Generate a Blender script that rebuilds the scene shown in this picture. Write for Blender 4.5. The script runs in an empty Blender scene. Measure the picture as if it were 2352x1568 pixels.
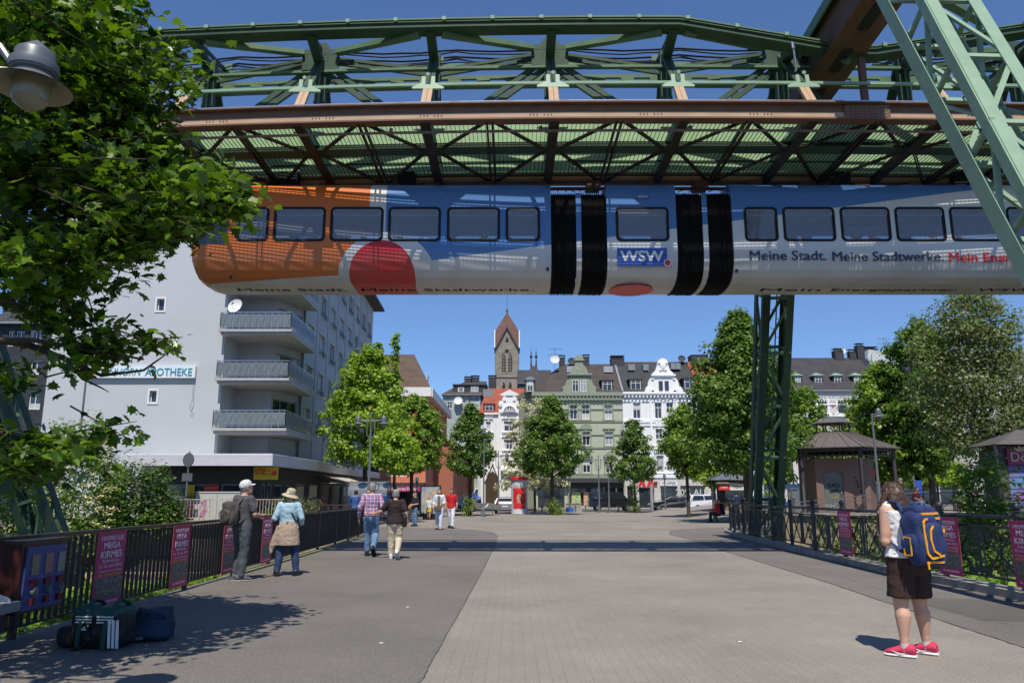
import bpy, bmesh, math, random
import numpy as np
from mathutils import Vector, Matrix, Euler
R=math.radians; PI=math.pi
random.seed(7); np.random.seed(7)
S=bpy.context.scene
COL=S.collection
# ---------------------------------------------------------------- camera
PITCH=math.atan(.2)
cam=bpy.data.cameras.new('camera'); cam.lens=27.0; cam.sensor_width=36.0; cam.clip_start=.05; cam.clip_end=3000
co=bpy.data.objects.new('camera',cam); COL.objects.link(co)
co.location=(0,0,1.6); co.rotation_euler=(PI/2+PITCH,0,0); S.camera=co
S.render.resolution_x=1024; S.render.resolution_y=682
# ---------------------------------------------------------------- light
SUN_EL=R(60); SUN_AZ=R(.5)           # the sun stands behind the camera, a touch to its left
W=bpy.data.worlds.new('World'); S.world=W; W.use_nodes=True
nt=W.node_tree; nt.nodes.clear()
sky=nt.nodes.new('ShaderNodeTexSky'); sky.sky_type='NISHITA'; sky.sun_disc=False
sky.sun_elevation=SUN_EL; sky.sun_rotation=PI+SUN_AZ; sky.altitude=150; sky.air_density=1.0; sky.dust_density=0; sky.ozone_density=6
bg=nt.nodes.new('ShaderNodeBackground'); bg.inputs[1].default_value=.12
wo=nt.nodes.new('ShaderNodeOutputWorld')
wc=nt.nodes.new('ShaderNodeTexCoord'); wa=nt.nodes.new('ShaderNodeVectorMath'); wa.operation='ADD'; wa.inputs[1].default_value=(0,0,.035)
wm_=nt.nodes.new('ShaderNodeVectorMath'); wm_.operation='MULTIPLY'; wm_.inputs[1].default_value=(.90,.99,1.13)
nt.links.new(wc.outputs['Generated'],wa.inputs[0]); nt.links.new(wa.outputs[0],sky.inputs[0]) if len(sky.inputs) else None
nt.links.new(sky.outputs[0],wm_.inputs[0]); nt.links.new(wm_.outputs[0],bg.inputs[0]); nt.links.new(bg.outputs[0],wo.inputs[0])
sl=bpy.data.lights.new('sun','SUN'); sl.energy=5.0; sl.angle=R(.4); sl.color=(1,.93,.82)
so=bpy.data.objects.new('sun',sl); COL.objects.link(so)
sd=Vector((math.sin(SUN_AZ)*math.cos(SUN_EL),math.cos(SUN_AZ)*math.cos(SUN_EL),-math.sin(SUN_EL)))
so.rotation_euler=sd.to_track_quat('-Z','Y').to_euler()
S.view_settings.view_transform='Standard'; S.view_settings.look='None'; S.view_settings.exposure=.08; S.view_settings.gamma=1
# ---------------------------------------------------------------- measuring: a reading of the photograph (2352 wide) to a point
CP,SP=math.cos(PITCH),math.sin(PITCH)
def at(x,y,Y):
    u=(784-y)/1764.; v=(x-1176)/1764.
    k=Y/(CP-u*SP)
    return Vector((v*k,Y,1.6+(SP+u*CP)*k))
def G(x,y,z=0):
    u=(784-y)/1764.; v=(x-1176)/1764.
    k=(z-1.6)/(SP+u*CP)
    return Vector((v*k,(CP-u*SP)*k,z))
# ---------------------------------------------------------------- materials
MATS={}
class N:
    def __init__(s,m): s.t=m.node_tree
    def n(s,k,**kw):
        x=s.t.nodes.new(k)
        for a,b in kw.items(): setattr(x,a,b)
        return x
    def l(s,a,b): s.t.links.new(a,b)
def newmat(name):
    m=bpy.data.materials.new(name); m.use_nodes=True
    return m,N(m),m.node_tree.nodes['Principled BSDF']
def mat(name,c,rough=.7,metal=0,var=.12,vs=3.,bump=0,bs=40.,spec=.35,c2=None,dirt=0,det=5,coat=0):
    """plain painted / plastered / metal surface: colour wanders by noise, optional fine bump"""
    if name in MATS: return MATS[name]
    m,n,p=newmat(name); MATS[name]=m
    tc=n.n('ShaderNodeTexCoord')
    no=n.n('ShaderNodeTexNoise'); no.inputs['Scale'].default_value=vs; no.inputs['Detail'].default_value=det
    n.l(tc.outputs['Object'],no.inputs['Vector'])
    mx=n.n('ShaderNodeMix',data_type='RGBA')
    a=c2 if c2 else tuple(x*(1-var) for x in c); b=c if c2 else tuple(min(1,x*(1+var)) for x in c)
    mx.inputs[6].default_value=(*a,1); mx.inputs[7].default_value=(*b,1)
    rp=n.n('ShaderNodeMapRange'); rp.inputs[1].default_value=.3; rp.inputs[2].default_value=.7
    n.l(no.outputs[0],rp.inputs[0]); n.l(rp.outputs[0],mx.inputs[0])
    out=mx.outputs[2]
    if dirt:
        d=n.n('ShaderNodeTexNoise'); d.inputs['Scale'].default_value=vs*.35; d.inputs['Detail'].default_value=8; d.inputs['Roughness'].default_value=.7
        mp=n.n('ShaderNodeMapping'); mp.inputs['Scale'].default_value=(1,1,.25); n.l(tc.outputs['Object'],mp.inputs[0]); n.l(mp.outputs[0],d.inputs['Vector'])
        r2=n.n('ShaderNodeMapRange'); r2.inputs[1].default_value=.5; r2.inputs[2].default_value=.75; r2.inputs[4].default_value=dirt
        n.l(d.outputs[0],r2.inputs[0])
        m2=n.n('ShaderNodeMix',data_type='RGBA'); m2.inputs[7].default_value=(c[0]*.45,c[1]*.42,c[2]*.38,1)
        n.l(out,m2.inputs[6]); n.l(r2.outputs[0],m2.inputs[0]); out=m2.outputs[2]
    n.l(out,p.inputs['Base Color'])
    p.inputs['Roughness'].default_value=rough; p.inputs['Metallic'].default_value=metal
    p.inputs['Specular IOR Level'].default_value=spec
    if coat: p.inputs['Coat Weight'].default_value=coat; p.inputs['Coat Roughness'].default_value=.08
    if bump:
        bn=n.n('ShaderNodeTexNoise'); bn.inputs['Scale'].default_value=bs; bn.inputs['Detail'].default_value=4
        n.l(tc.outputs['Object'],bn.inputs['Vector'])
        bu=n.n('ShaderNodeBump'); bu.inputs['Strength'].default_value=bump; bu.inputs['Distance'].default_value=.02
        n.l(bn.outputs[0],bu.inputs['Height']); n.l(bu.outputs[0],p.inputs['Normal'])
    return m
def tiles(name,c,c2,sx=.3,sz=.3,rough=.75,gap=.5,axis='xz',mortar=None,bump=.6):
    """rows of tiles / slates / pavers by a brick texture on the object's own axes"""
    if name in MATS: return MATS[name]
    m,n,p=newmat(name); MATS[name]=m
    tc=n.n('ShaderNodeTexCoord'); sp=n.n('ShaderNodeSeparateXYZ'); cb=n.n('ShaderNodeCombineXYZ')
    n.l(tc.outputs['Object'],sp.inputs[0])
    if axis=='xz':
        ad=n.n('ShaderNodeMath',operation='ADD'); n.l(sp.outputs[0],ad.inputs[0]); n.l(sp.outputs[1],ad.inputs[1])
        n.l(ad.outputs[0],cb.inputs[0]); n.l(sp.outputs[2],cb.inputs[1])
    else:
        n.l(sp.outputs['XYZ'.index(axis[0].upper())],cb.inputs[0]); n.l(sp.outputs['XYZ'.index(axis[1].upper())],cb.inputs[1])
    b=n.n('ShaderNodeTexBrick'); b.inputs['Scale'].default_value=1; b.inputs['Brick Width'].default_value=sx; b.inputs['Row Height'].default_value=sz
    b.inputs['Mortar Size'].default_value=.012*gap; b.inputs['Mortar Smooth'].default_value=.3; b.inputs['Bias'].default_value=0
    b.inputs['Color1'].default_value=(*c,1); b.inputs['Color2'].default_value=(*c2,1)
    mo=mortar or tuple(x*.5 for x in c); b.inputs['Mortar'].default_value=(*mo,1)
    n.l(cb.outputs[0],b.inputs['Vector'])
    no=n.n('ShaderNodeTexNoise'); no.inputs['Scale'].default_value=.8; no.inputs['Detail'].default_value=7
    n.l(tc.outputs['Object'],no.inputs['Vector'])
    rp=n.n('ShaderNodeMapRange'); rp.inputs[1].default_value=.3; rp.inputs[2].default_value=.7; rp.inputs[3].default_value=.78; rp.inputs[4].default_value=1.12
    n.l(no.outputs[0],rp.inputs[0])
    mx=n.n('ShaderNodeMix',data_type='RGBA',blend_type='MULTIPLY'); mx.inputs[0].default_value=1
    n.l(b.outputs[0],mx.inputs[6]); n.l(rp.outputs[0],mx.inputs[7]); n.l(mx.outputs[2],p.inputs['Base Color'])
    p.inputs['Roughness'].default_value=rough; p.inputs['Specular IOR Level'].default_value=.3
    bu=n.n('ShaderNodeBump'); bu.inputs['Strength'].default_value=bump; bu.inputs['Distance'].default_value=.02; bu.invert=True
    n.l(b.outputs[1],bu.inputs['Height']); n.l(bu.outputs[0],p.inputs['Normal'])
    return m
def glassmat(name,c=(.02,.025,.03),rough=.06,trans=0.):
    if name in MATS: return MATS[name]
    m,n,p=newmat(name); MATS[name]=m
    p.inputs['Base Color'].default_value=(*c,1); p.inputs['Roughness'].default_value=rough; p.inputs['Specular IOR Level'].default_value=.8
    if trans:
        tr=n.n('ShaderNodeBsdfTransparent'); tr.inputs[0].default_value=(.80,.84,.86,1)
        gl=n.n('ShaderNodeBsdfGlossy'); gl.inputs[1].default_value=rough; gl.inputs[0].default_value=(1,1,1,1)
        fr=n.n('ShaderNodeFresnel'); fr.inputs[0].default_value=1.5
        m1=n.n('ShaderNodeMixShader'); n.l(fr.outputs[0],m1.inputs[0]); n.l(tr.outputs[0],m1.inputs[1]); n.l(gl.outputs[0],m1.inputs[2])
        m2=n.n('ShaderNodeMixShader'); m2.inputs[0].default_value=trans; n.l(p.outputs[0],m2.inputs[1]); n.l(m1.outputs[0],m2.inputs[2])
        n.l(m2.outputs[0],m.node_tree.nodes['Material Output'].inputs[0])
    return m
def leafmat(name,c,c2,trans=.35,vs=1.2,rough=.45):
    if name in MATS: return MATS[name]
    m,n,p=newmat(name); MATS[name]=m
    g=n.n('ShaderNodeNewGeometry')
    tc=n.n('ShaderNodeTexCoord'); no=n.n('ShaderNodeTexNoise'); no.inputs['Scale'].default_value=vs; n.l(tc.outputs['Object'],no.inputs['Vector'])
    ad=n.n('ShaderNodeMath',operation='ADD'); n.l(no.outputs[0],ad.inputs[0]); n.l(g.outputs['Random Per Island'],ad.inputs[1])
    mr=n.n('ShaderNodeMapRange'); mr.inputs[1].default_value=.5; mr.inputs[2].default_value=1.5; n.l(ad.outputs[0],mr.inputs[0])
    mx=n.n('ShaderNodeMix',data_type='RGBA'); mx.inputs[6].default_value=(*c,1); mx.inputs[7].default_value=(*c2,1)
    n.l(mr.outputs[0],mx.inputs[0]); n.l(mx.outputs[2],p.inputs['Base Color'])
    p.inputs['Roughness'].default_value=rough; p.inputs['Specular IOR Level'].default_value=.4
    tl=n.n('ShaderNodeBsdfTranslucent'); 
    m3=n.n('ShaderNodeMix',data_type='RGBA',blend_type='MULTIPLY'); m3.inputs[0].default_value=1; m3.inputs[7].default_value=(1.5,1.6,.5,1); n.l(mx.outputs[2],m3.inputs[6]); n.l(m3.outputs[2],tl.inputs[0])
    ms=n.n('ShaderNodeMixShader'); ms.inputs[0].default_value=trans; n.l(p.outputs[0],ms.inputs[1]); n.l(tl.outputs[0],ms.inputs[2])
    n.l(ms.outputs[0],m.node_tree.nodes['Material Output'].inputs[0])
    return m
# ---------------------------------------------------------------- mesh builder
def V(*a): return Vector(a)
class MB:
    def __init__(s): s.v=[]; s.f=[]; s.m=[]; s.uvs=None
    def poly(s,pts,m=0):
        i=len(s.v); s.v+= [tuple(p) for p in pts]; s.f.append(tuple(range(i,i+len(pts)))); s.m.append(m); return s
    def box(s,x0,x1,y0,y1,z0,z1,m=0):
        i=len(s.v)
        s.v+=[(x0,y0,z0),(x1,y0,z0),(x1,y1,z0),(x0,y1,z0),(x0,y0,z1),(x1,y0,z1),(x1,y1,z1),(x0,y1,z1)]
        for f in ((0,3,2,1),(4,5,6,7),(0,1,5,4),(1,2,6,5),(2,3,7,6),(3,0,4,7)): s.f.append(tuple(i+k for k in f)); s.m.append(m)
        return s
    def bar(s,p,q,w,h=None,up=(0,0,1),m=0):
        """box of width w and height h from p to q"""
        h=w if h is None else h
        p=Vector(p);q=Vector(q); d=(q-p)
        if d.length<1e-6: return s
        d.normalize(); up=Vector(up)
        a=d.cross(up)
        if a.length<1e-3: a=d.cross(Vector((0,1,0)))
        a.normalize(); b=a.cross(d).normalized(); a=a*w/2; b=b*h/2
        i=len(s.v)
        s.v+=[tuple(x) for x in (p-a-b,p+a-b,p+a+b,p-a+b,q-a-b,q+a-b,q+a+b,q-a+b)]
        for f in ((0,1,2,3),(4,7,6,5),(0,4,5,1),(1,5,6,2),(2,6,7,3),(3,7,4,0)): s.f.append(tuple(i+k for k in f)); s.m.append(m)
        return s
    def ring(s,c,a,b,n):
        i=len(s.v)
        for k in range(n):
            t=2*PI*k/n; s.v.append(tuple(c+a*math.cos(t)+b*math.sin(t)))
        return i
    def loft(s,rings,n=12,m=0,caps=True):
        """rings: (centre, a vector, b vector)"""
        ids=[s.ring(Vector(c),Vector(a),Vector(b),n) for c,a,b in rings]
        for i0,i1 in zip(ids,ids[1:]):
            for k in range(n):
                s.f.append((i0+k,i0+(k+1)%n,i1+(k+1)%n,i1+k)); s.m.append(m)
        if caps:
            s.f.append(tuple(reversed([ids[0]+k for k in range(n)]))); s.m.append(m)
            s.f.append(tuple([ids[-1]+k for k in range(n)])); s.m.append(m)
        return s
    def tube(s,pts,r,n=8,m=0,caps=True,flat=1.):
        pts=[Vector(p) for p in pts]; rs=r if isinstance(r,(list,tuple)) else [r]*len(pts)
        rings=[]; prev=None
        for i,p in enumerate(pts):
            d=(pts[min(i+1,len(pts)-1)]-pts[max(i-1,0)])
            if d.length<1e-9: d=Vector((0,0,1))
            d.normalize()
            a=prev-d*prev.dot(d) if prev is not None else d.cross(Vector((0,0,1)) if abs(d.z)<.9 else Vector((0,1,0)))
            if a.length<1e-4: a=d.cross(Vector((1,0,0)))
            a.normalize(); prev=a; b=d.cross(a)
            rings.append((p,a*rs[i],b*rs[i]*flat))
        return s.loft(rings,n,m,caps)
    def lathe(s,prof,c=(0,0,0),n=20,m=0,axis=None):
        """prof: (radius, height)"""
        c=Vector(c); ax=Vector(axis).normalized() if axis else Vector((0,0,1))
        a=ax.orthogonal().normalized() if axis else Vector((1,0,0)); b=ax.cross(a)
        return s.loft([(c+ax*z,a*max(r,1e-4),b*max(r,1e-4)) for r,z in prof],n,m)
    def prism(s,poly,o,ux,uz,d,m=0):
        """extrude a 2-D outline: point = o + ux*x + uz*y, thickness vector d"""
        o=Vector(o);ux=Vector(ux);uz=Vector(uz);d=Vector(d)
        a=[o+ux*x+uz*y for x,y in poly]; b=[p+d for p in a]; n=len(a); i=len(s.v)
        s.v+=[tuple(p) for p in a+b]
        s.f.append(tuple(range(i,i+n))); s.f.append(tuple(reversed(range(i+n,i+2*n)))); s.m+=[m,m]
        for k in range(n): s.f.append((i+(k+1)%n,i+k,i+n+k,i+n+(k+1)%n)); s.m.append(m)
        return s
    def ball(s,c,rx,ry=None,rz=None,n=12,k=8,m=0):
        ry=ry or rx; rz=rz or rx; c=Vector(c)
        return s.loft([(c+Vector((0,0,-rz*math.cos(PI*i/k))),Vector((max(rx*math.sin(PI*i/k),1e-4),0,0)),Vector((0,max(ry*math.sin(PI*i/k),1e-4),0))) for i in range(k+1)],n,m)
    def add(s,o,M=None,m=None):
        i=len(s.v)
        s.v+=[tuple(M@Vector(p)) for p in o.v] if M else list(o.v)
        s.f+=[tuple(i+k for k in f) for f in o.f]; s.m+=o.m if m is None else [m]*len(o.m); return s
    def mesh(s,name,mats,smooth=False):
        me=bpy.data.meshes.new(name); me.from_pydata(s.v,[],s.f)
        mats=mats if isinstance(mats,(list,tuple)) else [mats]
        for x in mats: me.materials.append(x)
        if len(mats)>1: me.polygons.foreach_set('material_index',s.m)
        if smooth:
            me.polygons.foreach_set('use_smooth',[True]*len(me.polygons))
            if smooth!=2: me.set_sharp_from_angle(angle=R(40))
        me.update(); return me
    def build(s,name,mats,parent=None,smooth=False):
        return link(name,s.mesh(name,mats,smooth),parent)
def link(name,me,parent=None,mw=None):
    o=bpy.data.objects.new(name,me); COL.objects.link(o)
    if parent: o.parent=parent
    if mw is not None: o.matrix_local=mw
    return o
def tag(o,label=None,cat=None,group=None,kind=None):
    if label: o['label']=label
    if cat: o['category']=cat
    if group: o['group']=group
    if kind: o['kind']=kind
    return o
def thing(name,label,cat,loc=(0,0,0),rz=0,group=None):
    o=bpy.data.objects.new(name,None); COL.objects.link(o); o.empty_display_size=.2
    o.location=loc; o.rotation_euler=(0,0,rz); return tag(o,label,cat,group)
def struct(name,mb,m,smooth=False): return tag(mb.build(name,m,None,smooth),kind='structure')
KIDS={}
def dup(root,loc=None,rz=None,label=None,group=None):
    """copy of a thing with its parts and sub-parts"""
    if not KIDS.get('n')==len(bpy.data.objects):
        KIDS.clear()
        for o in bpy.data.objects:
            if o.parent: KIDS.setdefault(o.parent.name,[]).append(o)
    def rec(o,par):
        c=o.copy(); COL.objects.link(c)
        if par: c.parent=par; c.matrix_parent_inverse=o.matrix_parent_inverse.copy()
        for k in KIDS.get(o.name,[]): rec(k,c)
        return c
    r=rec(root,None)
    if loc is not None: r.location=loc
    if rz is not None: r.rotation_euler=(0,0,rz)
    if label: r['label']=label
    if group: r['group']=group
    return r
FONTCACHE={}
def text_mb(s,size=1.,bold=0.,sx=1.,align='CENTER',depth=.004,shear=0):
    """lettering as a builder in the XZ plane, facing -Y"""
    k=(s,size,bold,sx,align,depth,shear)
    if k in FONTCACHE: return FONTCACHE[k]
    cu=bpy.data.curves.new('t','FONT'); cu.body=s; cu.size=size; cu.align_x=align; cu.align_y='CENTER'; cu.offset=0; cu.extrude=depth/2; cu.shear=shear; cu.resolution_u=3
    o=bpy.data.objects.new('t',cu); COL.objects.link(o)
    dg=bpy.context.evaluated_depsgraph_get(); ev=o.evaluated_get(dg); me=ev.to_mesh()
    mb=MB(); mb.v=[(v.co.x*sx,-v.co.z,v.co.y) for v in me.vertices]; mb.f=[tuple(p.vertices) for p in me.polygons]; mb.m=[0]*len(mb.f)
    ev.to_mesh_clear()
    if bold:
        b0=MB(); b0.add(mb)
        for q,(dx,dz) in enumerate(((-bold,0),(bold,0),(0,bold*.8),(0,-bold*.8))): b0.add(mb,T(dx,-.0012*(q+1),dz))
        mb=b0
    bpy.data.objects.remove(o); bpy.data.curves.remove(cu)
    FONTCACHE[k]=mb; return mb
def T(x,y,z): return Matrix.Translation((x,y,z))
def RZ(a): return Matrix.Rotation(a,4,'Z')
def frame(o,x,z):
    """matrix that maps a local XZ drawing onto origin o, x axis, z axis"""
    x=Vector(x).normalized(); z=Vector(z).normalized(); y=z.cross(x)
    M=Matrix((x,y,z)).transposed().to_4x4(); M.translation=Vector(o); return M
# colours
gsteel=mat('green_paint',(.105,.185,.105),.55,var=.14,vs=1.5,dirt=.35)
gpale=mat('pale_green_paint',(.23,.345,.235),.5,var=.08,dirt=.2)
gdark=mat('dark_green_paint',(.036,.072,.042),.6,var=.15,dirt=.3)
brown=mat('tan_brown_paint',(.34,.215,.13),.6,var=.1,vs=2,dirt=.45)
brownd=mat('dark_brown_paint',(.15,.075,.05),.6,var=.15,dirt=.3)
strutm=mat('strut_tan_paint',(.44,.29,.18),.6,var=.06)
silver=mat('bare_metal',(.6,.6,.6),.3,.9,var=.05)
blackm=mat('black_paint',(.018,.018,.02),.5,var=.2)
rubber=mat('black_rubber',(.012,.012,.013),.7,var=.1)
white=mat('white_paint',(.78,.78,.78),.5,var=.03)
whitew=mat('white_window_frame',(.72,.72,.70),.45,var=.03)
ironm=mat('dark_iron_paint',(.035,.038,.045),.45,var=.25,vs=8)
greyp=mat('grey_pole_paint',(.13,.145,.155),.45,var=.1)
concrete=mat('concrete',(.33,.31,.28),.9,var=.15,vs=2,bump=.3,dirt=.5)
winglass=glassmat('window_glass',(.03,.035,.045),.05)
winlight=glassmat('window_glass_with_curtain',(.32,.33,.34),.15)
darkin=mat('dark_interior',(.02,.02,.022),.9)
# ================================================================ ground
def groundmat(name,base,spk,vs=1.0,seams=None,rough=.9,crack=.0):
    m,n,p=newmat(name)
    g=n.n('ShaderNodeNewGeometry'); pos=g.outputs['Position']
    a=n.n('ShaderNodeTexNoise'); a.inputs['Scale'].default_value=.35*vs; a.inputs['Detail'].default_value=10; a.inputs['Roughness'].default_value=.65; n.l(pos,a.inputs['Vector'])
    f=n.n('ShaderNodeTexNoise'); f.inputs['Scale'].default_value=55; f.inputs['Detail'].default_value=3; f.inputs['Roughness'].default_value=.8; n.l(pos,f.inputs['Vector'])
    r1=n.n('ShaderNodeMapRange'); r1.inputs[1].default_value=.3; r1.inputs[2].default_value=.7; r1.inputs[3].default_value=.80; r1.inputs[4].default_value=1.15; n.l(a.outputs[0],r1.inputs[0])
    r2=n.n('ShaderNodeMapRange'); r2.inputs[1].default_value=.35; r2.inputs[2].default_value=.65; r2.inputs[3].default_value=1-spk; r2.inputs[4].default_value=1+spk; n.l(f.outputs[0],r2.inputs[0])
    mu=n.n('ShaderNodeMath',operation='MULTIPLY'); n.l(r1.outputs[0],mu.inputs[0]); n.l(r2.outputs[0],mu.inputs[1])
    mx=n.n('ShaderNodeMix',data_type='RGBA',blend_type='MULTIPLY'); mx.inputs[0].default_value=1; n.l(mu.outputs[0],mx.inputs[7])
    bu=n.n('ShaderNodeBump'); bu.inputs['Distance'].default_value=.006; bu.inputs['Strength'].default_value=.5
    if seams:
        mp=n.n('ShaderNodeMapping'); mp.inputs['Rotation'].default_value=(0,0,seams[3] if len(seams)>3 else 0); n.l(pos,mp.inputs[0])
        b=n.n('ShaderNodeTexBrick'); b.inputs['Scale'].default_value=1; b.inputs['Brick Width'].default_value=seams[0]; b.inputs['Row Height'].default_value=seams[1]
        b.inputs['Mortar Size'].default_value=seams[2]; b.inputs['Mortar Smooth'].default_value=.4
        b.inputs['Color1'].default_value=(*[x*.97 for x in base],1); b.inputs['Color2'].default_value=(*[x*1.03 for x in base],1); b.inputs['Mortar'].default_value=(*[x*.78 for x in base],1)
        n.l(mp.outputs[0],b.inputs['Vector']); n.l(b.outputs[0],mx.inputs[6])
    else: mx.inputs[6].default_value=(*base,1)
    out=mx.outputs[2]
    # dark stains with outlines of their own
    w=n.n('ShaderNodeTexNoise'); w.inputs['Scale'].default_value=1.3; w.inputs['Detail'].default_value=5; n.l(pos,w.inputs['Vector'])
    r3=n.n('ShaderNodeMapRange'); r3.inputs[1].default_value=.66; r3.inputs[2].default_value=.72; r3.inputs[4].default_value=.22; n.l(w.outputs[0],r3.inputs[0])
    m4=n.n('ShaderNodeMix',data_type='RGBA'); m4.inputs[7].default_value=(base[0]*.45,base[1]*.45,base[2]*.45,1); n.l(out,m4.inputs[6]); n.l(r3.outputs[0],m4.inputs[0]); out=m4.outputs[2]
    # chewing-gum spots and grit
    vo=n.n('ShaderNodeTexVoronoi'); vo.inputs['Scale'].default_value=1.7; n.l(pos,vo.inputs['Vector'])
    r5=n.n('ShaderNodeMath',operation='LESS_THAN'); r5.inputs[1].default_value=.035; n.l(vo.outputs['Distance'],r5.inputs[0])
    h=n.n('ShaderNodeMath',operation='MULTIPLY'); h.inputs[1].default_value=.45; n.l(r5.outputs[0],h.inputs[0])
    m5=n.n('ShaderNodeMix',data_type='RGBA'); m5.inputs[7].default_value=(base[0]*.4,base[1]*.4,base[2]*.4,1); n.l(out,m5.inputs[6]); n.l(h.outputs[0],m5.inputs[0]); out=m5.outputs[2]
    n.l(out,p.inputs['Base Color']); n.l(f.outputs[0],bu.inputs['Height']); n.l(bu.outputs[0],p.inputs['Normal'])
    p.inputs['Roughness'].default_value=rough; p.inputs['Specular IOR Level'].default_value=.25
    return m
paver=groundmat('plaza_pavers',(.245,.222,.192),.32,seams=(.24,.12,.004,R(90)))
asphl=groundmat('worn_asphalt',(.155,.142,.128),.36)
asphr=groundmat('road_asphalt',(.10,.098,.098),.18)
kerbm=mat('kerb_stone',(.27,.25,.22),.9,var=.2,vs=3,bump=.4,dirt=.4)
soil=mat('river_bank_soil',(.09,.075,.05),.95,var=.4,vs=1.5,bump=.6,bs=8)
wallst=tiles('river_wall_stone',(.40,.33,.20),(.31,.27,.18),.7,.35,.9,1.2)
# river bed far below the bridge, with the banks
m=MB(); m.poly([(-90,-40,-3.6),(90,-40,-3.6),(90,40,-3.6),(-90,40,-3.6)]); struct('riverbed',m,soil)
wm,n_,p_=newmat('river_water'); p_.inputs['Base Color'].default_value=(.03,.04,.025,1); p_.inputs['Roughness'].default_value=.08
no_=n_.n('ShaderNodeTexNoise'); no_.inputs['Scale'].default_value=1.5; bu_=n_.n('ShaderNodeBump'); bu_.inputs['Strength'].default_value=.4; n_.l(no_.outputs[0],bu_.inputs['Height']); n_.l(bu_.outputs[0],p_.inputs['Normal'])
m=MB(); m.poly([(-90,14,-3.2),(90,14,-3.2),(90,33,-3.2),(-90,33,-3.2)]); struct('river_water',m,wm)
# land beyond the river: one sheet out to the horizon
m=MB(); m.poly([(-1500,38,-.02),(1500,38,-.02),(1500,2500,-.02),(-1500,2500,-.02)]); m.poly([(-1500,-900,-.02),(1500,-900,-.02),(1500,-6,-.02),(-1500,-6,-.02)]); struct('ground',m,asphr)
# bridge deck
KERB=[(8.0,-6),(8.0,8),(8.0,13),(8.02,17),(8.1,20),(8.3,23),(8.6,27),(8.95,31),(9.3,34),(9.9,36.2),(11.2,37.4),(13,38)]
LEFT=[(-5.8,-6),(-5.8,15),(-5.82,24),(-6.0,30),(-6.4,35),(-7.2,38)]
m=MB(); top=[(x,y,0) for x,y in LEFT]+[(x,y,0) for x,y in reversed(KERB)]
m.prism([(p[0],p[1]) for p in reversed(top)],(0,0,0),(1,0,0),(0,1,0),(0,0,-.9)); struct('bridge_deck',m,[paver])
# asphalt lanes on the deck, laid as thin sheets
m=MB(); e=G(965,1568); bl=[(-1.0,-6),(-.82,5),(-.8,7.1),(-.72,12),(-.62,18.3),(-.56,26),(-.55,32),(-.9,35.2),(-1.9,37.6),(-3.4,39.2),(-5.2,40.2),(-7.6,40.9)]
m.poly([(x,y,.004) for x,y in [(-5.8,-6)]+bl+[(-7.2,38),(-6.4,35),(-6.0,30),(-5.82,24),(-5.8,15)]][::1]); struct('asphalt_lane',m,asphl)
m=MB(); br=[(5.4,-6),(5.42,6),(5.48,8.7),(5.66,11.8),(5.9,15.05),(6.2,23.4),(6.55,29),(6.55,33),(7.3,36.3),(9.2,39),(12,40.5)]
m.poly([(x,y,.004) for x,y in br+[(13,38)]+[(x-.16,y) for x,y in reversed(KERB)]]); struct('asphalt_strip',m,asphl)
# plaza beyond the bridge
m=MB(); m.poly([(-16,37.9,.0),(13,37.9,.0),(24,37.9,.0),(26,77,.0),(2.5,77,0),(-6,77,0),(-10,60,0),(-16,60,0)]); struct('plaza_paving',m,paver)
brickred=mat('red_brick_strip',(.24,.13,.09),.9,var=.3,vs=6)
m=MB(); pts=[G(1085,1190),G(1150,1196),G(1250,1199),G(1400,1198),G(1500,1195),G(1660,1190)]
for a,b in zip(pts,pts[1:]): d=Vector((0,.35,0)); m.poly([a+V(0,0,.006),b+V(0,0,.006),b+d+V(0,0,.006),a+d+V(0,0,.006)])
struct('brick_channel',m,brickred)
# kerb with the railing on it
m=MB()
for (x0,y0),(x1,y1) in zip(KERB,KERB[1:]):
    L=math.hypot(x1-x0,y1-y0); n=max(1,int(L/1.0))
    for k in range(n):
        a=k/n; b=(k+.985)/n
        p=V(x0+(x1-x0)*a,y0+(y1-y0)*a,0); q=V(x0+(x1-x0)*b,y0+(y1-y0)*b,0)
        m.bar(p+V(.06,0,-.1),q+V(.06,0,-.1),.42,.46)
struct('kerb',m,kerbm)
# street up the hill and the cross street with its pavement
m=MB(); m.poly([(-60,77,.004),(60,77,.004),(60,90.5,.004),(-60,90.5,.004)]); struct('cross_street',m,asphr)
m=MB(); m.box(-60,60,90.5,96,-.3,.12); struct('pavement',m,kerbm)
def hz(Y): return max(0,(Y-100)*.028)
m=MB()
for Y in range(84,180,6):
    m.poly([(-5.2-(Y-84)*.02,Y,hz(Y)+.14),(2.2+(Y-84)*.06,Y,hz(Y)+.14),(2.2+(Y-78)*.06,Y+6,hz(Y+6)+.14),(-5.2-(Y-78)*.02,Y+6,hz(Y+6)+.14)])
struct('hill_street',m,asphr)
m=MB()
for Y in range(86,176,8): m.poly([(-3.4,Y,hz(Y)+.15),(-3.25,Y,hz(Y)+.15),(-3.25,Y+8,hz(Y+8)+.15),(-3.4,Y+8,hz(Y+8)+.15)])
struct('road_marking',m,white)
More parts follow.
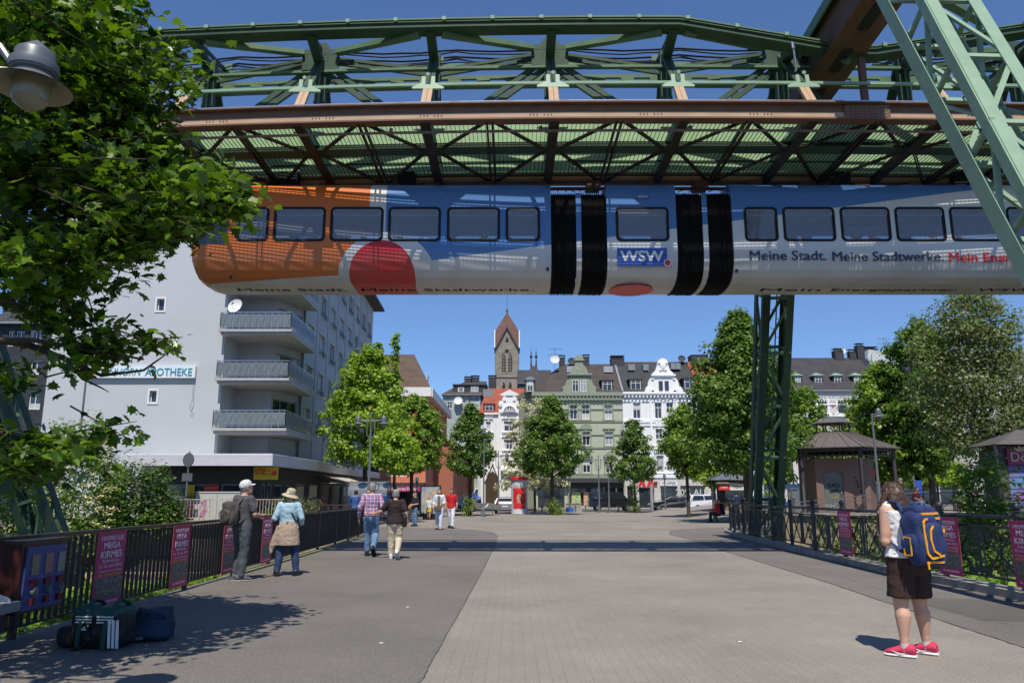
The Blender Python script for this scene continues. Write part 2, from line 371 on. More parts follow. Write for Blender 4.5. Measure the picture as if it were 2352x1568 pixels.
# north bank: walls, left terrace
m=MB(); m.box(-90,-7.2,37.6,38.0,-3.6,.1); m.box(12.9,90,37.2,37.6,-3.6,.66); m.box(-7.2,13.2,37.9,38.2,-3.6,-.05)
struct('river_wall',m,wallst)
m=MB()
for k in range(60): m.box(-7.3-k*1.2,-7.3-k*1.2-1.18,37.3,38.3,.1,.42)
for k in range(50): m.box(13.2+k*1.2,13.2+k*1.2+1.18,37.0,37.75,.66,.78)
struct('wall_coping',m,kerbm)
m=MB(); m.box(-90,-7.3,38,70,-1,.10); struct('left_terrace',m,asphr)
m=MB(); m.poly([(13,37.6,.0),(20,37.6,.7),(20,78,.7),(13,78,.0)]); m.poly([(20,37.6,.7),(70,37.6,.7),(70,78,.7),(20,78,.7)]); m.poly([(70,78,.7),(70,78,0),(20,78,0),(20,78,.7)]); m.poly([(13,78,0),(20,78,.7),(20,78,0)])
struct('raised_plaza',m,paver)
# near bank: slopes left and right of the deck, green ledge on the left
m=MB(); m.poly([(-40,-6,-.35),(-5.8,-6,-.35),(-5.8,15.2,-.4),(-40,15.2,-.4)]); m.poly([(-40,15.2,-.4),(-5.8,15.2,-.4),(-5.8,19,-3.6),(-40,19,-3.6)])
m.poly([(8.2,-6,-.5),(40,-6,-.5),(40,17,-.6),(8.2,17,-.6)]); m.poly([(8.2,17,-.6),(40,17,-.6),(40,21,-3.6),(8.2,21,-3.6)])
m.poly([(-90,30,-3.0),(-7,30,-3.0),(-7,37.6,-1.2),(-90,37.6,-1.2)]); m.poly([(10,28,-3.2),(90,28,-3.2),(90,37.2,-1.6),(10,37.2,-1.6)])
struct('river_banks',m,soil)
m=MB(); m.box(-24,-6.3,30.2,30.8,-3.6,-1.3); m.box(-60,-24,27,27.7,-3.6,-.6); struct('sandstone_ledge',m,mat('sandstone',(.62,.46,.22),.9,var=.2,vs=1.5,dirt=.4))

tar=mat('tar_seam',(.075,.07,.065),.8,var=.2)
rs=random.Random(8)
def seam(pts,w,name):
    mb=MB(); P2=[]
    for (x0,y0),(x1,y1) in zip(pts,pts[1:]):
        n=max(2,int(math.hypot(x1-x0,y1-y0)/.12))
        for k in range(n): P2.append((x0+(x1-x0)*k/n+rs.uniform(-.012,.012),y0+(y1-y0)*k/n+rs.uniform(-.012,.012),w*rs.uniform(.25,1.2)))
    for a,b in zip(P2,P2[1:]):
        d=V(b[0]-a[0],b[1]-a[1],0).normalized(); n_=V(-d.y,d.x,0)
        mb.poly([V(a[0],a[1],.0085)-n_*a[2]/2,V(b[0],b[1],.0085)-n_*b[2]/2,V(b[0],b[1],.0085)+n_*b[2]/2,V(a[0],a[1],.0085)+n_*a[2]/2])
    struct(name,mb,tar)
seam(bl,.012,'joint_seam'); seam(br,.016,'joint_seam'); seam([(7.72,3),(7.7,13),(7.78,20),(8.2,26),(8.6,31)],.05,'kerb_gutter')
for pts in ([(5.9,6),(6.3,9),(6.2,12),(6.6,16),(6.55,21)],[(-5.1,9),(-4.2,9.3),(-3.1,9.1)],[(-3,14.1),(-1.8,14.3),(-.72,14.2)]): seam(pts,.008,'asphalt_crack')
patch=groundmat('asphalt_patch',(.115,.108,.10),.3)
mb=MB(); mb.poly([(-3.9,6.1,.0062),(-2.6,6.0,.0062),(-2.5,7.0,.0062),(-3.8,7.15,.0062)]); mb.poly([(6.1,10.5,.0062),(7.3,10.4,.0062),(7.35,12.6,.0062),(6.15,12.8,.0062)]); struct('asphalt_patch',mb,patch)
# ================================================================ suspension railway girder
def cv(X): d=X-3.5; return (.0034 if d<0 else .0018)*d*d
def P(X,Y,Z): return Vector((X,Y+cv(X),Z))
XS=[-24+i*1.5 for i in range(33)]           # -24 .. 24
YN,YF,YC=17.17,21.0,19.1
girder=thing('railway_girder','green steel lattice girder of the suspension railway with tan rail beams, crossing the whole view','girder',(0,YC,10.3))
def gpart(name,mb,m,sm=False):
    o=mb.build(name,m,None,sm); o.parent=girder; o.location=(0,-YC,-10.3); return o
def along(mb,Y,Z,w,h,x0=-24,x1=24,m=0):
    xs=[x for x in XS if x0<x<x1]; xs=[x0]+xs+[x1]
    for a,b in zip(xs,xs[1:]): mb.bar(P(a,Y,Z),P(b+.002,Y,Z),w,h,m=m)
# rail beams: I section with bottom flange, rail on top; shaded web and sunlit plate painted in
brownshade=mat('beam_brown_shaded',(.17,.095,.06),.6,var=.15,dirt=.3); bracem=mat('brace_dark_paint',(.04,.03,.02),.6,var=.2)
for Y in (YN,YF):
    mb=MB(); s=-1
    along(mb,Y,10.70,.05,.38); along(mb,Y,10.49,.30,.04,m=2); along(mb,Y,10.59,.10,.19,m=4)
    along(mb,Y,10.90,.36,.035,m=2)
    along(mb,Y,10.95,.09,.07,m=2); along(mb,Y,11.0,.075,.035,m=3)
    x=-24.
    while x<24:   # rail chairs, rivet groups
        mb.box(x-.1,x+.1,Y-.16+cv(x),Y+.16+cv(x),10.918,10.945,m=1); x+=1.33
    x=-23.5
    while x<24 and Y==YN:
        for q in range(3):
            for r_ in range(2):
                for g in (0,.34):
                    c=P(x+g+q*.085,Y-.05,10.54+r_*.09); mb.box(c.x-.014,c.x+.014,c.y-.012,c.y,c.z-.014,c.z+.014,m=2)
        x+=2.66
    if Y==YN:
        mb.box(8.05,9.15,Y+cv(8.6)-.09,Y+cv(8.6)-.052,10.52,10.87)
        for q in range(9):
            for r_ in range(4): mb.box(8.11+q*.115,8.14+q*.115,Y+cv(8.6)-.105,Y+cv(8.6)-.09,10.555+r_*.085,10.58+r_*.085,m=1)
    gpart('rail_beam',mb,[brownshade,brown,brownshade,silver,mat('beam_brown_sunlit',(.48,.32,.20),.6,var=.1,vs=2,dirt=.35)])  # shaded and sunlit tones of one beam paint, light put into the colour
# conductor rail under the near beam with insulators
mb=MB(); along(mb,YN+.35,10.40,.05,.05)
gpart('conductor_rail',mb,[mat('conductor_metal',(.28,.22,.19),.5,.3)])
mb=MB(); along(mb,YF+.1,10.36,.08,.08)
for k in range(32):
    x=-24+k*1.55; mb.box(x-.2,x+.2,YF-.25+cv(x),YF+.25+cv(x),10.28,10.48)
gpart('rail_hanger',mb,[brownd])
mb=MB()
for k in range(12):
    mb=MB(); x=-21.5+k*3.7; c=P(x,YN+.35,10.42); mb.tube([c,c+V(0,0,.09)],.05,8); gpart('insulator',mb,[silver],True)
# nodes
NX=[1.03+3.15*k for k in range(-8,3)]
def zt(X):  # underside of the top chord
    if X<4.3: return 13.38
    if X<8.7: return 13.38-(X-4.3)/4.4*.8
    if X<9.3: return 12.58
    return min(13.38,12.58+(X-9.3)/4.4*.8)
# top chord (near, heavy) and far top chord (thin)
mb=MB(); xs=[x for x in XS if x<4.3 or x>13.7]+[4.3,8.7,9.3,13.7]; xs=sorted(xs)
for a,b in zip(xs,xs[1:]):
    for dz,w,h,mm in ((.26,.44,.04,0),(.05,.44,.05,1),(.15,.26,.18,1),(.20,.40,.02,0)):
        mb.bar(P(a,17.9,zt(a)+dz),P(b,17.9,zt(b)+dz),w,h,m=mm)
x=-23.
while x<24:
    c=P(x,17.67,zt(x)+.22); mb.box(c.x-.05,c.x+.05,c.y-.05,c.y+.02,c.z-.03,c.z+.06,m=2); x+=1.25
gpart('top_chord',mb,[gsteel,gdark,gpale])
for q in (0,1):
    mb=MB()
    for a,b in zip(XS,XS[1:]):
        if (b<9,a>9)[q]: mb.bar(P(a,20.3,13.85),P(b,20.3,13.85),.13,.10)
    gpart('far_top_chord',mb,[gsteel])
# longitudinals
mb=MB(); along(mb,19.0,13.0,.13,.07); gpart('longitudinal',mb,[gsteel])
mb=MB(); along(mb,19.5,13.0,.10,.10); along(mb,19.5,12.74,.16,.08)
for k in range(60):
    x=-24+k*.8; mb.box(x-.18,x+.18,19.45+cv(x),19.5+cv(x),12.75,12.95)
gpart('longitudinal',mb,[gsteel])
mb=MB(); along(mb,17.72,11.80,.07,.07); gpart('handrail',mb,[gpale])
# bottom centre chord
mb=MB(); along(mb,18.87,10.55,.46,.04); along(mb,18.87,10.66,.06,.18); gpart('bottom_chord',mb,[gdark])
def slotted(mb,p,q,w=.22,h=.06,gap=.10,up=(0,1,0),m=0):
    """two flats with battens between"""
    p=Vector(p);q=Vector(q);d=(q-p).normalized(); a=d.cross(Vector(up)).normalized()
    o=a*(gap/2+w/4)
    mb.bar(p+o,q+o,h,w/2,up=a,m=m); mb.bar(p-o,q-o,h,w/2,up=a,m=m)
    L=(q-p).length; k=max(2,int(L/.8))
    for i in range(k):
        c=p+d*(L*(i+.5)/k); mb.bar(c-d*.12,c+d*.12,h*.6,gap+w*.5,up=a,m=m)
for i,X in enumerate(NX+[10.7+3.15*k for k in range(4)]):
    even=(i%2==0)
    zT=zt(X)
    N_=P(X,YN,11.0); F_=P(X,YF,11.0); J=P(X,19.1,13.5)
    # struts: tan lower ends, green upper ends
    mb=MB()
    g=N_.lerp(J,.30)
    for s in (-.055,.055): mb.bar(N_+V(s,0,-.1),g+V(s,0,0),.085,.13,up=(1,0,0),m=0)
    for s in (-.06,.06): mb.bar(g+V(s*.85,0,0),J+V(s*.85,0,0),.07,.14,up=(1,0,0),m=1)
    for s in (-.055,.055): mb.bar(F_+V(s,0,-.1),J+V(s,0,0),.085,.13,up=(1,0,0),m=2)
    gpart('strut',mb,[strutm,gdark,gdark])
    mb=MB()   # pale bracket where handrail meets the strut
    c=g
    mb.prism([(-.40,-.05),(.40,-.05),(.40,0),(.17,.13),(.17,.34),(.07,.34),(.07,.08),(-.07,.08),(-.07,.34),(-.17,.34),(-.17,.13),(-.40,0)],c+V(0,-.12,-.06),(1,0,0),(0,.2,.98),(0,.06,-.01))
    mb.tube([c+V(0,-.16,.25),c+V(0,-.2,.25)],.05,8)
    gpart('bracket',mb,[gpale])
    mb=MB()   # centre post and its fork to the two top chords
    mb.bar(P(X,19.1,10.9),J,.30,.20,up=(0,1,0)); mb.bar(P(X,19.0,10.9),J+V(0,-.1,.0),.05,.1,up=(0,1,0),m=1)
    mb.bar(J+V(0,0,-.35),P(X,17.9,zT+.05),.24,.16,up=(0,1,0)); mb.bar(J+V(0,0,-.45),P(X,20.3,13.85),.13,.12,up=(0,1,0)); mb.bar(P(X,17.9,zT+.1),P(X,20.3,13.85),.08,.08)
    c=P(X,20.3,13.85); mb.box(c.x-.12,c.x+.12,c.y-.03,c.y+.03,c.z-.05,c.z+.3,m=1)
    gpart('post',mb,[gdark,gsteel])
    if even:
        mb=MB(); c=P(X,18.97,13.45); mb.box(c.x-.5,c.x+.5,c.y-.03,c.y+.03,c.z-.42,c.z+.2); 
        mb.prism([(-.9,-.05),(.9,-.05),(.9,.03),(.3,.08),(.14,.3),(-.14,.3),(-.3,.08),(-.9,.03)],(c.x,c.y-.035,c.z+.1),(1,0,0),(0,0,1),(0,.05,0))
        for q in range(5):
            for r_ in (-.15,-.05,.1): mb.box(c.x-.2+q*.1-.01,c.x-.2+q*.1+.01,c.y-.045,c.y-.03,c.z+r_,c.z+r_+.02)
        gpart('gusset_plate',mb,[gdark])
    # diagonals to the next node
allX=NX+[10.7+3.15*k for k in range(4)]
for i,X in enumerate(allX):
    if i%2: continue
    for j in (i-1,i+1):
        if 0<=j<len(allX):
            X2=allX[j]; 
            if (X-9)*(X2-9)<0: X2=9.0
            s=1 if X2>X else -1
            mb=MB(); mb.bar(P(X+.45*s,18.9,13.52),P(X2-.3*s,17.95,zt(X2)-.02),.18,.14,up=(0,0,1),m=0); gpart('diagonal',mb,[gsteel])
            mb=MB(); slotted(mb,P(X+.45*s,19.15,13.40),P(X2,19.2,12.98),.17,.07,.06); gpart('diagonal',mb,[gdark])
            mb=MB(); slotted(mb,P(X+.2*s,19.1,13.1),P(X2,18.95,10.75),.28,.09,.06); gpart('diagonal',mb,[gdark])
# lower cross members and plan bracing (seen from below)
k=0; x=1.03-1.575*15
while x<24:
    main=abs(((x-1.03)/3.15)-round((x-1.03)/3.15))<.1
    mb=MB()
    if main: mb.bar(P(x,YN,10.48),P(x,YF,10.48),.24,.03); mb.bar(P(x,YN,10.58),P(x,YF,10.58),.06,.2)
    else:
        for s in (-.08,.08): mb.bar(P(x+s*.8,YN,10.50),P(x+s*.8,YF,10.50),.05,.10)
    gpart('cross_member',mb,[bracem])
    if main:
        for s in (-1,1):
            for Yr in (YN,YF):
                mb=MB()
                for q in (-.045,.045):
                    mb.bar(P(x+.15*s+q*.7,18.85,10.52),P(x+1.55*s+q*.7,Yr,10.52),.035,.06)
                gpart('plan_brace',mb,[bracem])
        mb=MB(); mb.lathe([(.3,0),(.3,.03)],P(x,18.85,10.50),8); gpart('gusset_plate',mb,[gdark])
    x+=1.575
# walkway gratings: fine bars along the track on cross bars
def grating(y0,y1,n):
    mb=MB()
    for i in range(n):
        Y=y0+(y1-y0)*i/(n-1)
        for a,b in zip(XS,XS[1:]):
            p=P(a,Y,10.80);q=P(b,Y,10.80); t=.004
            mb.poly([p+V(0,-t,-.017),q+V(0,-t,-.017),q+V(0,-t,.017),p+V(0,-t,.017)]); mb.poly([p+V(0,t,.017),q+V(0,t,.017),q+V(0,t,-.017),p+V(0,t,-.017)])
            mb.poly([p+V(0,-t,.017),q+V(0,-t,.017),q+V(0,t,.017),p+V(0,t,.017)])
    x=-24.
    while x<24:
        mb.bar(P(x,y0,10.79),P(x,y1,10.79),.012,.03,m=1); x+=.11
    for Y in (y0-.02,(y0+y1)/2,y1+.02): along(mb,Y,10.79,.025,.07,m=2 if Y!=(y0+y1)/2 else 1)
    gpart('walkway_grating',mb,[gpale_g,gdark,gpale])
gpale_g=mat('grating_green',(.40,.60,.34),.5,var=.1)
grating(17.5,19.05,33); grating(19.3,20.95,35)
# cables
mb=MB()
def sag(mb,Y,Z,r,s,x0=-24,x1=24,step=3.2):
    X=x0
    while X<x1-.1:
        X2=min(X+step,x1); z0=Z(X);z1=Z(X2)
        mb.tube([P(X+(X2-X)*t/6,Y+random.uniform(-.01,.01),z0+(z1-z0)*t/6-s*4*(t/6)*(1-t/6)*random.uniform(.8,1.2)) for t in range(7)],r,5); X=X2
for k,(Y,z,r,s) in enumerate(((20.45,14.25,.03,.1),(20.35,14.35,.022,.12),(20.4,14.15,.025,.16),(20.2,14.05,.018,.2),(20.5,14.5,.03,.07))):
    for a,b in ((-24.6,8.25),(9.8,24)): sag(mb,Y,lambda X,z=z:z,r,s,a,b,3.28)
sag(mb,20.0,lambda X:13.80,.018,.07,-24,8.5)
gpart('cable',mb,[rubber],True)
mb=MB()
for X,Y in ((7.15,17.9),(10.2,17.9)):
    mb=MB(); c=P(X,Y,zt(X)); mb.tube([c+V(0,-.2,.05),c+V(0.02,-.2,-.12)],.05,8); mb.tube([c+V(0.02,-.2,-.1),c+V(.05,-.2,-.72)],.025,6); mb.tube([c+V(.05,-.2,-.7),c+V(.0,-.25,-.78)],.02,6); gpart('grease_rod',mb,[silver],True)

# ================================================================ support portals
def lattice_leg(base,top,w,d,n,back=(0,1,0),mc=None,ladder=True,label=None,chord=.22):
    """four-chord lattice leg; returns (chords, lattice) builders; w across X, d in the plane of the portal"""
    base=Vector(base);top=Vector(top); ax=(top-base).normalized()
    ux=Vector((1,0,0)); ux=(ux-ax*ax.dot(ux)).normalized(); uy=ax.cross(ux).normalized()
    ch=MB(); la=MB()
    def pt(t,i,j): 
        ww=w*(1); dd=d*(.55+.45*t)
        return base.lerp(top,t)+ux*(i*ww/2)+uy*(j*dd/2)
    for i in (-1,1):
        for j in (-1,1):
            # angle section: two flats
            if j<0: ch.bar(pt(0,i,j)-ux*i*chord/2,pt(1,i,j)-ux*i*chord/2,chord,.03,up=uy)
            else: ch.bar(pt(0,i,j)-ux*i*.06,pt(1,i,j)-ux*i*.06,.12,.03,up=uy)
            cw=chord*(1.35 if j>0 else .9); ch.bar(pt(0,i,j)-uy*j*cw/2+ux*i*.014,pt(1,i,j)-uy*j*cw/2+ux*i*.014,.03,cw,up=uy)
    for k in range(n):
        t0=k/n;t1=(k+1)/n
        for j in (-1,1):
            a,b=(-1,1) if k%2 else (1,-1)
            la.bar(pt(t0,a,j)-uy*j*.03,pt(t1,b,j)-uy*j*.03,.09,.05,up=uy); la.bar(pt(t1,-1,j)-uy*j*.05,pt(t1,1,j)-uy*j*.05,.10,.07,up=uy)
        for i in (-1,1):
            a,b=(-1,1) if k%2 else (1,-1)
            la.bar(pt(t0,i,a)-ux*i*.03,pt(t1,i,b)-ux*i*.03,.05,.09,up=ux); la.bar(pt(t1,i,-1)-ux*i*.05,pt(t1,i,1)-ux*i*.05,.07,.08,up=ux)
    ld=MB()
    if ladder:
        L=(top-base).length; k=int(L/.32)
        for s in (-.0,): ld.bar(base.lerp(top,.02)+uy*(-d*.12)+ux*.05,top+uy*(-d*.12)+ux*.05,.04,.04)
        for q in range(k):
            c=base.lerp(top,(q+.5)/k)+uy*(-d*.12); s=1 if q%2 else -1
            ld.tube([c+ux*.05,c+ux*(.05+.16*s),c+ux*(.05+.16*s)+V(0,0,.05)],.012,5)
    return ch,la,ld
def portal(name,label,Xn,Yn,Xf,Yf,near_foot,far_foot,zt_=12.6):
    root=thing(name,label,'support portal',far_foot)
    def prt(nm,mb,m,sm=False):
        o=mb.build(nm,m,None,sm); o.parent=root; o.location=tuple(-x for x in far_foot); return o
    # brown box girder across
    a=V(Xn,Yn-1.6,zt_+.55); b=V(Xf,Yf+1.4,zt_+.55); d=(b-a).normalized(); s=V(d.y,-d.x,0)
    mb=MB(); mb.bar(a+V(0,0,.1),b+V(0,0,.1),.86,1.2); mb.bar(a+V(0,0,.73),b+V(0,0,.73),1.15,.06,m=1); mb.bar(a+V(0,0,-.5),b+V(0,0,-.5),1.0,.05,m=0)
    L=(b-a).length; k=int(L/1.9)
    for q in range(k):
        c=a+d*(1.0+q*1.9)+V(0,0,-.527); poly=[]
        for w in range(16):
            t=2*PI*w/16; poly.append((.16*math.cos(t),(.42 if math.sin(t)>0 else -.42)+.16*math.sin(t)))
        mb.prism([(x,y) for x,y in poly],c,s,d,(0,0,-.004),m=2)
    prt('cross_girder',mb,[mat('cross_girder_brown',(.12,.065,.035),.65,var=.25,vs=1.5,dirt=.5),mat('cross_girder_top',(.10,.2,.13),.6),rubber])
    mb=MB()
    mb.bar(a+s*-.6+V(0,0,.56),b+s*-.6+V(0,0,.56),.05,.3)
    prt('cable_tray',mb,[gsteel])
    for foot,top,dk in ((near_foot,(Xn,Yn,zt_+1.1),0),(far_foot,(Xf,Yf,zt_+1.0),1)):
        ch,la,ld=lattice_leg(foot,top,1.0,1.15,9)
        leg=prt('leg',ch,[gdark if dk else gpale])
        o=la.build('lattice',[gsteel if dk else gpale],leg); o2=ld.build('ladder',[gsteel if dk else gpale],leg)
        mb=MB(); f=Vector(foot); mb.box(f.x-.9,f.x+.9,f.y-1,f.y+1,f.z-1.2,f.z+.1); prt('footing',mb,[concrete])
    # inclined stays from the girder to the top chord
    mb=MB(); mb.bar(V(Xn+.5,Yn+1.0,zt_+1.0),P(Xn+4.4,18.5,14.1),.22,.16); mb.bar(V(Xf+.2,20.2,11.0),V(Xf+.2,20.2,zt_+.1),.16,.12,m=1); mb.bar(V(Xf+.2,17.9,11.0),V(Xf+.2,17.9,zt_+.1),.16,.12,m=1)
    prt('stay',mb,[gsteel,brownd])
    return root
portal('support_portal','green lattice A-frame portal at the right edge with brown cross girder over the track',8.35,14.9,8.75,23.1,(7.6,7.4,-1.0),(9.55,30.6,-2.2))
portal('support_portal','dark green lattice portal leg behind the maple leaves at the far left',-21.3,14.8,-19.6,22.5,(-25.0,7.4,-1.0),(-13.9,25.5,-2.0))
# ================================================================ hanging train
TX,TY,TZ=3.54,19.9,7.24       # middle of the train, near side plane, underside
def tz(y): 
    v=at(1475,y,TY); return v.z-TZ
def tx(x,y=560): return at(x,y,TY).x-TX
class E:
    """tiny expression helper over math nodes"""
    n=None
    def __init__(s,v): s.v=v
    def op(s,k,o=None):
        x=E.n.n('ShaderNodeMath',operation=k)
        for i,a in enumerate((s,o)):
            if a is None: continue
            a=a.v if isinstance(a,E) else a
            if isinstance(a,(int,float)): x.inputs[i].default_value=a
            else: E.n.l(a,x.inputs[i])
        return E(x.outputs[0])
    def __add__(s,o): return s.op('ADD',o)
    def __sub__(s,o): return s.op('SUBTRACT',o)
    def __mul__(s,o): return s.op('MULTIPLY',o)
    def __gt__(s,o): return s.op('GREATER_THAN',o)
    def __lt__(s,o): return s.op('LESS_THAN',o)
    def inv(s): return E(1.)-s
    def mx(s,o): return s.op('MAXIMUM',o)
    def mn(s,o): return s.op('MINIMUM',o)
OR=(.66,.155,.018); BL=(.085,.20,.46); RD=(.62,.012,.015); WH=(.66,.66,.65)
def livery(name,dx):
    m,n,p=newmat(name); E.n=n
    tc=n.n('ShaderNodeTexCoord'); sp=n.n('ShaderNodeSeparateXYZ'); n.l(tc.outputs['Object'],sp.inputs[0])
    x=E(sp.outputs[0])+dx; z=E(sp.outputs[2])
    # blue above a falling line from left to right
    x0,x1=tx(995,597),tx(2150,445); z0,z1=tz(597),tz(447)
    sl=(z1-z0)/(x1-x0)
    blue=(z>((x-x0)*sl+z0)) * (x>tx(884)) * (x<tx(2250))
    # orange: left of the pale stripe and above a shallow keel line
    orange=(x<tx(846)) * (z>((x-tx(450,637))*.045+tz(641)))
    cx,cz=tx(888),tz(640)
    dxx=(x-cx); dz=(z-cz)
    circ=((dxx*dxx)+(dz*dz))<(1.33*1.33)
    orange=orange*circ.inv(); blue=blue*circ.inv()
    # red blob: egg with a flat foot
    bx,bz=tx(877),tz(632)
    up=(z-bz)
    ddx=(x-bx)
    k=(up>0.)
    upn=up*(1/.92); dn=up*(1/.45); xn=ddx*(1/.90)
    r=(xn.op('POWER',2.) )
    r=(ddx.op('ABSOLUTE')*(1/.90)).op('POWER',2.1)+(up.op('ABSOLUTE')*(k*(1/.98)+k.inv()*(1/.50))).op('POWER',1.9)
    red=r<1.
    c=None
    base=n.n('ShaderNodeMix',data_type='RGBA'); base.inputs[6].default_value=(*WH,1); base.inputs[7].default_value=(*OR,1); n.l(orange.v,base.inputs[0])
    b2=n.n('ShaderNodeMix',data_type='RGBA'); b2.inputs[7].default_value=(*BL,1); n.l(base.outputs[2],b2.inputs[6]); n.l(blue.v,b2.inputs[0])
    b3=n.n('ShaderNodeMix',data_type='RGBA'); b3.inputs[7].default_value=(*RD,1); n.l(b2.outputs[2],b3.inputs[6]); n.l(red.v,b3.inputs[0])
    d=n.n('ShaderNodeTexNoise'); d.inputs['Scale'].default_value=1.2; d.inputs['Detail'].default_value=8; n.l(tc.outputs['Object'],d.inputs['Vector'])
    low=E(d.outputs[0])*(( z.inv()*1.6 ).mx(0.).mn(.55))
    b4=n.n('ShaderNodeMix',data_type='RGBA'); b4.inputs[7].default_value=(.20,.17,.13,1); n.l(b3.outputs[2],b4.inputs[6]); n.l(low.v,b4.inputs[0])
    n.l(b4.outputs[2],p.inputs['Base Color']); p.inputs['Roughness'].default_value=.36; p.inputs['Specular IOR Level'].default_value=.4
    return m
PROF=[(0,2.5),(0,.80),(.03,.56),(.12,.34),(.28,.17),(.50,.06),(.8,.01),(1.1,0)]
def rrect(x0,x1,z0,z1,r,n=4):
    out=[]
    for cx,cz,a in ((x1-r,z1-r,0),(x0+r,z1-r,90),(x0+r,z0+r,180),(x1-r,z0+r,270)):
        for k in range(n+1): t=R(a+90*k/n); out.append((cx+r*math.cos(t),cz+r*math.sin(t)))
    return out
def ringmb(mb,outer,inner,y,d,m=0,f=lambda x,y,z:(x,y,z)):
    n=len(outer)
    for k in range(n):
        j=(k+1)%n
        a,b,c,e=outer[k],outer[j],inner[j],inner[k]
        mb.poly([f(a[0],y,a[1]),f(e[0],y,e[1]),f(c[0],y,c[1]),f(b[0],y,b[1])],m)
        mb.poly([f(a[0],y,a[1]),f(b[0],y,b[1]),f(b[0],y+d,b[1]),f(a[0],y+d,a[1])],m)
        mb.poly([f(e[0],y,e[1]),f(e[0],y+d,e[1]),f(c[0],y+d,c[1]),f(c[0],y,c[1])],m)
WZ0,WZ1=tz(553),tz(477)
trainglass=glassmat('train_glass',(.44,.48,.56),.05,trans=.66)
interior=mat('train_interior',(.7,.7,.72),.8)
seatm=mat('train_seat_fabric',(.08,.09,.2),.9)
frontcar_nose=None
train=thing('suspended_train','articulated suspended train in orange, blue and white hanging under the far rail','train',(TX,TY,TZ))
train.location.y+=cv(3.5)
def tpart(name,mb,m,sm=False,par=None):
    o=mb.build(name,m,par or None,sm)
    if not par: o.parent=train
    return o
def side_with_holes(mb,x0,x1,z0,z1,holes,y,flip,m=0,step=.4):
    xs=sorted({x0,x1,*[h[0] for h in holes],*[h[1] for h in holes]}); zs=sorted({z0,z1,WZ0+.03,WZ1-.03})
    zs=[z for z in zs if z0<=z<=z1]
    for a,b in zip(xs,xs[1:]):
        for c,d in zip(zs,zs[1:]):
            mx_,mz=(a+b)/2,(c+d)/2
            if any(h[0]<mx_<h[1] and WZ0<mz<WZ1 for h in holes): continue
            q=[(a,y,c),(b,y,c),(b,y,d),(a,y,d)]
            mb.poly(q if not flip else q[::-1],m)
def carbody(x0,x1,wins,matl,nose=None):
    mb=MB()
    holes=[(a+.03,b-.03) for a,b in wins]
    zt_=2.5; zb=.80
    side_with_holes(mb,x0,x1,zb,zt_,holes,0,False); side_with_holes(mb,x0,x1,zb,zt_,holes,2.2,True)
    # curved underside and roof
    pr=PROF[1:]+[(2.2-y,z) for y,z in reversed(PROF[1:-1])]
    for (ya,za),(yb,zb_) in zip(pr,pr[1:]): mb.poly([(x0,ya,za),(x0,yb,zb_),(x1,yb,zb_),(x1,ya,za)])
    rf=[(0,2.5),(.03,2.65),(.13,2.77),(.3,2.85),(.6,2.89),(1.1,2.9)]; rf=rf+[(2.2-y,z) for y,z in reversed(rf[:-1])]
    for (ya,za),(yb,zb_) in zip(rf,rf[1:]): mb.poly([(x0,yb,zb_),(x0,ya,za),(x1,ya,za),(x1,yb,zb_)],0)
    prof=[(y,z) for y,z in pr]+[(2.2,2.5)]+[(y,z) for y,z in reversed(rf[:-1])][0:]
    for X,nn in ((x0,1),(x1,0)):
        if nose=='L' and nn: continue
        pts=[(X,y,z) for y,z in [(0,.8)]+pr[1:]+[(2.2,2.5)]+[(y,z) for y,z in rf[::-1][1:]]]
        mb.poly(pts[::-1] if nn else pts,0)
    o=tpart('body',mb,[matl],True)
    # inside: floor, ceiling, seats
    mb=MB(); mb.box(x0+.05,x1-.05,.06,2.14,.55,.60); mb.box(x0+.05,x1-.05,.06,2.14,2.43,2.48); tpart('interior',mb,[interior],par=o)
    for a,b in wins:
        if b-a>1.0:
            mb=MB(); c=(a+b)/2
            for s in (-.35,.35):
                mb.box(c+s-.05,c+s+.05,.2,.95,.6,1.2); mb.box(c+s-.2,c+s+.2,.2,.95,.95,1.02)
            tpart('seat',mb,[seatm],par=o)
    for a,b in wins:
        for y,dd in ((-.012,.05),(2.212,-.05)):
            mb=MB(); oo=rrect(a-.02,b+.02,WZ0-.02,WZ1+.02,.13); ii=rrect(a+.05,b-.05,WZ0+.05,WZ1-.05,.09)
            ringmb(mb,oo,ii,y,dd)
            if y<0:   # top-hung light with its bright frame
                zc=WZ1-.24; o2=rrect(a+.055,b-.055,zc,WZ1-.055,.05); i2=rrect(a+.075,b-.075,zc+.02,WZ1-.075,.04); ringmb(mb,o2,i2,y+.0,dd,1)
            w=tpart('window',mb,[rubber,mat('window_trim',(.35,.36,.37),.3,.6)])
            g=MB(); g.poly([(a,y+dd*.6,WZ0),(b,y+dd*.6,WZ0),(b,y+dd*.6,WZ1),(a,y+dd*.6,WZ1)]); tpart('pane',g,[trainglass],par=w)
    return o
def wr(l): return [(tx(a,515),tx(b,515)) for a,b in l]
xl=tx(470,600)
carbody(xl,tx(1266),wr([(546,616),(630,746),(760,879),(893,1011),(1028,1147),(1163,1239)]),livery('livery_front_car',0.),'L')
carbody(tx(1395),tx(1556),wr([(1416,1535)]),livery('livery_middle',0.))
carbody(tx(1685),tx(2480),wr([(1711,1785),(1800,1917),(1932,2044),(2058,2170),(2184,2301),(2315,2430)]),livery('livery_rear_car',0.))
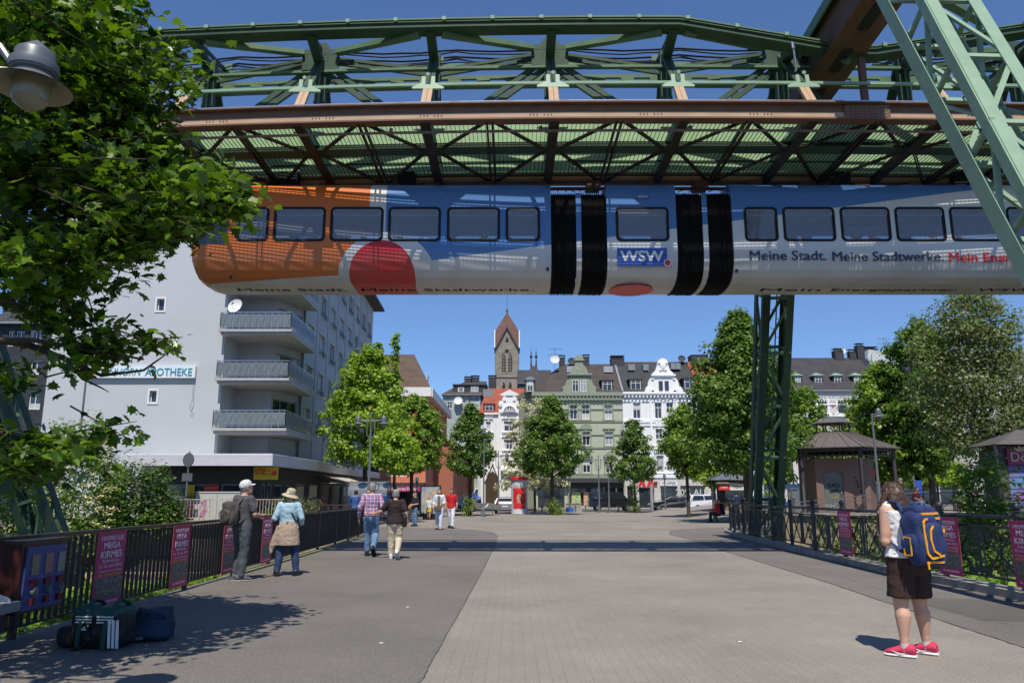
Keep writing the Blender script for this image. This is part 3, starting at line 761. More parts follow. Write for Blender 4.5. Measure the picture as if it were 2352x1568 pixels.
# nose: sections closing towards the driver's end
mb=MB(); secs=[]; full=[(0,2.5),(0,1.7)]+PROF[1:]+[(2.2-y,z) for y,z in reversed(PROF[1:-1])]+[(2.2,1.7),(2.2,2.5),(2.07,2.77),(1.6,2.87),(1.1,2.9),(.6,2.87),(.13,2.77)]
for t,sx_,zl,zh in ((0,1,0,2.9),(.18,.985,.05,2.87),(.34,.95,.15,2.82),(.44,.88,.34,2.72),(.50,.72,.62,2.5),(.52,.5,.9,2.3)):
    secs.append([(xl-t,1.1+(y-1.1)*sx_,zl+(z/2.9)*(zh-zl)) for y,z in full])
for a,b in zip(secs,secs[1:]):
    n=len(a)
    for k in range(n): mb.poly([a[k],b[k],b[(k+1)%n],a[(k+1)%n]])
mb.poly(secs[-1][::-1])
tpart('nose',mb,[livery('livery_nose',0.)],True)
mb=MB(); mb.prism(rrect(-.85,.85,0,1.05,.15),(xl-.50,1.1,1.5),(0,-1,0),(.02,0,1),(-.05,0,0)); tpart('windscreen',mb,[winglass])
mb=MB(); a,b=tx(446,540),tx(522,540); mb.prism(rrect(a,b,WZ0-.1,WZ1-.05,.12),(0,-.006,0),(1,0,0),(0,0,1),(0,.01,0)); tpart('window',mb,[winglass])
# bellows
for a,b in ((1266,1324),(1336,1394),(1556,1616),(1628,1684)):
    a,b=tx(a)+.01,tx(b)-.01; mb=MB(); n=26
    full2=[(0.,2.4),(0,1.6)]+PROF[1:]+[(2.2-y,z) for y,z in reversed(PROF[1:-1])]+[(2.2,1.6),(2.2,2.4),(2.1,2.58),(1.1,2.66),(.1,2.58)]
    prev=None
    for i in range(n+1):
        x=a+(b-a)*i/n; g=.0 if i%2 else .055; g+=random.uniform(-.008,.008)
        sec=[(x+random.uniform(-.004,.004),1.1+(y-1.1)*(1-g*.9),(z-1.3)*(1-g*.8)+1.3-.03) for y,z in full2]
        if prev:
            k_=len(sec)
            for k in range(k_): mb.poly([prev[k],prev[(k+1)%k_],sec[(k+1)%k_],sec[k]])
        prev=sec
    tpart('bellows',mb,[rubber])
    mb=MB()
    for q in range(2): mb.tube([(a+.1+q*.2+random.uniform(-.05,.1)+.1*t,.1,2.56+.12*math.sin(t*PI/5)) for t in range(6)],.012,5)
    tpart('hose',mb,[rubber])
for a,b in ((1324,1336),(1616,1628)):
    a,b=tx(a),tx(b); mb=MB(); pr=[(0,2.5)]+PROF[1:]+[(2.2-y,z) for y,z in reversed(PROF[1:-1])]+[(2.2,2.5)]
    for (ya,za),(yb,zb_) in zip(pr,pr[1:]): mb.poly([(a,ya,za),(a,yb,zb_),(b,yb,zb_),(b,ya,za)])
    mb.box(a,b,.02,2.18,2.45,2.5)
    tpart('joint_ring',mb,[livery('livery_ring',0.)])
# hangers to the rail
for x in (-10,-6.6,6.0,9.5): mb=MB(); mb.box(x-.25,x+.25,.95,1.25,2.88,3.9); mb.tube([(x-.5,1.1,3.95),(x+.5,1.1,3.95)],.05,6); tpart('hanger_arm',mb,[blackm])
# small fittings
for xx,yy in ((1258,618),(1692,622),(530,637)): mb=MB(); c=V(tx(xx,yy),-.012,tz(yy)); mb.box(c.x-.035,c.x+.035,c.y,0.02,c.z-.05,c.z+.05); tpart('side_marker',mb,[blackm])
# lettering
navy=mat('lettering_navy',(.035,.055,.10),.5,var=0); redl=mat('lettering_red',(.60,.03,.04),.5,var=0); blueplate=mat('sign_blue',(.04,.10,.38),.4,var=.03); redb=mat('sign_red',(.66,.03,.03),.4,var=.03)
def lettering(s,xa,xb,y,hh,m,bold=.014,name='lettering',yy=-.008,par=None):
    """fit text between two readings on the side"""
    t=text_mb(s,1.,bold); w=max(v[0] for v in t.v)-min(v[0] for v in t.v); c=(max(v[0] for v in t.v)+min(v[0] for v in t.v))/2
    sx=(tx(xb,y)-tx(xa,y))/w; sz=hh
    M=T((tx(xa,y)+tx(xb,y))/2,yy,tz(y))@Matrix.Diagonal((sx,1,sz,1))@T(-c,0,0)
    mb=MB(); mb.add(t,M); o=tpart(name,mb,[m],par=par); return o
lettering('Meine Stadt.',1722,1898,588,.37,navy); lettering('Meine Stadtwerke.',1912,2167,590,.37,navy); lettering('Mein Energiepartner.',2180,2475,592,.37,redl)
mb=MB(); mb.box(tx(1418,590),tx(1532,590),-.014,.0,tz(611),tz(570)); o=tpart('sign_plate',mb,[blueplate]); lettering('WSW',1424,1524,590,.42,white,.03,yy=-.02,par=o)
mb=MB(); mb.tube([(tx(1533,603),-.022,tz(604)),(tx(1533,603),0,tz(604))],.105,16); mb.tube([(tx(1533,603),-.026,tz(604)),(tx(1533,603),0,tz(604))],.08,16,m=1); tpart('sign_dot',mb,[white,redb])
mb=MB(); mb.box(tx(1462,452),tx(1490,452),-.01,.0,tz(457),tz(448)); o=tpart('sign_plate',mb,[blueplate]); lettering('WSW',1464,1488,452.5,.1,white,.03,yy=-.015,par=o)
# lettering on the flat belly
def belly(s,xa,xb,m,y=1.55,h=.34):
    t=text_mb(s,1.,0.); w=max(v[0] for v in t.v)-min(v[0] for v in t.v); c=(max(v[0] for v in t.v)+min(v[0] for v in t.v))/2
    xa=at(xa,668,21.3).x-TX; xb=at(xb,668,21.3).x-TX; sx=(xb-xa)/w
    M=Matrix(((sx,0,0,(xa+xb)/2-c*sx),(0,0,-h,y),(0,-1,0,-.006),(0,0,0,1)))
    # reads from below: letter tops towards the near side
    mb=MB(); mb.v=[((v[0]-c)*sx+(xa+xb)/2,y-v[2]*h,-.006+0*v[1]) for v in t.v]; mb.f=[tuple(reversed(f)) for f in t.f]; mb.m=list(t.m); tpart('lettering',mb,[m])
bn=mat('belly_lettering_grey',(.27,.26,.24),.6,var=.1); br=mat('belly_lettering_red',(.38,.19,.16),.6,var=.1)
belly('Meine Stadt.',560,805,bn,.95); belly('Meine Stadtwerke.',838,1225,bn,.95); belly('Mein',1735,1870,br,.95); belly('Energiepartner',1895,2175,br,.95); belly('WSW',2222,2345,bn,.95)
mb=MB(); c=(tx(1462,660),1.0); mb.v=[(c[0]+.62*math.cos(2*PI*k/32),c[1]+.62*math.sin(2*PI*k/32),-.006) for k in range(32)]; mb.f=[tuple(reversed(range(32)))]; mb.m=[0]; tpart('round_emblem',mb,[redb])
# ================================================================ buildings
def facade(mb,M,x0,x1,z0,z1,holes,depth=.18,m=0,mr=None):
    """wall in the local XZ plane facing -Y with rectangular openings and their reveals"""
    mr=m if mr is None else mr
    xs=sorted({x0,x1,*[min(max(v,x0),x1) for h in holes for v in h[:2]]}); zs=sorted({z0,z1,*[min(max(v,z0),z1) for h in holes for v in h[2:4]]})
    for a,b in zip(xs,xs[1:]):
        for c,d in zip(zs,zs[1:]):
            mx,mz=(a+b)/2,(c+d)/2
            if any(h[0]<mx<h[1] and h[2]<mz<h[3] for h in holes): continue
            mb.poly([M@V(a,0,c),M@V(b,0,c),M@V(b,0,d),M@V(a,0,d)],m)
    for a,b,c,d in [h[:4] for h in holes]:
        for q in ([(a,0,c),(a,0,d),(a,depth,d),(a,depth,c)],[(b,0,c),(b,depth,c),(b,depth,d),(b,0,d)],[(a,0,d),(b,0,d),(b,depth,d),(a,depth,d)],[(a,0,c),(a,depth,c),(b,depth,c),(b,0,c)]):
            mb.poly([M@V(*p) for p in q],mr)
PANES=[winglass,winlight]
def window(par,M,x0,x1,z0,z1,y=.14,fr=.06,mull=1,trans=0,m=None,pane=None,name='window',sill=None,label=None):
    mb=MB(); d=.06
    def bx(a,b,c,e,y0=0): 
        t=MB(); t.box(a,b,y+y0,y+d,c,e); mb.add(t,M)
    bx(x0,x0+fr,z0,z1);bx(x1-fr,x1,z0,z1);bx(x0+fr,x1-fr,z0,z0+fr);bx(x0+fr,x1-fr,z1-fr,z1)
    for k in range(mull): c=x0+(x1-x0)*(k+1)/(mull+1); bx(c-fr*.45,c+fr*.45,z0+fr,z1-fr,.004)
    if trans: c=z0+(z1-z0)*trans; bx(x0+fr,x1-fr,c-fr*.45,c+fr*.45,.008)
    w=mb.build(name,m or whitew,par)
    g=MB(); g.poly([M@V(*p) for p in ((x0,y+.035,z0),(x1,y+.035,z0),(x1,y+.035,z1),(x0,y+.035,z1))]); 
    pn=pane or random.choices(PANES,(4,1))[0]
    link('pane',g.mesh('pane',pn),w)
    if pane is None and random.random()<.55:
        c=MB(); k=random.choice((0,1,2)); yy=y+.03
        if k==0:
            for a,b in ((x0+.02,x0+(x1-x0)*.25),(x1-(x1-x0)*.25,x1-.02)): c.poly([M@V(*p) for p in ((a,yy,z0),(b,yy,z0),(b,yy,z1),(a,yy,z1))])
        elif k==1: c.poly([M@V(*p) for p in ((x0,yy,z0+(z1-z0)*.55),(x1,yy,z0+(z1-z0)*.55),(x1,yy,z1),(x0,yy,z1))])
        else: c.poly([M@V(*p) for p in ((x0,yy,z0),(x1,yy,z0),(x1,yy,z0+(z1-z0)*.4),(x0,yy,z0+(z1-z0)*.4))])
        link('curtain',c.mesh('curtain',curtain),w)
    if sill:
        s=MB(); t=MB(); t.box(x0-.12,x1+.12,-.12,.0,z0-.12,z0-.02); s.add(t,M); s.build('sill',sill,w)
    return w
curtain=mat('net_curtain',(.50,.50,.48),.9,var=.15,vs=12)
I4=Matrix.Identity(4)
def surround(mb,x0,x1,z0,z1,w=.16,p=.07,head=0,m=0,key=True):
    """moulded frame round an opening; head 1 = straight cornice, 2 = triangular, 3 = arched pediment"""
    mb.box(x0-w,x0,-p,0,z0-.05,z1+w,m); mb.box(x1,x1+w,-p,0,z0-.05,z1+w,m); mb.box(x0,x1,-p,0,z1,z1+w,m)
    mb.box(x0-w-.1,x1+w+.1,-p*2,0,z0-.22,z0-.052,m); 
    for s in (x0-w,x1): mb.box(s+.02,s+w-.02,-p*1.6,0,z0-.4,z0-.222,m)
    if key: mb.box((x0+x1)/2-.1,(x0+x1)/2+.1,-p*1.7,-p-.002,z1-.02,z1+w+.06,m)
    if head: mb.box(x0-w-.1,x1+w+.1,-p*2.4,0,z1+w+.12,z1+w+.26,m)
    if head>=2:
        c=(x0+x1)/2; h=.55; L=(x1-x0)/2+w+.1; z=z1+w+.262
        n=9 if head==3 else 1
        pts=[(-L,0)]+([(L*math.cos(PI-PI*k/n),h*math.sin(PI*k/n)) for k in range(1,n)] if head==3 else [(0,h)])+[(L,0)]
        mb.prism(pts,(c,-p*2.2,z),(1,0,0),(0,0,1),(0,p*2.2,0),m)
        if head==2: mb.prism([(x*.72,y*.72+.02) for x,y in pts],(c,-p*2.2-.02,z+.02),(1,0,0),(0,0,1),(0,.02,0),m)
def roof_gable(mb,x0,x1,y0,y1,z0,z1,m=0,hipL=0,hipR=0,over=.3):
    """pitched roof, ridge along x"""
    ym=(y0+y1)/2; a=V(x0-over,y0-over,z0); b=V(x1+over,y0-over,z0); c=V(x1+over,y1+over,z0); d=V(x0-over,y1+over,z0); r0=V(x0-over+hipL,ym,z1); r1=V(x1+over-hipR,ym,z1)
    mb.poly([a,b,r1,r0],m); mb.poly([c,d,r0,r1],m); mb.poly([b,c,r1],m); mb.poly([d,a,r0],m); mb.poly([a,d,c,b],m)
def chimney(par,x,y,z0,z1,w=.7,m=None,cap=True):
    mb=MB(); mb.box(x-w/2,x+w/2,y-w/2,y+w/2,z0,z1); mb.box(x-w/2-.05,x+w/2+.05,y-w/2-.05,y+w/2+.05,z1,z1+.08)
    if cap: 
        for s in (-1,1): mb.box(x+s*w*.4-.03,x+s*w*.4+.03,y-.03,y+.03,z1+.08,z1+.35)
        mb.box(x-w/2-.08,x+w/2+.08,y-w/2,y+w/2,z1+.35,z1+.40)
    return mb.build('chimney',m or slate,par)
def dormer(par,x0,x1,z0,z1,yf,yb,mwall,mroof,kind='flat',win=True):
    """box dormer standing out of a roof slope"""
    mb=MB(); mb.box(x0,x1,yf,yb,z0-.3,z1)
    mb.box(x0-.15,x1+.15,yf-.15,yb,z1,z1+.12,1)
    if kind=='hip':
        c=(x0+x1)/2; h=(x1-x0)*.45; a=V(x0-.25,yf-.25,z1+.121);b=V(x1+.25,yf-.25,z1+.121);e=V(c,yf+(x1-x0)*.5,z1+h+.1);f=V(c,yb+1,z1+h+.1);g=V(x1+.25,yb,z1+.121);hh=V(x0-.25,yb,z1+.121)
        mb.poly([a,b,e],1);mb.poly([b,g,f,e],1);mb.poly([hh,a,e,f],1)
    o=mb.build('dormer',[mwall,mroof],par)
    if win: window(o,T(0,yf-.13,0),x0+.14,x1-.14,z0+.05,z1-.08,y=.06,mull=1,trans=.72)
    return o
slate=mat('slate_grey',(.045,.045,.05),.7,var=.2); lead=mat('lead_sheet',(.22,.24,.26),.5,var=.1)
rooftile=tiles('dark_roof_tiles',(.085,.070,.062),(.066,.055,.050),.30,.28,.8,1.); roofbrown=tiles('brown_roof_tiles',(.135,.088,.062),(.10,.070,.055),.32,.36,.8,1.2)
roofred=tiles('red_roof_tiles',(.36,.095,.05),(.30,.08,.045),.3,.35,.8,1.2); roofslate=tiles('slate_roof_tiles',(.058,.060,.062),(.048,.049,.052),.3,.25,.75,1.)
copper=mat('green_copper',(.20,.30,.22),.6,var=.12)
greenwall=mat('sage_green_plaster',(.42,.445,.33),.85,var=.05,vs=.8,dirt=.2); greentrim=mat('sage_green_trim',(.26,.29,.21),.8,var=.06)
whitewall=mat('white_plaster',(.76,.76,.75),.8,var=.03,vs=.8,dirt=.10); whitetrim=mat('white_stucco',(.80,.80,.79),.75,var=.03)
dish_m=mat('dish_grey',(.6,.6,.6),.5,var=.03)
def hY(x,y,Y,cx=1148.4,cy=775.2,k=.2857):
    v=at(cx+k*x,cy+k*y,Y); return v.x,v.z
def dish(par,x,y,z,r=.45,yaw=0,m=None,name='satellite_dish'):
    mb=MB(); ax=V(math.sin(yaw),-math.cos(yaw),.45).normalized()
    mb.lathe([(.02,0),(r*.5,.04),(r*.85,.11),(r,.17),(r,.15),(r*.83,.08),(.01,-.03)],(x,y,z),18,0,ax)
    mb.tube([V(x,y,z)-ax*.05,V(x,y+.05,z-.9)],.03,6,m=0); mb.tube([V(x,y,z-r*.8),V(x,y,z)+ax*r*.9],.015,5)
    return mb.build(name,[m or dish_m],par,True)
def antenna(par,x,y,z0,z1,n=6):
    mb=MB(); mb.tube([(x,y,z0),(x,y,z1)],.03,5)
    for k,zz in ((0,z1-.15),(1,z1-.9)):
        mb.tube([(x-.9,y,zz),(x+.9,y,zz)],.02,4)
        for q in range(n): xx=x-.85+q*1.7/(n-1); mb.tube([(xx,y-.25,zz),(xx,y+.25,zz)],.014,4); mb.tube([(xx,y,zz-.2),(xx,y,zz+.2)],.014,4)
    return mb.build('antenna',[greyp],par)
Y0=95.
def H(x,y,Y=Y0): return hY(x,y,Y)
def hx(x,y=500,Y=Y0): return hY(x,y,Y)[0]
def hz_(y,x=700,Y=Y0): return hY(x,y,Y)[1]
def signpart(par,x0,x1,z0,z1,y,m,txt=None,tm=None,size=.6,bold=.01,name='sign_board',d=.1,ax=0):
    mb=MB(); mb.box(x0,x1,y-d,y,z0,z1); o=mb.build(name,m,par)
    if txt:
        t=text_mb(txt,1.,bold); w=max(v[0] for v in t.v)-min(v[0] for v in t.v); c=(max(v[0] for v in t.v)+min(v[0] for v in t.v))/2
        s=(x1-x0)*size/w; hh=min(s*1.25,(z1-z0)*.95)
        b=MB(); b.add(t,T((x0+x1)/2+ax,y-d-.012,(z0+z1)/2)@Matrix.Diagonal((s,1,hh,1))@T(-c,0,0)); b.build('lettering',tm,o)
    return o
# ---- green corner house
def house_green():
    xl,xr=hx(268),hx(983); ze=hz_(440); zr=hz_(208,700,Y0+6); zb=-.1
    xt=hx(160)
    rt=thing('corner_house','sage green corner house with dark roof, corner turret and scrolled central gable','house',(xl,Y0,0))
    o_=V(xl,Y0,0)
    def X(x,y=600): return hx(x,y)-xl
    def Z(y,x=700): return hz_(y,x)
    W_=xr-xl; dp=13
    cols=[(560,622),(658,720),(840,902),(400,462)]; rows=[(655,540),(865,755),(1085,975)]
    holes=[(X(a),X(b),Z(r0),Z(r1)) for r0,r1 in rows for a,b in cols]
    zs=Z(1140); zsb=Z(1385)
    sh=[(X(300),X(510),zsb,Z(1205)),(X(535),X(570),zsb,Z(1205)),(X(575),X(765),zsb+.5,Z(1205)),(X(790),X(915),zsb+.2,Z(1200)),(X(925),X(975),zsb,Z(1200))]
    mb=MB(); facade(mb,I4,0,W_,zb,ze,holes+sh,.22); a=X(160)
    mb.poly([(a,3.2,zb),(0,0,zb),(0,0,ze),(a,3.2,ze)]); mb.poly([(a,dp,zb),(a,3.2,zb),(a,3.2,ze),(a,dp,ze)]); mb.poly([(W_,0,zb),(W_,dp,zb),(W_,dp,ze),(W_,0,ze)]); mb.poly([(W_,dp,zb),(a,dp,zb),(a,dp,ze),(W_,dp,ze)])
    wl=mb.build('wall',[greenwall],rt)
    mb=MB()
    for (hx0,hx1,z0,z1),i in zip(holes,range(99)): surround(mb,hx0,hx1,z0,z1,.17,.07,(1,3,1,0)[i%4] if 4<=i<8 else (2 if i>=8 else 0))
    for yy,hh in ((672,.22),(883,.22),(1112,.5),(575,.12),(780,.12)): mb.box(0,W_,-.1,0,Z(yy)-hh/2,Z(yy)+hh/2)
    mb.box(-.2,W_+.05,-.45,0,Z(470),Z(440)); mb.box(-.2,W_+.05,-.28,0,Z(505),Z(470)-.002)
    for k in range(24): x=.3+k*(W_-.6)/23; mb.box(x-.08,x+.08,-.4,-.28,Z(500),Z(472))
    mb.prism([(-.3,0),(.1,0),(.1,.5),(-.3,.5)],(a-.3,3.5,Z(470)),V(-a,-3.2,0).normalized(),(0,0,1),(-.3,-.3,0)) if 0 else None
    tr=MB(); tr.poly([(a-.3,3.0,Z(470)),(0,-.45,Z(470)),(0,-.45,Z(440)),(a-.3,3.0,Z(440))]); mb.add(tr)
    mb.build('cornice',[greentrim],rt)
    for i,h in enumerate(holes): window(rt,I4,*h,y=.12,mull=1,trans=.68,fr=.075,pane=(winlight if i==6 else None))
    for h in sh: window(rt,I4,*h,y=.14,mull=0,m=darkin if h[1]-h[0]<.8 else slate,pane=winglass,name='shop_window')
    mb=MB(); mb.box(.1,W_-.1,-.9,0,Z(1165),Z(1140)); mb.box(.1,W_-.1,-.12,0,Z(1205),Z(1166)); mb.build('shop_canopy',[slate],rt)
    # painted posters in the shop window
    pm1=mat('poster_cartoon_a',(.55,.50,.12),.6,c2=(.12,.35,.25),vs=3,det=1); pm2=mat('poster_cartoon_b',(.62,.42,.12),.6,c2=(.45,.20,.30),vs=3,det=1)
    for (x0,x1,y0,y1),pm in (((565,637,1340,1240),pm1),((660,740,1350,1240),pm2)):
        mb=MB(); mb.box(X(x0),X(x1),-.03,.02,Z(y0),Z(y1)); mb.build('poster',pm,rt)
    # roof: front slope, hip to the left
    mb=MB(); zr_=zr; yb=dp/2
    xr0=hx(510,208,Y0+6.5)-xl
    mb.poly([(-.0,-.3,ze),(W_,-.3,ze),(W_,yb,zr_),(xr0,yb,zr_)]); mb.poly([(W_,dp,ze),(a,dp,ze),(xr0,yb,zr_),(W_,yb,zr_)]); mb.poly([(a-.2,3,ze),(-.0,-.3,ze),(xr0,yb,zr_)]); mb.poly([(a,dp,ze),(a-.2,3,ze),(xr0,yb,zr_)]); mb.poly([(W_,-.3,ze),(W_,dp,ze),(W_,yb,zr_)])
    rf=mb.build('roof',[rooftile],rt)
    # turret spire over the corner
    mb=MB(); ax0,ax1=hx(205,430)-xl,hx(348,430)-xl; tx0,tx1=hx(248,210)-xl,hx(302,210)-xl; zt1=hz_(205,275); ztb=ze
    yf,yk=.6,4.2
    b=[V(ax0,yf,ztb),V(ax1,yf,ztb),V(ax1,yk,ztb),V(ax0,yk,ztb)]; t=[V(tx0,yf+1.4,zt1),V(tx1,yf+1.4,zt1),V(tx1,yf+2.2,zt1),V(tx0,yf+2.2,zt1)]
    for k in range(4): mb.poly([b[k],b[(k+1)%4],t[(k+1)%4],t[k]])
    mb.poly(t); o=mb.build('turret_roof',[slate],rt)
    mb=MB()
    for q in (tx0+.1,tx1-.1): mb.lathe([(.14,0),(.10,.4),(.07,.9),(.05,1.0),(.17,1.15),(.2,1.27),(.15,1.4),(.05,1.5),(.09,1.75),(.03,1.85),(.02,2.4)],(q,yf+1.8,zt1),10)
    mb.build('finial',[slate],o)
    dx0,dx1=hx(208,430)-xl,hx(275,430)-xl; dz0,dz1=hz_(440,240),hz_(345,240)
    d=MB(); d.box(dx0,dx1,-.2,1.5,ze,dz1); n=10
    d.prism([(-(dx1-dx0)/2-.15,0)]+[((dx1-dx0)/2*1.1*math.cos(PI-PI*k/n),(dx1-dx0)*.42*math.sin(PI*k/n)) for k in range(n+1)]+[((dx1-dx0)/2+.15,0)],((dx0+dx1)/2,-.4,dz1+.02),(1,0,0),(0,0,1),(0,1.8,0),m=1)
    d=d.build('turret_dormer',[greentrim,lead],rt); window(d,T(0,-.34,0),(dx0+dx1)/2-.35,(dx0+dx1)/2+.35,dz0+.1,dz1-.1,y=.06,mull=1,trans=.7)
    # scrolled gable
    gx0,gx1=X(555,440),X(722,440); g=MB(); gc=(gx0+gx1)/2; hw=(gx1-gx0)/2; z0,z1,z2,z3=Z(440),Z(305,640),Z(240,640),Z(185,640)
    g.box(gx0,gx1,-.25,2.5,ze,z1); g.box(X(503,430),X(557,430),-.3,.6,ze,Z(405)); g.box(X(722,430),X(772,430),-.3,.6,ze,Z(405))
    for s in (-1,1):
        g.prism([(0,0),(s*.95,0),(s*.6,.25),(s*.3,.8),(s*.16,1.5),(0,1.9)][::s],(gc+s*hw,-.2,Z(405)),(1,0,0),(0,0,1),(0,.4,0))
    g.box(gx0-.25,gx1+.25,-.5,.4,z1,z1+.22); hw2=hw*.85
    g.prism([(-hw2,0)]+[(-hw2*.98,.25),(-hw2*.8,.7),(-hw2*.55,1.0),(-hw2*.45,1.2),(-hw2*.45,z2-z1+.6),(hw2*.45,z2-z1+.6),(hw2*.45,1.2),(hw2*.55,1.0),(hw2*.8,.7),(hw2*.98,.25)]+[(hw2,0)],(gc,-.3,z1+.22),(1,0,0),(0,0,1),(0,.6,0))
    g.box(gc-hw2*.62,gc+hw2*.62,-.45,.4,z2+.82,z2+.98); n=12
    g.prism([(hw2*.5*math.cos(PI*k/n),hw2*.5*math.sin(PI*k/n)) for k in range(n+1)],(gc,-.35,z2+.98),(1,0,0),(0,0,1),(0,.5,0))
    g=g.build('gable',[greentrim],rt)
    for a_,b_ in ((580,630),(643,693)): window(g,T(0,-.42,0),X(a_,400),X(b_,400),Z(437),Z(345),y=.08,mull=1,trans=.7)
    t=MB(); t.add(text_mb('A E',.7,.005),T(gc,-.33,z1+.8)); t.build('lettering',greenwall,g)
    dormer(rt,X(822),X(915),Z(428),Z(345),.2,4,slate,slate)
    mb=MB(); 
    for xx,yy,w_ in ((866,263,.6),(568,262,.55)):
        x_,z_=hY(xx,yy,Y0+4.6); mb.box(x_-xl-w_,x_-xl+w_,4.0,4.8,z_-.35,z_+.45)
    mb.build('skylight',[mat('skylight_metal',(.35,.38,.4),.3)],rf)
    for (x_,y0,y1,w_) in ((498,262,168,.75),(691,208,162,.8),(940,208,175,1.7)): 
        xx,z1_=hY(x_,y1,Y0+6.5); chimney(rt,xx-xl,6.5,zr_-2.5,z1_,w_)
    xx,z_=hY(435,200,Y0+6); dish(rt,xx-xl,4.0,z_,.6); xx,z_=hY(578,192,Y0+6); dish(rt,xx-xl,6.2,z_,.55,m=slate)
    xx,z_=hY(437,95,Y0+6); antenna(rt,xx-xl,5,zr_-2,z_)
    sp=MB(); 
    for xx in (540,820): sp.box(X(xx)-.06,X(xx)+.06,-.2,-.12,Z(1390),Z(1200))
    sp.build('drainpipe',[greentrim],rt)
    return rt
house_green()
# ---- white stucco house
def house_white():
    xl,xr=hx(985),hx(1640); ze=hz_(438,1100); zb=-.1; W_=xr-xl; dp=13; zr=hY(1300,200,Y0+6.5)[1]
    rt=thing('stucco_house','white stucco house with ornate white gable and black roof between green house and tall tree','house',(xl,Y0+.05,0))
    def X(x,y=600): return hx(x,y)-xl
    def Z(y,x=1200): return hz_(y,x)
    cols=[(1070,1132),(1245,1302),(1338,1395),(1508,1575)]; rows=[(650,520),(860,730),(1080,945)]
    holes=[(X(a),X(b),Z(r0),Z(r1)) for r0,r1 in rows for a,b in cols]
    sh=[(X(1098),X(1215),Z(1390),Z(1205)),(X(1270),X(1400),Z(1370),Z(1190)),(X(1425),X(1620),Z(1370),Z(1190)),(X(1005),X(1050),Z(1330),Z(1190))]
    mb=MB(); facade(mb,I4,0,W_,zb,ze,holes+sh,.2)
    for q in ([(0,dp,zb),(0,0,zb),(0,0,ze),(0,dp,ze)],[(W_,0,zb),(W_,dp,zb),(W_,dp,ze),(W_,0,ze)],[(W_,dp,zb),(0,dp,zb),(0,dp,ze),(W_,dp,ze)]): mb.poly(q)
    mb.build('wall',[whitewall],rt)
    mb=MB()
    for i,h in enumerate(holes): surround(mb,*h,.15,.08,0 if i<4 else (2 if i in (5,6) else 1))
    for yy,hh in ((672,.3),(703,.15),(885,.3),(915,.12),(1112,.4)): mb.box(.02,W_,-.12,0,Z(yy)-hh/2,Z(yy)+hh/2)
    mb.box(0,W_+.1,-.5,0,Z(455),Z(438)); mb.box(0,W_+.1,-.3,0,Z(468),Z(455)-.002); mb.box(.02,W_,-.1,0,Z(515),Z(500))
    for k in range(22): x=.3+k*(W_-.6)/21; mb.box(x-.09,x+.09,-.42,-.3,Z(482),Z(467))
    for xx in (1212,1420): mb.box(X(xx)-.12,X(xx)+.12,-.2,0,Z(1130),Z(470))
    for k in range(14): mb.ball((X(1235)+k*(X(1405)-X(1235))/13,-.08,Z(488)+.12*math.sin(k*1.3)),.18,.1,.14,8,5)
    for r0 in (700,912):
        for c in (1271,1367): mb.ball((X(c),-.1,Z(r0)),.35,.1,.16,8,5)
    mb.build('cornice',[whitetrim],rt)
    for h in holes: window(rt,I4,*h,y=.1,mull=1,trans=.68,fr=.075)
    for h in sh: window(rt,I4,*h,y=.15,mull=0,pane=winglass,m=slate,name='shop_window')
    mb=MB(); facade(mb,T(0,-.1,0),0,W_,zb,Z(1140),[(a-.02,b+.02,c-.02,d+.02) for a,b,c,d in sh],.1); mb.build('shop_front',[mat('pale_stone_cladding',(.5,.48,.44),.8)],rt)
    signpart(rt,X(1265),X(1400),Z(1190),Z(1155),-.2,whitew,'WUPPER',mat('sign_blue_letters',(.02,.09,.22),.5),.82)
    s=signpart(rt,X(1212),X(1242),Z(1178),Z(1158),-.25,darkin,'20°C',mat('led_red',(.7,.02,.02),.5),.8,name='display')
    for xx in (1120,1188):
        t=MB(); t.add(text_mb('A',1.,.02),T(X(xx),-.35,Z(1170))@Matrix.Diagonal((1.5,1,1.7,1))); t.build('lettering',redb,rt)
    t=MB(); t.add(text_mb('20% AUF',1.,.01),T(X(1520),-.13,Z(1245))@Matrix.Diagonal((1.1,1,1.1,1))); t.add(text_mb('IHRE AUSWAHL',.4,.0),T(X(1520),-.13,Z(1280))); t.build('lettering',curtain,rt)
    t=MB(); t.add(text_mb('WUPPER APOTHEKE',.5,.0),T(X(1340),-.13,Z(1315))); t.build('lettering',lead,rt)
    mb=MB(); y_=6.5; mb.poly([(0,-.35,ze),(W_,-.35,ze),(W_,y_,zr),(0,y_,zr)]); mb.poly([(W_,dp,ze),(0,dp,ze),(0,y_,zr),(W_,y_,zr)]); mb.poly([(W_,-.35,ze),(W_,dp,ze),(W_,y_,zr)]); mb.poly([(0,-.35,ze),(0,y_,zr),(0,dp,ze)])
    rf=mb.build('roof',[roofslate],rt)
    mb=MB(); mb.box(0,.12,-.4,6.5,ze,ze+.02); mb.box(0,W_,6.4,6.6,zr,zr+.12)
    mb.bar((0,-.35,ze+.08),(0,6.5,zr+.08),.25,.12); mb.bar((W_,-.35,ze+.08),(W_,6.5,zr+.08),.25,.12); mb.build('verge',[lead],rf)
    # ornate gable
    g=MB(); zA,zB,zC,zD=Z(440),Z(312,1300),Z(212,1300),Z(160,1300); c=X(1312,400); hw=X(1390,400)-c
    g.box(c-hw,c+hw,-.35,2.5,Z(450),zB)
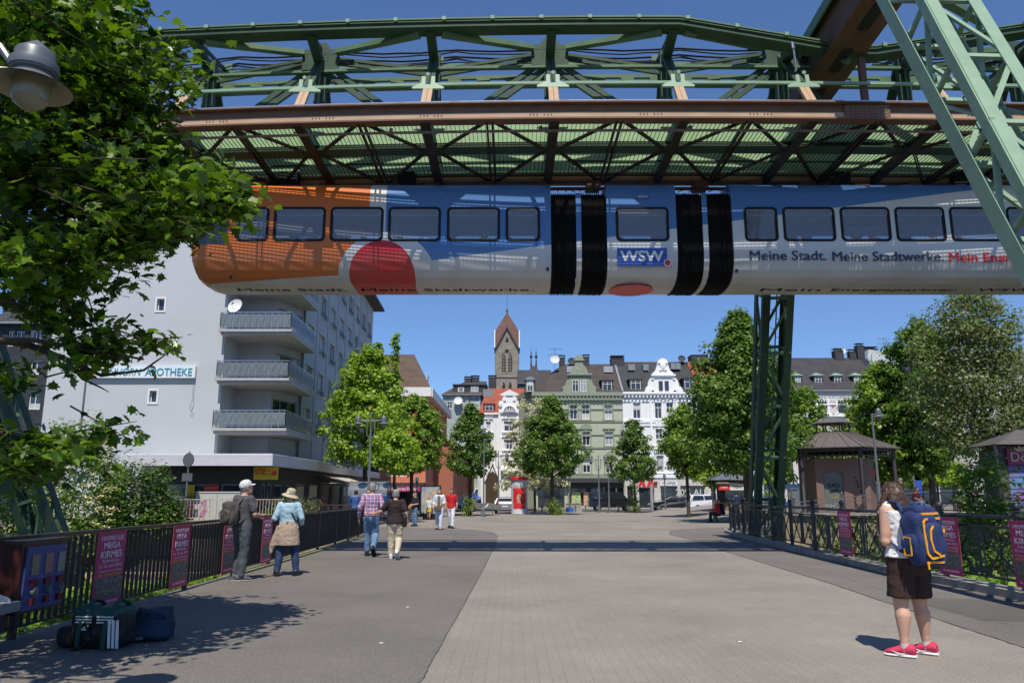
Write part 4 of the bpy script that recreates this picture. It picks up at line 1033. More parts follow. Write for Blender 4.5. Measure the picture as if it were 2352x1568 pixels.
    for s in (-1,1):
        g.prism([(0,0),(s*.95,0),(s*1.0,.4),(s*.75,.5),(s*.7,.9),(s*.5,1.4),(s*.2,1.7),(0,2.3)][::s],(c+s*hw,-.3,Z(425)),(1,0,0),(0,0,1),(0,.5,0))
        g.lathe([(.05,0),(.42,.02),(.42,.3),(.05,.32)],(c+s*(hw+.75),-.5,Z(432)),14,axis=(0,1,0))
        g.lathe([(.05,0),(.2,.02),(.2,.3),(.05,.32)],(c+s*(hw+.1),-.45,Z(330)),12,axis=(0,1,0))
    g.box(c-hw-.3,c+hw+.3,-.6,.4,zB,zB+.24); h2=zC-zB-.24
    g.prism([(-hw,0),(-hw*.95,.25),(-hw*.75,.5),(-hw*.55,1.2),(-hw*.46,1.9),(-hw*.4,h2),(hw*.4,h2),(hw*.46,1.9),(hw*.55,1.2),(hw*.75,.5),(hw*.95,.25),(hw,0)],(c,-.35,zB+.24),(1,0,0),(0,0,1),(0,.7,0))
    g.box(c-hw*.5,c+hw*.5,-.5,.4,zC,zC+.18); n=14
    g.prism([(hw*.45*math.cos(PI*k/n),hw*.42*math.sin(PI*k/n)) for k in range(n+1)],(c,-.42,zC+.18),(1,0,0),(0,0,1),(0,.6,0))
    g.ball((c,-.4,zB+1.3),.42,.2,.6,10,6); 
    for s in (-1,1): g.ball((c+s*.35,-.4,zB+1.7),.2,.14,.2,8,5); g.ball((c+s*.3,-.4,zB+.8),.22,.14,.2,8,5)
    g=g.build('gable',[whitetrim],rt)
    for a_,b_ in ((1272,1306),(1320,1354)): window(g,T(0,-.5,0),X(a_,400),X(b_,400),Z(430),Z(350),y=.08,mull=0,fr=.05,m=lead,pane=winglass)
    dormer(rt,X(1045,380),X(1143,380),Z(418),Z(335),.3,4.5,slate,slate); dormer(rt,X(1480,380),X(1580,380),Z(410),Z(328),.3,4.5,slate,slate)
    mb=MB()
    for xx,yy,w_ in ((1050,245,.9),(1166,246,.7),(1385,236,.65),(1422,236,.65)): x_,z_=hY(xx,yy,Y0+4.8); mb.box(x_-xl-w_/2,x_-xl+w_/2,4.0,4.9,z_-.4,z_+.4)
    mb.build('skylight',[lead],rf)
    xx,z_=hY(1587,152,Y0+6.5); chimney(rt,xx-xl,6.5,zr-2,z_,2.1,cap=False); xx,z_=hY(1633,160,Y0+6.5); chimney(rt,xx-xl,6.6,zr-2,z_,1.2,mat('brick_chimney',(.3,.1,.06),.9),cap=False)
    xx,z_=hY(1460,172,Y0+6); dish(rt,xx-xl,6,z_,.5,m=slate)
house_white()
def simple_house(name,label,X0,X1,Y,zb,ze,zr,wallm,roofm,holes,depth=12,hipL=0,hipR=0,wm_=None,yr=None,mull=1,trans=.68,base=None,side=True):
    rt=thing(name,label,'house',(X0,Y,0)); W_=X1-X0
    hl=[(a-X0,b-X0,c,d) for a,b,c,d in holes]
    mb=MB(); facade(mb,I4,0,W_,zb,ze,hl,.16)
    for q in ([(0,depth,zb),(0,0,zb),(0,0,ze),(0,depth,ze)],[(W_,0,zb),(W_,depth,zb),(W_,depth,ze),(W_,0,ze)],[(W_,depth,zb),(0,depth,zb),(0,depth,ze),(W_,depth,ze)]): mb.poly(q)
    if hipL==0 and hipR==0:
        mb.poly([(W_,0,ze),(W_,depth,ze),(W_,depth/2,zr)]); mb.poly([(0,depth,ze),(0,0,ze),(0,depth/2,zr)])
    mb.build('wall',[wallm],rt)
    for h in hl: window(rt,I4,*h,y=.1,mull=mull,trans=trans,m=wm_)
    mb=MB(); roof_gable(mb,0,W_,0,depth,ze,zr,hipL=hipL,hipR=hipR); rf=mb.build('roof',[roofm],rt)
    mb=MB(); mb.box(-.3,W_+.3,-.45,-.3,ze-.12,ze+.03); mb.build('gutter',[lead],rf)
    return rt,rf
C1=(746.5,660.3,.2442)
def h1(x,y,Y): v=at(C1[0]+C1[2]*x,C1[1]+C1[2]*y,Y); return v.x,v.z
# ---- white house of 1900 with red roof
def house_1900():
    Y=112.; f=lambda x,y:h1(x,y,Y)
    xl,xr=f(1497,1200)[0],f(1880,1200)[0]; ze=f(1600,1180)[1]; zr=h1(1600,948,Y+5)[1]; W_=xr-xl
    def R4(a,b,c,d): return (f(a,c)[0],f(b,c)[0],f(a,c)[1],f(a,d)[1])
    holes=[R4(1512,1560,1350,1258),R4(1682,1783,1350,1255),R4(1682,1783,1520,1428),R4(1512,1560,1520,1428),R4(1680,1785,1178,1140),R4(1690,1735,1680,1620),R4(1745,1785,1680,1620),R4(1725,1790,1800,1740)]
    holes=[h for h in holes]
    # everything above the eave belongs to the gable
    rt=thing('stucco_house','white stucco house with red tiled roof and curved gable dated 1900, where the street climbs','house',(xl,Y,0))
    hl=[(a-xl,b-xl,c,d) for a,b,c,d in holes if d<ze-.1]
    mb=MB(); facade(mb,I4,0,W_,0,ze,hl,.2); mb.poly([(0,10,0),(0,0,0),(0,0,ze),(0,10,ze)]); mb.poly([(W_,0,0),(W_,10,0),(W_,10,ze),(W_,0,ze)]); mb.build('wall',[whitewall],rt)
    for h in hl: window(rt,I4,*h,y=.1,mull=2 if h[1]-h[0]>2 else 1,trans=.6,fr=.1)
    mb=MB()
    for h in hl[:4]: surround(mb,*h,.2,.1,1)
    c=f(1735,1100)[0]-xl; hw=f(1835,1100)[0]-xl-c
    mb.box(0,c-hw,-.3,0,ze-.2,ze+.05); mb.box(0,W_,-.12,0,f(0,1560)[1]-.2,f(0,1560)[1])
    for xx in (c-hw*.95,c+hw*.95): mb.box(xx-.15,xx+.15,-.2,0,3,ze)
    mb.box(c-hw*.8,c+hw*.8,-1.0,0,f(0,1690)[1]-.5,f(0,1690)[1]-.1); mb.build('cornice',[whitetrim],rt)
    # curved gable
    g=MB(); z1=f(0,1080)[1]-ze; z2=f(0,1020)[1]-ze; z3=f(0,975)[1]-ze
    g.prism([(-hw,0),(-hw,z1*.9),(-hw*.8,z1*1.05),(-hw*.68,z1*1.15),(-hw*.66,z2),(-hw*.75,z2),(-hw*.75,z2+.25),(0,z3),(hw*.75,z2+.25),(hw*.75,z2),(hw*.66,z2),(hw*.68,z1*1.15),(hw*.8,z1*1.05),(hw,z1*.9),(hw,0)],(c,-.25,ze),(1,0,0),(0,0,1),(0,.6,0))
    g.prism([(-hw*.85,0),(0,z3-z2-.25+.2),(hw*.85,0),(hw*.85,-.2),(-hw*.85,-.2)],(c,-.4,ze+z2+.25),(1,0,0),(0,0,1),(0,.14,0))
    n=16; ro=hw*.64; ri=hw*.52; zc=f(0,1170)[1]
    for k in range(n): 
        a,b=PI*k/n,PI*(k+1)/n; g.prism([(ro*math.cos(a),ro*math.sin(a)),(ro*math.cos(b),ro*math.sin(b)),(ri*math.cos(b),ri*math.sin(b)),(ri*math.cos(a),ri*math.sin(a))],(c,-.42,zc),(1,0,0),(0,0,1),(0,.16,0))
    for s in (-1,1): g.box(c+s*hw*.45-.2,c+s*hw*.45+.2,-.4,-.25,ze+z1+.2,ze+z1+.9); g.ball((c+s*hw*.85,-.35,ze+z1*.8),.3,.15,.5,8,6)
    g=g.build('gable',[whitetrim],rt)
    w=MB(); w.prism([(ri*math.cos(PI*k/n),ri*math.sin(PI*k/n)) for k in range(n+1)],(c,-.3,zc),(1,0,0),(0,0,1),(0,.04,0)); 
    for s in (-.45,0,.45): w.box(c+s*ri-.06,c+s*ri+.06,-.36,-.3,zc,zc+ri*(.85 if s else 1),m=1)
    w.box(c-ri,c+ri,-.35,-.3,zc+ri*.35,zc+ri*.35+.1,m=1); w.box(c-ri,c+ri,-.35,-.3,zc,zc+.12,m=1); w.build('arched_window',[winglass,whitew],g)
    t=MB(); t.add(text_mb('1900',1.,.005),T(c,-.12,f(0,1222)[1])@Matrix.Diagonal((.9,1,.9,1))); t.build('lettering',greyp,rt)
    mb=MB(); y_=5; mb.poly([(-.9,-.2,ze),(W_,-.2,ze),(W_,y_,zr),(.3,y_,zr)]); mb.poly([(-.9,-.2,ze),(.3,y_,zr),(-.9,10,ze)]); mb.poly([(-.9,10,ze),(.3,y_,zr),(W_,y_,zr),(W_,10,ze)]); rf=mb.build('roof',[roofred],rt)
    d0,d1=f(1497,1160)[0]-xl,f(1590,1160)[0]-xl; dormer(rt,d0,d1,f(0,1162)[1],f(0,1098)[1],-.1,3,roofred,slate)
    x_,z_=h1(1538,993,Y+4); mb=MB(); mb.box(x_-xl-.8,x_-xl+.8,3.2,3.9,z_-.6,z_+.5); mb.build('skylight',[lead],rf)
    # gothic door at the foot
    dx=at(1131,1120,Y).x-xl; mb=MB(); z0=hz(Y)+.1
    mb.prism([(-1.0,0),(-1.0,3.0),(-.6,4.0),(0,4.6),(.6,4.0),(1.0,3.0),(1.0,0)],(dx,-.05,z0),(1,0,0),(0,0,1),(0,.04,0)); mb.build('door',[mat('dark_wood_door',(.06,.04,.02),.6)],rt)
    mb=MB()
    for s in (-1,1): mb.box(dx+s*1.5-.15,dx+s*1.5+.15,-.3,0,z0,z0+5.2); mb.lathe([(.18,0),(.02,1.4)],(dx+s*1.5,-.15,z0+5.2),8)
    for s in (-1,1): mb.bar((dx+s*1.1,-.15,z0+3.2),(dx,-.15,z0+5.9),.2,.25,up=(0,1,0))
    mb.build('portal_trim',[whitetrim],rt)
    # left wing with the door
    mb=MB(); xw=at(1098,1100,Y).x-xl; mb.box(xw,-.01,.01,9,0,ze-1.5); mb.build('wing',[mat('pale_grey_plaster',(.55,.57,.60),.8,var=.03)],rt)
house_1900()
# ---- slate-hung pale green house
Yp=122.; f=lambda x,y:h1(x,y,Yp)
def R4(f,a,b,c,d): return (f(a,c)[0],f(b,c)[0],f(a,c)[1],f(a,d)[1])
palegreen=tiles('pale_green_shingles',(.40,.47,.43),(.36,.43,.40),.6,.4,.8,.6)
rt,rf=simple_house('shingled_house','pale green shingled house with dark roof and wide dormer left of the church tower',f(1108,1100)[0],f(1460,1100)[0],Yp,0,f(1200,1006)[1],h1(1300,880,Yp+6)[1],palegreen,rooftile,[R4(f,1150,1196,1135,1077),R4(f,1277,1325,1082,1040),R4(f,1346,1450,1080,1015),R4(f,1275,1320,1212,1138),R4(f,1228,1246,1213,1175),R4(f,1150,1196,1240,1200)],12,hipL=3.5,hipR=-.5)
x0=f(1108,1100)[0]; o=MB(); a=f(1207,950)[0]-x0; b=f(1512,950)[0]-x0; z0,z1=f(0,1003)[1],f(0,912)[1]
o.box(a,b,.9,5,z0-.4,z1); o.box(a-.2,b+.2,.7,6,z1,z1+.2); d=o.build('dormer',[slate],rt); window(d,T(0,.8,0),f(1248,900)[0]-x0,f(1305,900)[0]-x0,f(0,972)[1],f(0,932)[1],y=.02); window(d,T(0,.8,0),f(1370,900)[0]-x0,f(1440,900)[0]-x0,f(0,992)[1],f(0,925)[1],y=.02)
for xx,yy in ((1350,862),(1413,852),(1575,850)): X_,Z_=h1(xx,yy,Yp+6); chimney(rt,X_-x0,6,Z_-2,Z_,1.3)
X_,Z_=h1(1255,1070,Yp); dish(rt,X_-x0,-.5,Z_,.7)
# ---- church tower
def church():
    Y=225.; f=lambda x,y:h1(x,y,Y); s=1
    xl,xr=f(1603,700)[0],f(1820,700)[0]; W_=xr-xl; cx=(xl+xr)/2; zg=f(1715,570)[1]; za=f(1715,205)[1]; zp=f(1715,385)[1]; h=W_/2
    rt=thing('church_tower','grey stone church tower with brown pointed helm roof above the red-roofed house','church tower',(cx,Y+h,0))
    stone=tiles('church_stone',(.30,.265,.215),(.25,.22,.18),1.2,.45,.9,1.2); dk=mat('louvre_dark',(.03,.03,.03),.9)
    helm=mat('helm_brown',(.16,.085,.065),.8,var=.12,vs=.6)
    zw0,zw1=f(0,790)[1],f(0,560)[1]
    mb=MB(); mb.box(-h,h,-h,h,0,zg)
    for k in range(4):
        M=RZ(k*PI/2); t=MB(); t.prism([(-h,0),(h,0),(0,zp-zg)],(0,-h,zg),(1,0,0),(0,0,1),(0,.4,0)); mb.add(t,M)
    mb.box(-h-.25,h+.25,-h-.25,h+.25,f(0,838)[1]-.2,f(0,838)[1]+.3)
    mb.build('wall',[stone],rt)
    mb=MB(); apex=V(0,0,za)
    for k in range(4):
        M=RZ(k*PI/2); pk=M@V(0,-h-.1,zp+.1); c0=M@V(-h-.1,-h-.1,zg); c1=M@V(h+.1,-h-.1,zg); e0=M@V(-h*.96,-h*.96,zg+2)
        mb.poly([apex,c0,pk]); mb.poly([apex,pk,c1])
    mb.build('helm_roof',[helm],rt)
    mb=MB()
    for k in range(4):
        M=RZ(k*PI/2)
        for q in (-1,1): t=MB(); t.bar((q*h,-h-.2,zg-.3),(0,-h-.2,zp+.25),.35,.5,up=(0,1,0)); mb.add(t,M)
    mb.build('gable_coping',[slate],rt)
    mb=MB()
    for q in (-1,1):
        for w in (-1,1): mb.bar((q*(h+.25),w*h,zg+.1),(q*(h+.25),w*h*.8,zg+(za-zg)*.47),.75,.3,up=(1,0,0))
    mb.build('metal_flashing',[mat('bright_zinc',(.8,.8,.82),.35,.3)],rt)
    mb=MB(); mb.lathe([(.15,-.5),(.35,.3),(.35,.7),(.08,1.1),(.06,9.5)],(0,0,za),8); mb.box(-.6,.6,-.05,.05,za+7,za+7.2); mb.box(-.5,.5,-.05,.05,za+9.4,za+10.2); mb.build('weather_vane',[mat('gilt_iron',(.2,.16,.08),.4,.5)],rt)
    # openings: twin lancets under an arch with a rosette, small gable light, lower lights
    def lancet(mb,c,w,z0,z1,M,y=-.05,m=0):
        t=MB(); n=6; pts=[(-w/2,z0),(w/2,z0),(w/2,z1-w)]+[(w/2-w*.5*(k/n)**1.0,z1-w+w*math.sin(PI/2*k/n)) for k in range(1,n+1)]+[(-w*.5*(1-k/n),z1-w+w*math.sin(PI/2*(1-(k)/n))) for k in range(1,n)]+[(-w/2,z1-w)]
        t.prism([(x,z) for x,z in pts],(c,-h+y,0),(1,0,0),(0,0,1),(0,.04,0),m); mb.add(t,M)
    for k in range(4):
        M=RZ(k*PI/2); tr=MB(); mb=MB()
        lancet(tr,0,3.6,zw0-.6,zw1+1.6,M,-.06)
        for c in (-.95,.95): lancet(mb,c,1.15,zw0,f(0,625)[1],M,-.10)
        t=MB(); t.lathe([(.62,0),(.62,.04)],(0,-h-.10,f(0,597)[1]),14,axis=(0,1,0)); mb.add(t,M)
        lancet(mb,0,.9,f(0,515)[1],f(0,465)[1],M,-.10)
        for c in (-.95,.95): lancet(mb,c,.9,f(0,945)[1],f(0,890)[1],M,-.1)
        bars=MB()
        for c in (-.95,.95):
            bars.box(c-.07,c+.07,-h-.16,-h-.1,zw0,f(0,640)[1])
            for q in range(7): zz=zw0+.5+q*.85; bars.box(c-.55,c+.55,-h-.15,-h-.1,zz,zz+.14)
        b2=MB(); b2.add(bars,M)
        o=tr.build('window_surround',[stone],rt); mb.build('louvre',[dk],o); b2.build('tracery',[stone],o)
church()
# nave and side roofs behind
rt,rf=simple_house('hall_house','long slate grey roofed hall just right of the church tower',h1(1822,800,190)[0],h1(2125,800,190)[0],190,0,h1(1900,900,190)[1],h1(1900,775,195)[1],slate,roofslate,[],10)
# ---- orange house with hip roof
def house_orange():
    Y=84.; f=lambda x,y:h1(x,y,Y)
    orange=mat('orange_plaster',(.62,.21,.12),.85,var=.05,dirt=.15)
    x0=at(868,1000,Y).x; x1=f(962,1000)[0]; ze=f(962,942)[1]; d=24; X2=at(1026,1000,Y+d).x-x1
    rt=thing('orange_house','orange plastered house with big brown hipped roof behind the bright green tree','house',(x1,Y,0))
    L=x1-x0+9; M2=frame((0,0,0),(X2,d,0),(0,0,1)); Ls=math.hypot(X2,d)
    zt=ze-1.0; z2=f(0,1065)[1]
    hl=[(-L+.8+k*3.1,-L+3.2+k*3.1,z0,z0+1.5) for k in range(int(L/3.1)) for z0 in (3.6,6.6)]
    hr=[(1+k*3,2.4+k*3,z0,z0+1.5) for k in range(int(Ls/3)-1) for z0 in (3.2,6.2)]
    top=[(-L+.6+k*2.1,-L+2.5+k*2.1,z2,zt-.2) for k in range(int(L/2.1))]; topr=[(.6+k*2.1,2.5+k*2.1,z2,zt-.2) for k in range(int(Ls/2.1))]
    mb=MB(); facade(mb,I4,-L,0,0,ze-.4,hl+top,.2); facade(mb,M2,0,Ls,0,ze-.4,hr+topr,.2); mb.build('wall',[orange],rt)
    for h in hl+top: window(rt,I4,*h,y=.1,fr=.1)
    for h in hr+topr: window(rt,M2,*h,y=.1,fr=.1)
    mb=MB(); mb.box(-L,.5,-.6,0,zt,ze); t=MB(); t.box(0,Ls,-.6,0,zt,ze); mb.add(t,M2); mb.build('fascia',[whitew],rt)
    zr=h1(840,622,Y+6)[1]; rx=h1(835,622,Y+6)[0]-x1
    mb=MB(); a=V(-L-.3,-.6,ze);b=V(.4,-.6,ze);c=V(X2+.6,d,ze);r=V(rx,6.5,zr);r0=V(-L-.3,6.5,zr); r2=V(rx-1,d+2,zr-.2)
    mb.poly([a,b,r,r0]); mb.poly([b,c,r2,r]); mb.poly([c,V(-L,d,ze),r2]); mb.build('roof',[roofbrown],rt)
    mb=MB()
    for xx,yy,yo in ((965,885,5),): X_,Z_=h1(xx,yy,Y+yo); mb.bar((X_-x1,yo-.9,Z_-.8),(X_-x1,yo+.1,Z_+.8),.9,.12,up=(1,0,0))
    mb.build('skylight',[lead],rt)
    mb=MB(); mb.box(-L,0,-1.8,0,2.5,2.9); mb.build('shop_canopy',[slate],rt)
    signpart(rt,-6.5,-.3,2.0,2.5,-1.8,mat('magenta_sign',(.45,.03,.16),.5),'Damen Mode  und Herren Friseur',whitew,.92)
    mb=MB(); mb.box(-L+.2,-.3,-.06,0,.1,1.9); mb.build('shop_window',[winglass],rt)
house_orange()
def terrace():
    # terracotta row along the climbing street
    red=mat('terracotta_plaster',(.36,.13,.085),.85,var=.06,dirt=.2)
    a=at(1040,1150,92).x; b=at(1098,1150,132).x
    p0=V(a,92,0); p1=V(b,132,0); d=(p1-p0); L=d.length
    rt=thing('terracotta_house','terracotta row house along the climbing street, left of the white 1900 house','house',p0)
    M=frame((0,0,0),d,(0,0,1)); z1=at(1060,1040,92).z-2.6
    hl=[(1.5+k*3.4,2.8+k*3.4,z0,z0+1.7) for k in range(int(L/3.4)-1) for z0 in (1.4,3.9,6.3) if z0+1.7<z1+3.6]
    mb=MB(); facade(mb,M,0,L,0,z1+4,hl,.2); mb.poly([(-12,0,0),(0,0,0),(0,0,z1+4),(-12,0,z1+4)]); mb.poly([(-12,0,z1+4),(0,0,z1+4),tuple(d+V(0,0,z1+4)),(-12,L,z1+4)]); mb.build('wall',[red],rt)
    for h in hl: window(rt,M,*h,y=.1,fr=.12)
    mb=MB(); q=V(-.4,-.4,z1+4); r=d+V(.4,.4,z1+4); mb.poly([q,q+V(-12,0,0),V(-6,3,z1+6.2)]); mb.poly([q,V(-6,3,z1+6.2),d+V(-6,-3,z1+6.2),r]); mb.poly([q+V(-12,0,0),r+V(-12,0,0),d+V(-6,-3,z1+6.2),V(-6,3,z1+6.2)]); mb.build('roof',[roofbrown],rt)
terrace()
# ---- grey apartment block with corner balconies
def block():
    bx,by=-16.4,43.
    rt=thing('apartment_block','pale grey apartment block with blank gable, corner balconies and shops under a ribbed canopy','building',(bx,by,0))
    pl=mat('pale_grey_render',(.47,.495,.515),.85,var=.035,vs=.5,dirt=.10,bump=.12,bs=60); plg=mat('grey_render',(.43,.45,.48),.85,var=.05,vs=.5,dirt=.15)
    zt=20.2; L=9.9
    def ax(x,y,Y): v=at(x,y,Y); return v.x-bx,v.z
    wins=[]
    for (xa,xb,ya,yb) in ((626,660,1195,1242),(596,629,1562,1609)):
        a=ax(xa/1.7415,yb/1.7415,by); b=ax(xb/1.7415,ya/1.7415,by); wins.append((a[0],b[0],a[1],b[1]))
    w0=wins[0]; wins.append((w0[0]+.1,w0[1]+.1,w0[2]+5.6,w0[3]+5.6))
    mb=MB(); facade(mb,I4,-L,0,0,zt,wins,.25)
    mb.poly([(-L,30,0),(-L,0,0),(-L,0,zt),(-L,30,zt)])
    mb.poly([(0,0,3.2),(0,2.3,3.2),(0,2.3,zt),(0,0,zt)])
    mb.build('gable_wall',[pl],rt)
    for w in wins: 
        window(rt,I4,*w,y=.16,mull=0,fr=.05,pane=winglass)
        s=MB(); a,b,c,d=w; ringmb(s,[(b+.1,d+.1),(a-.1,d+.1),(a-.1,c-.1),(b+.1,c-.1)],[(b,d),(a,d),(a,c),(b,c)],-.04,.04); s.build('window_surround',[whitew],rt)
    # recessed corner, angled glazed bay and long east front
    p1=(0,2.3);p2=(2.1,2.3);p3=(3.0,5.4);p4=(2.2,33.5)
    floors=[4.9+2.78*k for k in range(6)]
    mb=MB(); mb.poly([(p1[0],p1[1],3.2),(p2[0],p2[1],3.2),(p2[0],p2[1],zt),(p1[0],p1[1],zt)])
    M=frame((p2[0],p2[1],0),(p3[0]-p2[0],p3[1]-p2[1],0),(0,0,1)); l2=math.hypot(p3[0]-p2[0],p3[1]-p2[1])
    hl=[(.25,l2-.35,z+.25,z+2.35) for z in floors[:5]]
    facade(mb,M,0,l2,3.2,zt,hl,.15)
    M3=frame((p3[0],p3[1],0),(p4[0]-p3[0],p4[1]-p3[1],0),(0,0,1)); l3=math.hypot(p4[0]-p3[0],p4[1]-p3[1])
    cols=[1.0+k*3.42 for k in range(8)]
    he=[(c,c+1.75,z+.75,z+2.3) for z in floors[:5] for c in cols]
    facade(mb,M3,0,l3,3.2,zt,he,.22)
    mb.poly([(p4[0],p4[1],0),(-L,33.5,0),(-L,33.5,zt),(p4[0],p4[1],zt)])
    mb.build('side_wall',[plg],rt)
    for h in hl: window(rt,M,*h,y=.08,mull=2,fr=.07,m=mat('bronze_window_frame',(.25,.24,.22),.5))
    surr=MB(); pil=MB()
    for h in he:
        w=window(rt,M3,*h,y=.16,mull=2,fr=.07,trans=0)
        a,b,c,d=h; t=MB(); ringmb(t,[(b+.09,d+.09),(a-.09,d+.09),(a-.09,c-.09),(b+.09,c-.09)],[(b,d),(a,d),(a,c),(b,c)],-.05,.05); surr=MB(); surr.add(t,M3); surr.build('window_surround',[mat('cream_surround',(.55,.53,.48),.8)],w)
        g=MB(); t=MB(); t.bar((a-.05,-.12,c+.32),(b+.05,-.12,c+.32),.03); t.bar((a-.05,-.12,c+.06),(b+.05,-.12,c+.06),.02)
        for q in range(5): x=a+(b-a)*q/4; t.bar((x,-.12,c+.06),(x+(b-a)/8,-.12,c+.32),.018); t.bar((x,-.12,c+.32),(x-(b-a)/8,-.12,c+.06),.018)
        g.add(t,M3); link('window_guard',g.mesh('window_guard',ironm),w)
    for c in cols: pil=MB(); t=MB(); t.box(c-.95,c-.80,-.06,0,3.9,zt-.3); pil.add(t,M3); pil.build('pilaster',[plg],rt)
    # roof with deep eaves
    mb=MB(); e=1.0
    mb.prism([(-L-.2,-.2),(0,-.2),(0,1.6),(p2[0]+1.2,1.6),(p3[0]+e,p3[1]-1),(p4[0]+e,p4[1]+.9),(-L,p4[1]+.9)],(0,0,zt),(1,0,0),(0,1,0),(0,0,.22)); mb.build('roof',[mat('eaves_dark',(.07,.06,.055),.7)],rt)
    # balconies
    gl=mat('wired_glass',(.16,.185,.19),.25,var=.1); slab=mat('balcony_concrete',(.42,.42,.41),.85,var=.1,dirt=.35)
    B=[(-.15,-.7),(4.0,-.7),(3.85,5.5),(2.95,5.4),(2.05,2.25),(-.15,2.25)]
    for k,z in enumerate(floors[:5]):
        mb=MB(); zz=z+.02
        mb.prism([(p[0],p[1]) for p in B],(0,0,zz+.16),(1,0,0),(0,1,0),(0,0,.14)); mb.prism([(p[0]*.97+.1,p[1]*.96+.1) for p in B],(0,0,zz),(1,0,0),(0,1,0),(0,0,.16))
        o=mb.build('balcony',[slab],rt)
        r=MB(); g=MB()
        for (a,b) in ((V(-.1,-.62,0),V(3.9,-.62,0)),(V(3.9,-.62,0),V(3.76,5.4,0)),(V(-.1,2.2,0),V(-.1,-.62,0))):
            n=max(3,int((b-a).length/.36)); u=V(0,0,1)
            r.bar(a+u*(zz+1.28),b+u*(zz+1.28),.05,.04); r.bar(a+u*(zz+.42),b+u*(zz+.42),.03,.03)
            for q in range(n+1):
                p=a.lerp(b,q/n); r.bar(p+u*(zz+.30),p+u*(zz+1.26),.022)
                if q<n and k<5: p2_=a.lerp(b,(q+.5)/n); r.bar(p+u*(zz+1.2),p2_+u*(zz+.62),.014); r.bar(p2_+u*(zz+.62),a.lerp(b,(q+1)/n)+u*(zz+1.2),.014)
            d=(b-a).normalized(); nrm=V(-d.y,d.x,0)*.03
            g.bar(a+nrm+u*(zz+.84),b+nrm+u*(zz+.84),.012,.72)
        r.build('railing',[silver],o); g.build('glass_panel',[gl],o)
    # rain pipe at the angle
    mb=MB(); mb.tube([(p3[0]+.08,p3[1]-.25,3.4),(p3[0]+.08,p3[1]-.25,zt)],.07,8); mb.build('downpipe',[greyp],rt)
    # ribbed canopy
    rib=mat('ribbed_canopy_metal',(.62,.62,.66),.45,var=.04); mb=MB()
    cx0=ax(278,1055,40.6)[0]; cx1=ax(625,1055,40.6)[0]; q0=(cx0,-2.4);q1=(cx1,-2.4);q2=(cx1+.3,6.);q3=(cx1-.4,33.)
    for a,b in ((q0,q1),(q1,q2),(q2,q3)):
        M=frame((a[0],a[1],0),(b[0]-a[0],b[1]-a[1],0),(0,0,1)); l=math.hypot(b[0]-a[0],b[1]-a[1]); t=MB()
        for k in range(6): t.box(0,l,-.03,.3,3.12+k*.1,3.12+k*.1+.082)
        t.box(0,l,.0,.3,3.11,3.74); mb.add(t,M)
    mb.build('canopy_fascia',[rib],rt)
    mb=MB(); mb.prism([(q0[0],q0[1]+.1),(q1[0]-.05,q1[1]+.1),(q2[0]-.05,q2[1]),(q3[0]-.05,q3[1]),(2.2,33.),(2.9,5.4),(2.1,2.3),(0,2.3),(0,0.02),(q0[0],.02)],(0,0,3.17),(1,0,0),(0,1,0),(0,0,.45)); mb.build('canopy',[slab],rt)
    # shops below
    dk=mat('shop_dark_stone',(.05,.045,.045),.6,var=.2)
    mb=MB(); sx0=ax(370,1180,43)[0]; sx1=ax(600,1100,42.4)[0]
    shopw=[(sx0+.3+k*1.55,sx0+.3+k*1.55+1.35,.5,2.2) for k in range(3)]
    facade(mb,T(0,-.6,0),sx0,sx1,0,3.15,shopw,.1,mr=0)
    Ms=frame((sx1,-.6,0),(.2,5.6,0),(0,0,1)); sh2=[(.2,.9,.1,2.2),(1.0,1.9,.1,2.2),(2.1,3.7,.5,2.2),(4.1,5.3,.1,2.2)]+[(6+k*3,8.4+k*3,.4,2.3) for k in range(9)]
    facade(mb,Ms,0,33,0,3.15,sh2,.12); mb.build('shop_wall',[dk],rt)
    for h in shopw: window(rt,T(0,-.6,0),*h,y=.06,mull=0,m=lead,pane=winglass,name='shop_window',fr=.08)
    for h in sh2: window(rt,Ms,*h,y=.06,mull=0,m=lead,pane=winglass,name='shop_window',fr=.08)
    yl=mat('yellow_sign',(.72,.50,.03),.5,var=.04); rd=mat('dark_red_sign',(.36,.02,.03),.5)
    mb=MB(); t=MB(); t.box(.0,5.4,-.35,-.1,2.42,3.08); mb.add(t,Ms); 
    a0=ax(583,1080,41.8); a1=ax(634,1080,41.8)
    s=signpart(rt,a0[0],a1[0]+.1,2.42,3.1,-1.1,yl); 
    t=MB(); t.add(text_mb('FOTINI',.42,.01),T(a0[0]+.33,-1.22,2.82)@Matrix.Diagonal((.42,1,1.15,1))); t.build('lettering',redb,s)
    t=MB(); t.add(text_mb('Herren',.16,0),T(a0[0]+.78,-1.22,2.9)@Matrix.Diagonal((.7,1,1,1))); t.add(text_mb('Trockenhaarschnitt',.14,0),T(a0[0]+.8,-1.22,2.7)@Matrix.Diagonal((.35,1,1,1))); t.tube([(a1[0]-.08,-1.21,2.76),(a1[0]-.08,-1.205,2.76)],.13,14); t.build('lettering',redb,s)
    s=signpart(rt,sx0+1.55,sx0+2.0,.9,2.15,-.66,yl,d=.02); t=MB(); t.add(text_mb('Schnitt',.3,0),T(sx0+1.82,-.7,1.35)@Matrix.Rotation(-PI/2,4,'Y')); t.build('lettering',redb,s)
    s=signpart(rt,sx0+2.5,sx0+3.3,.9,2.15,-.66,redb,d=.02); t=MB(); t.add(text_mb('Herrenhaarschnitt',.12,0),T(sx0+2.9,-.7,2.0)@Matrix.Diagonal((.8,1,1,1))); t.tube([(sx0+2.9,-.70,1.45),(sx0+2.9,-.69,1.45)],.3,18); t.build('lettering',whitew,s)
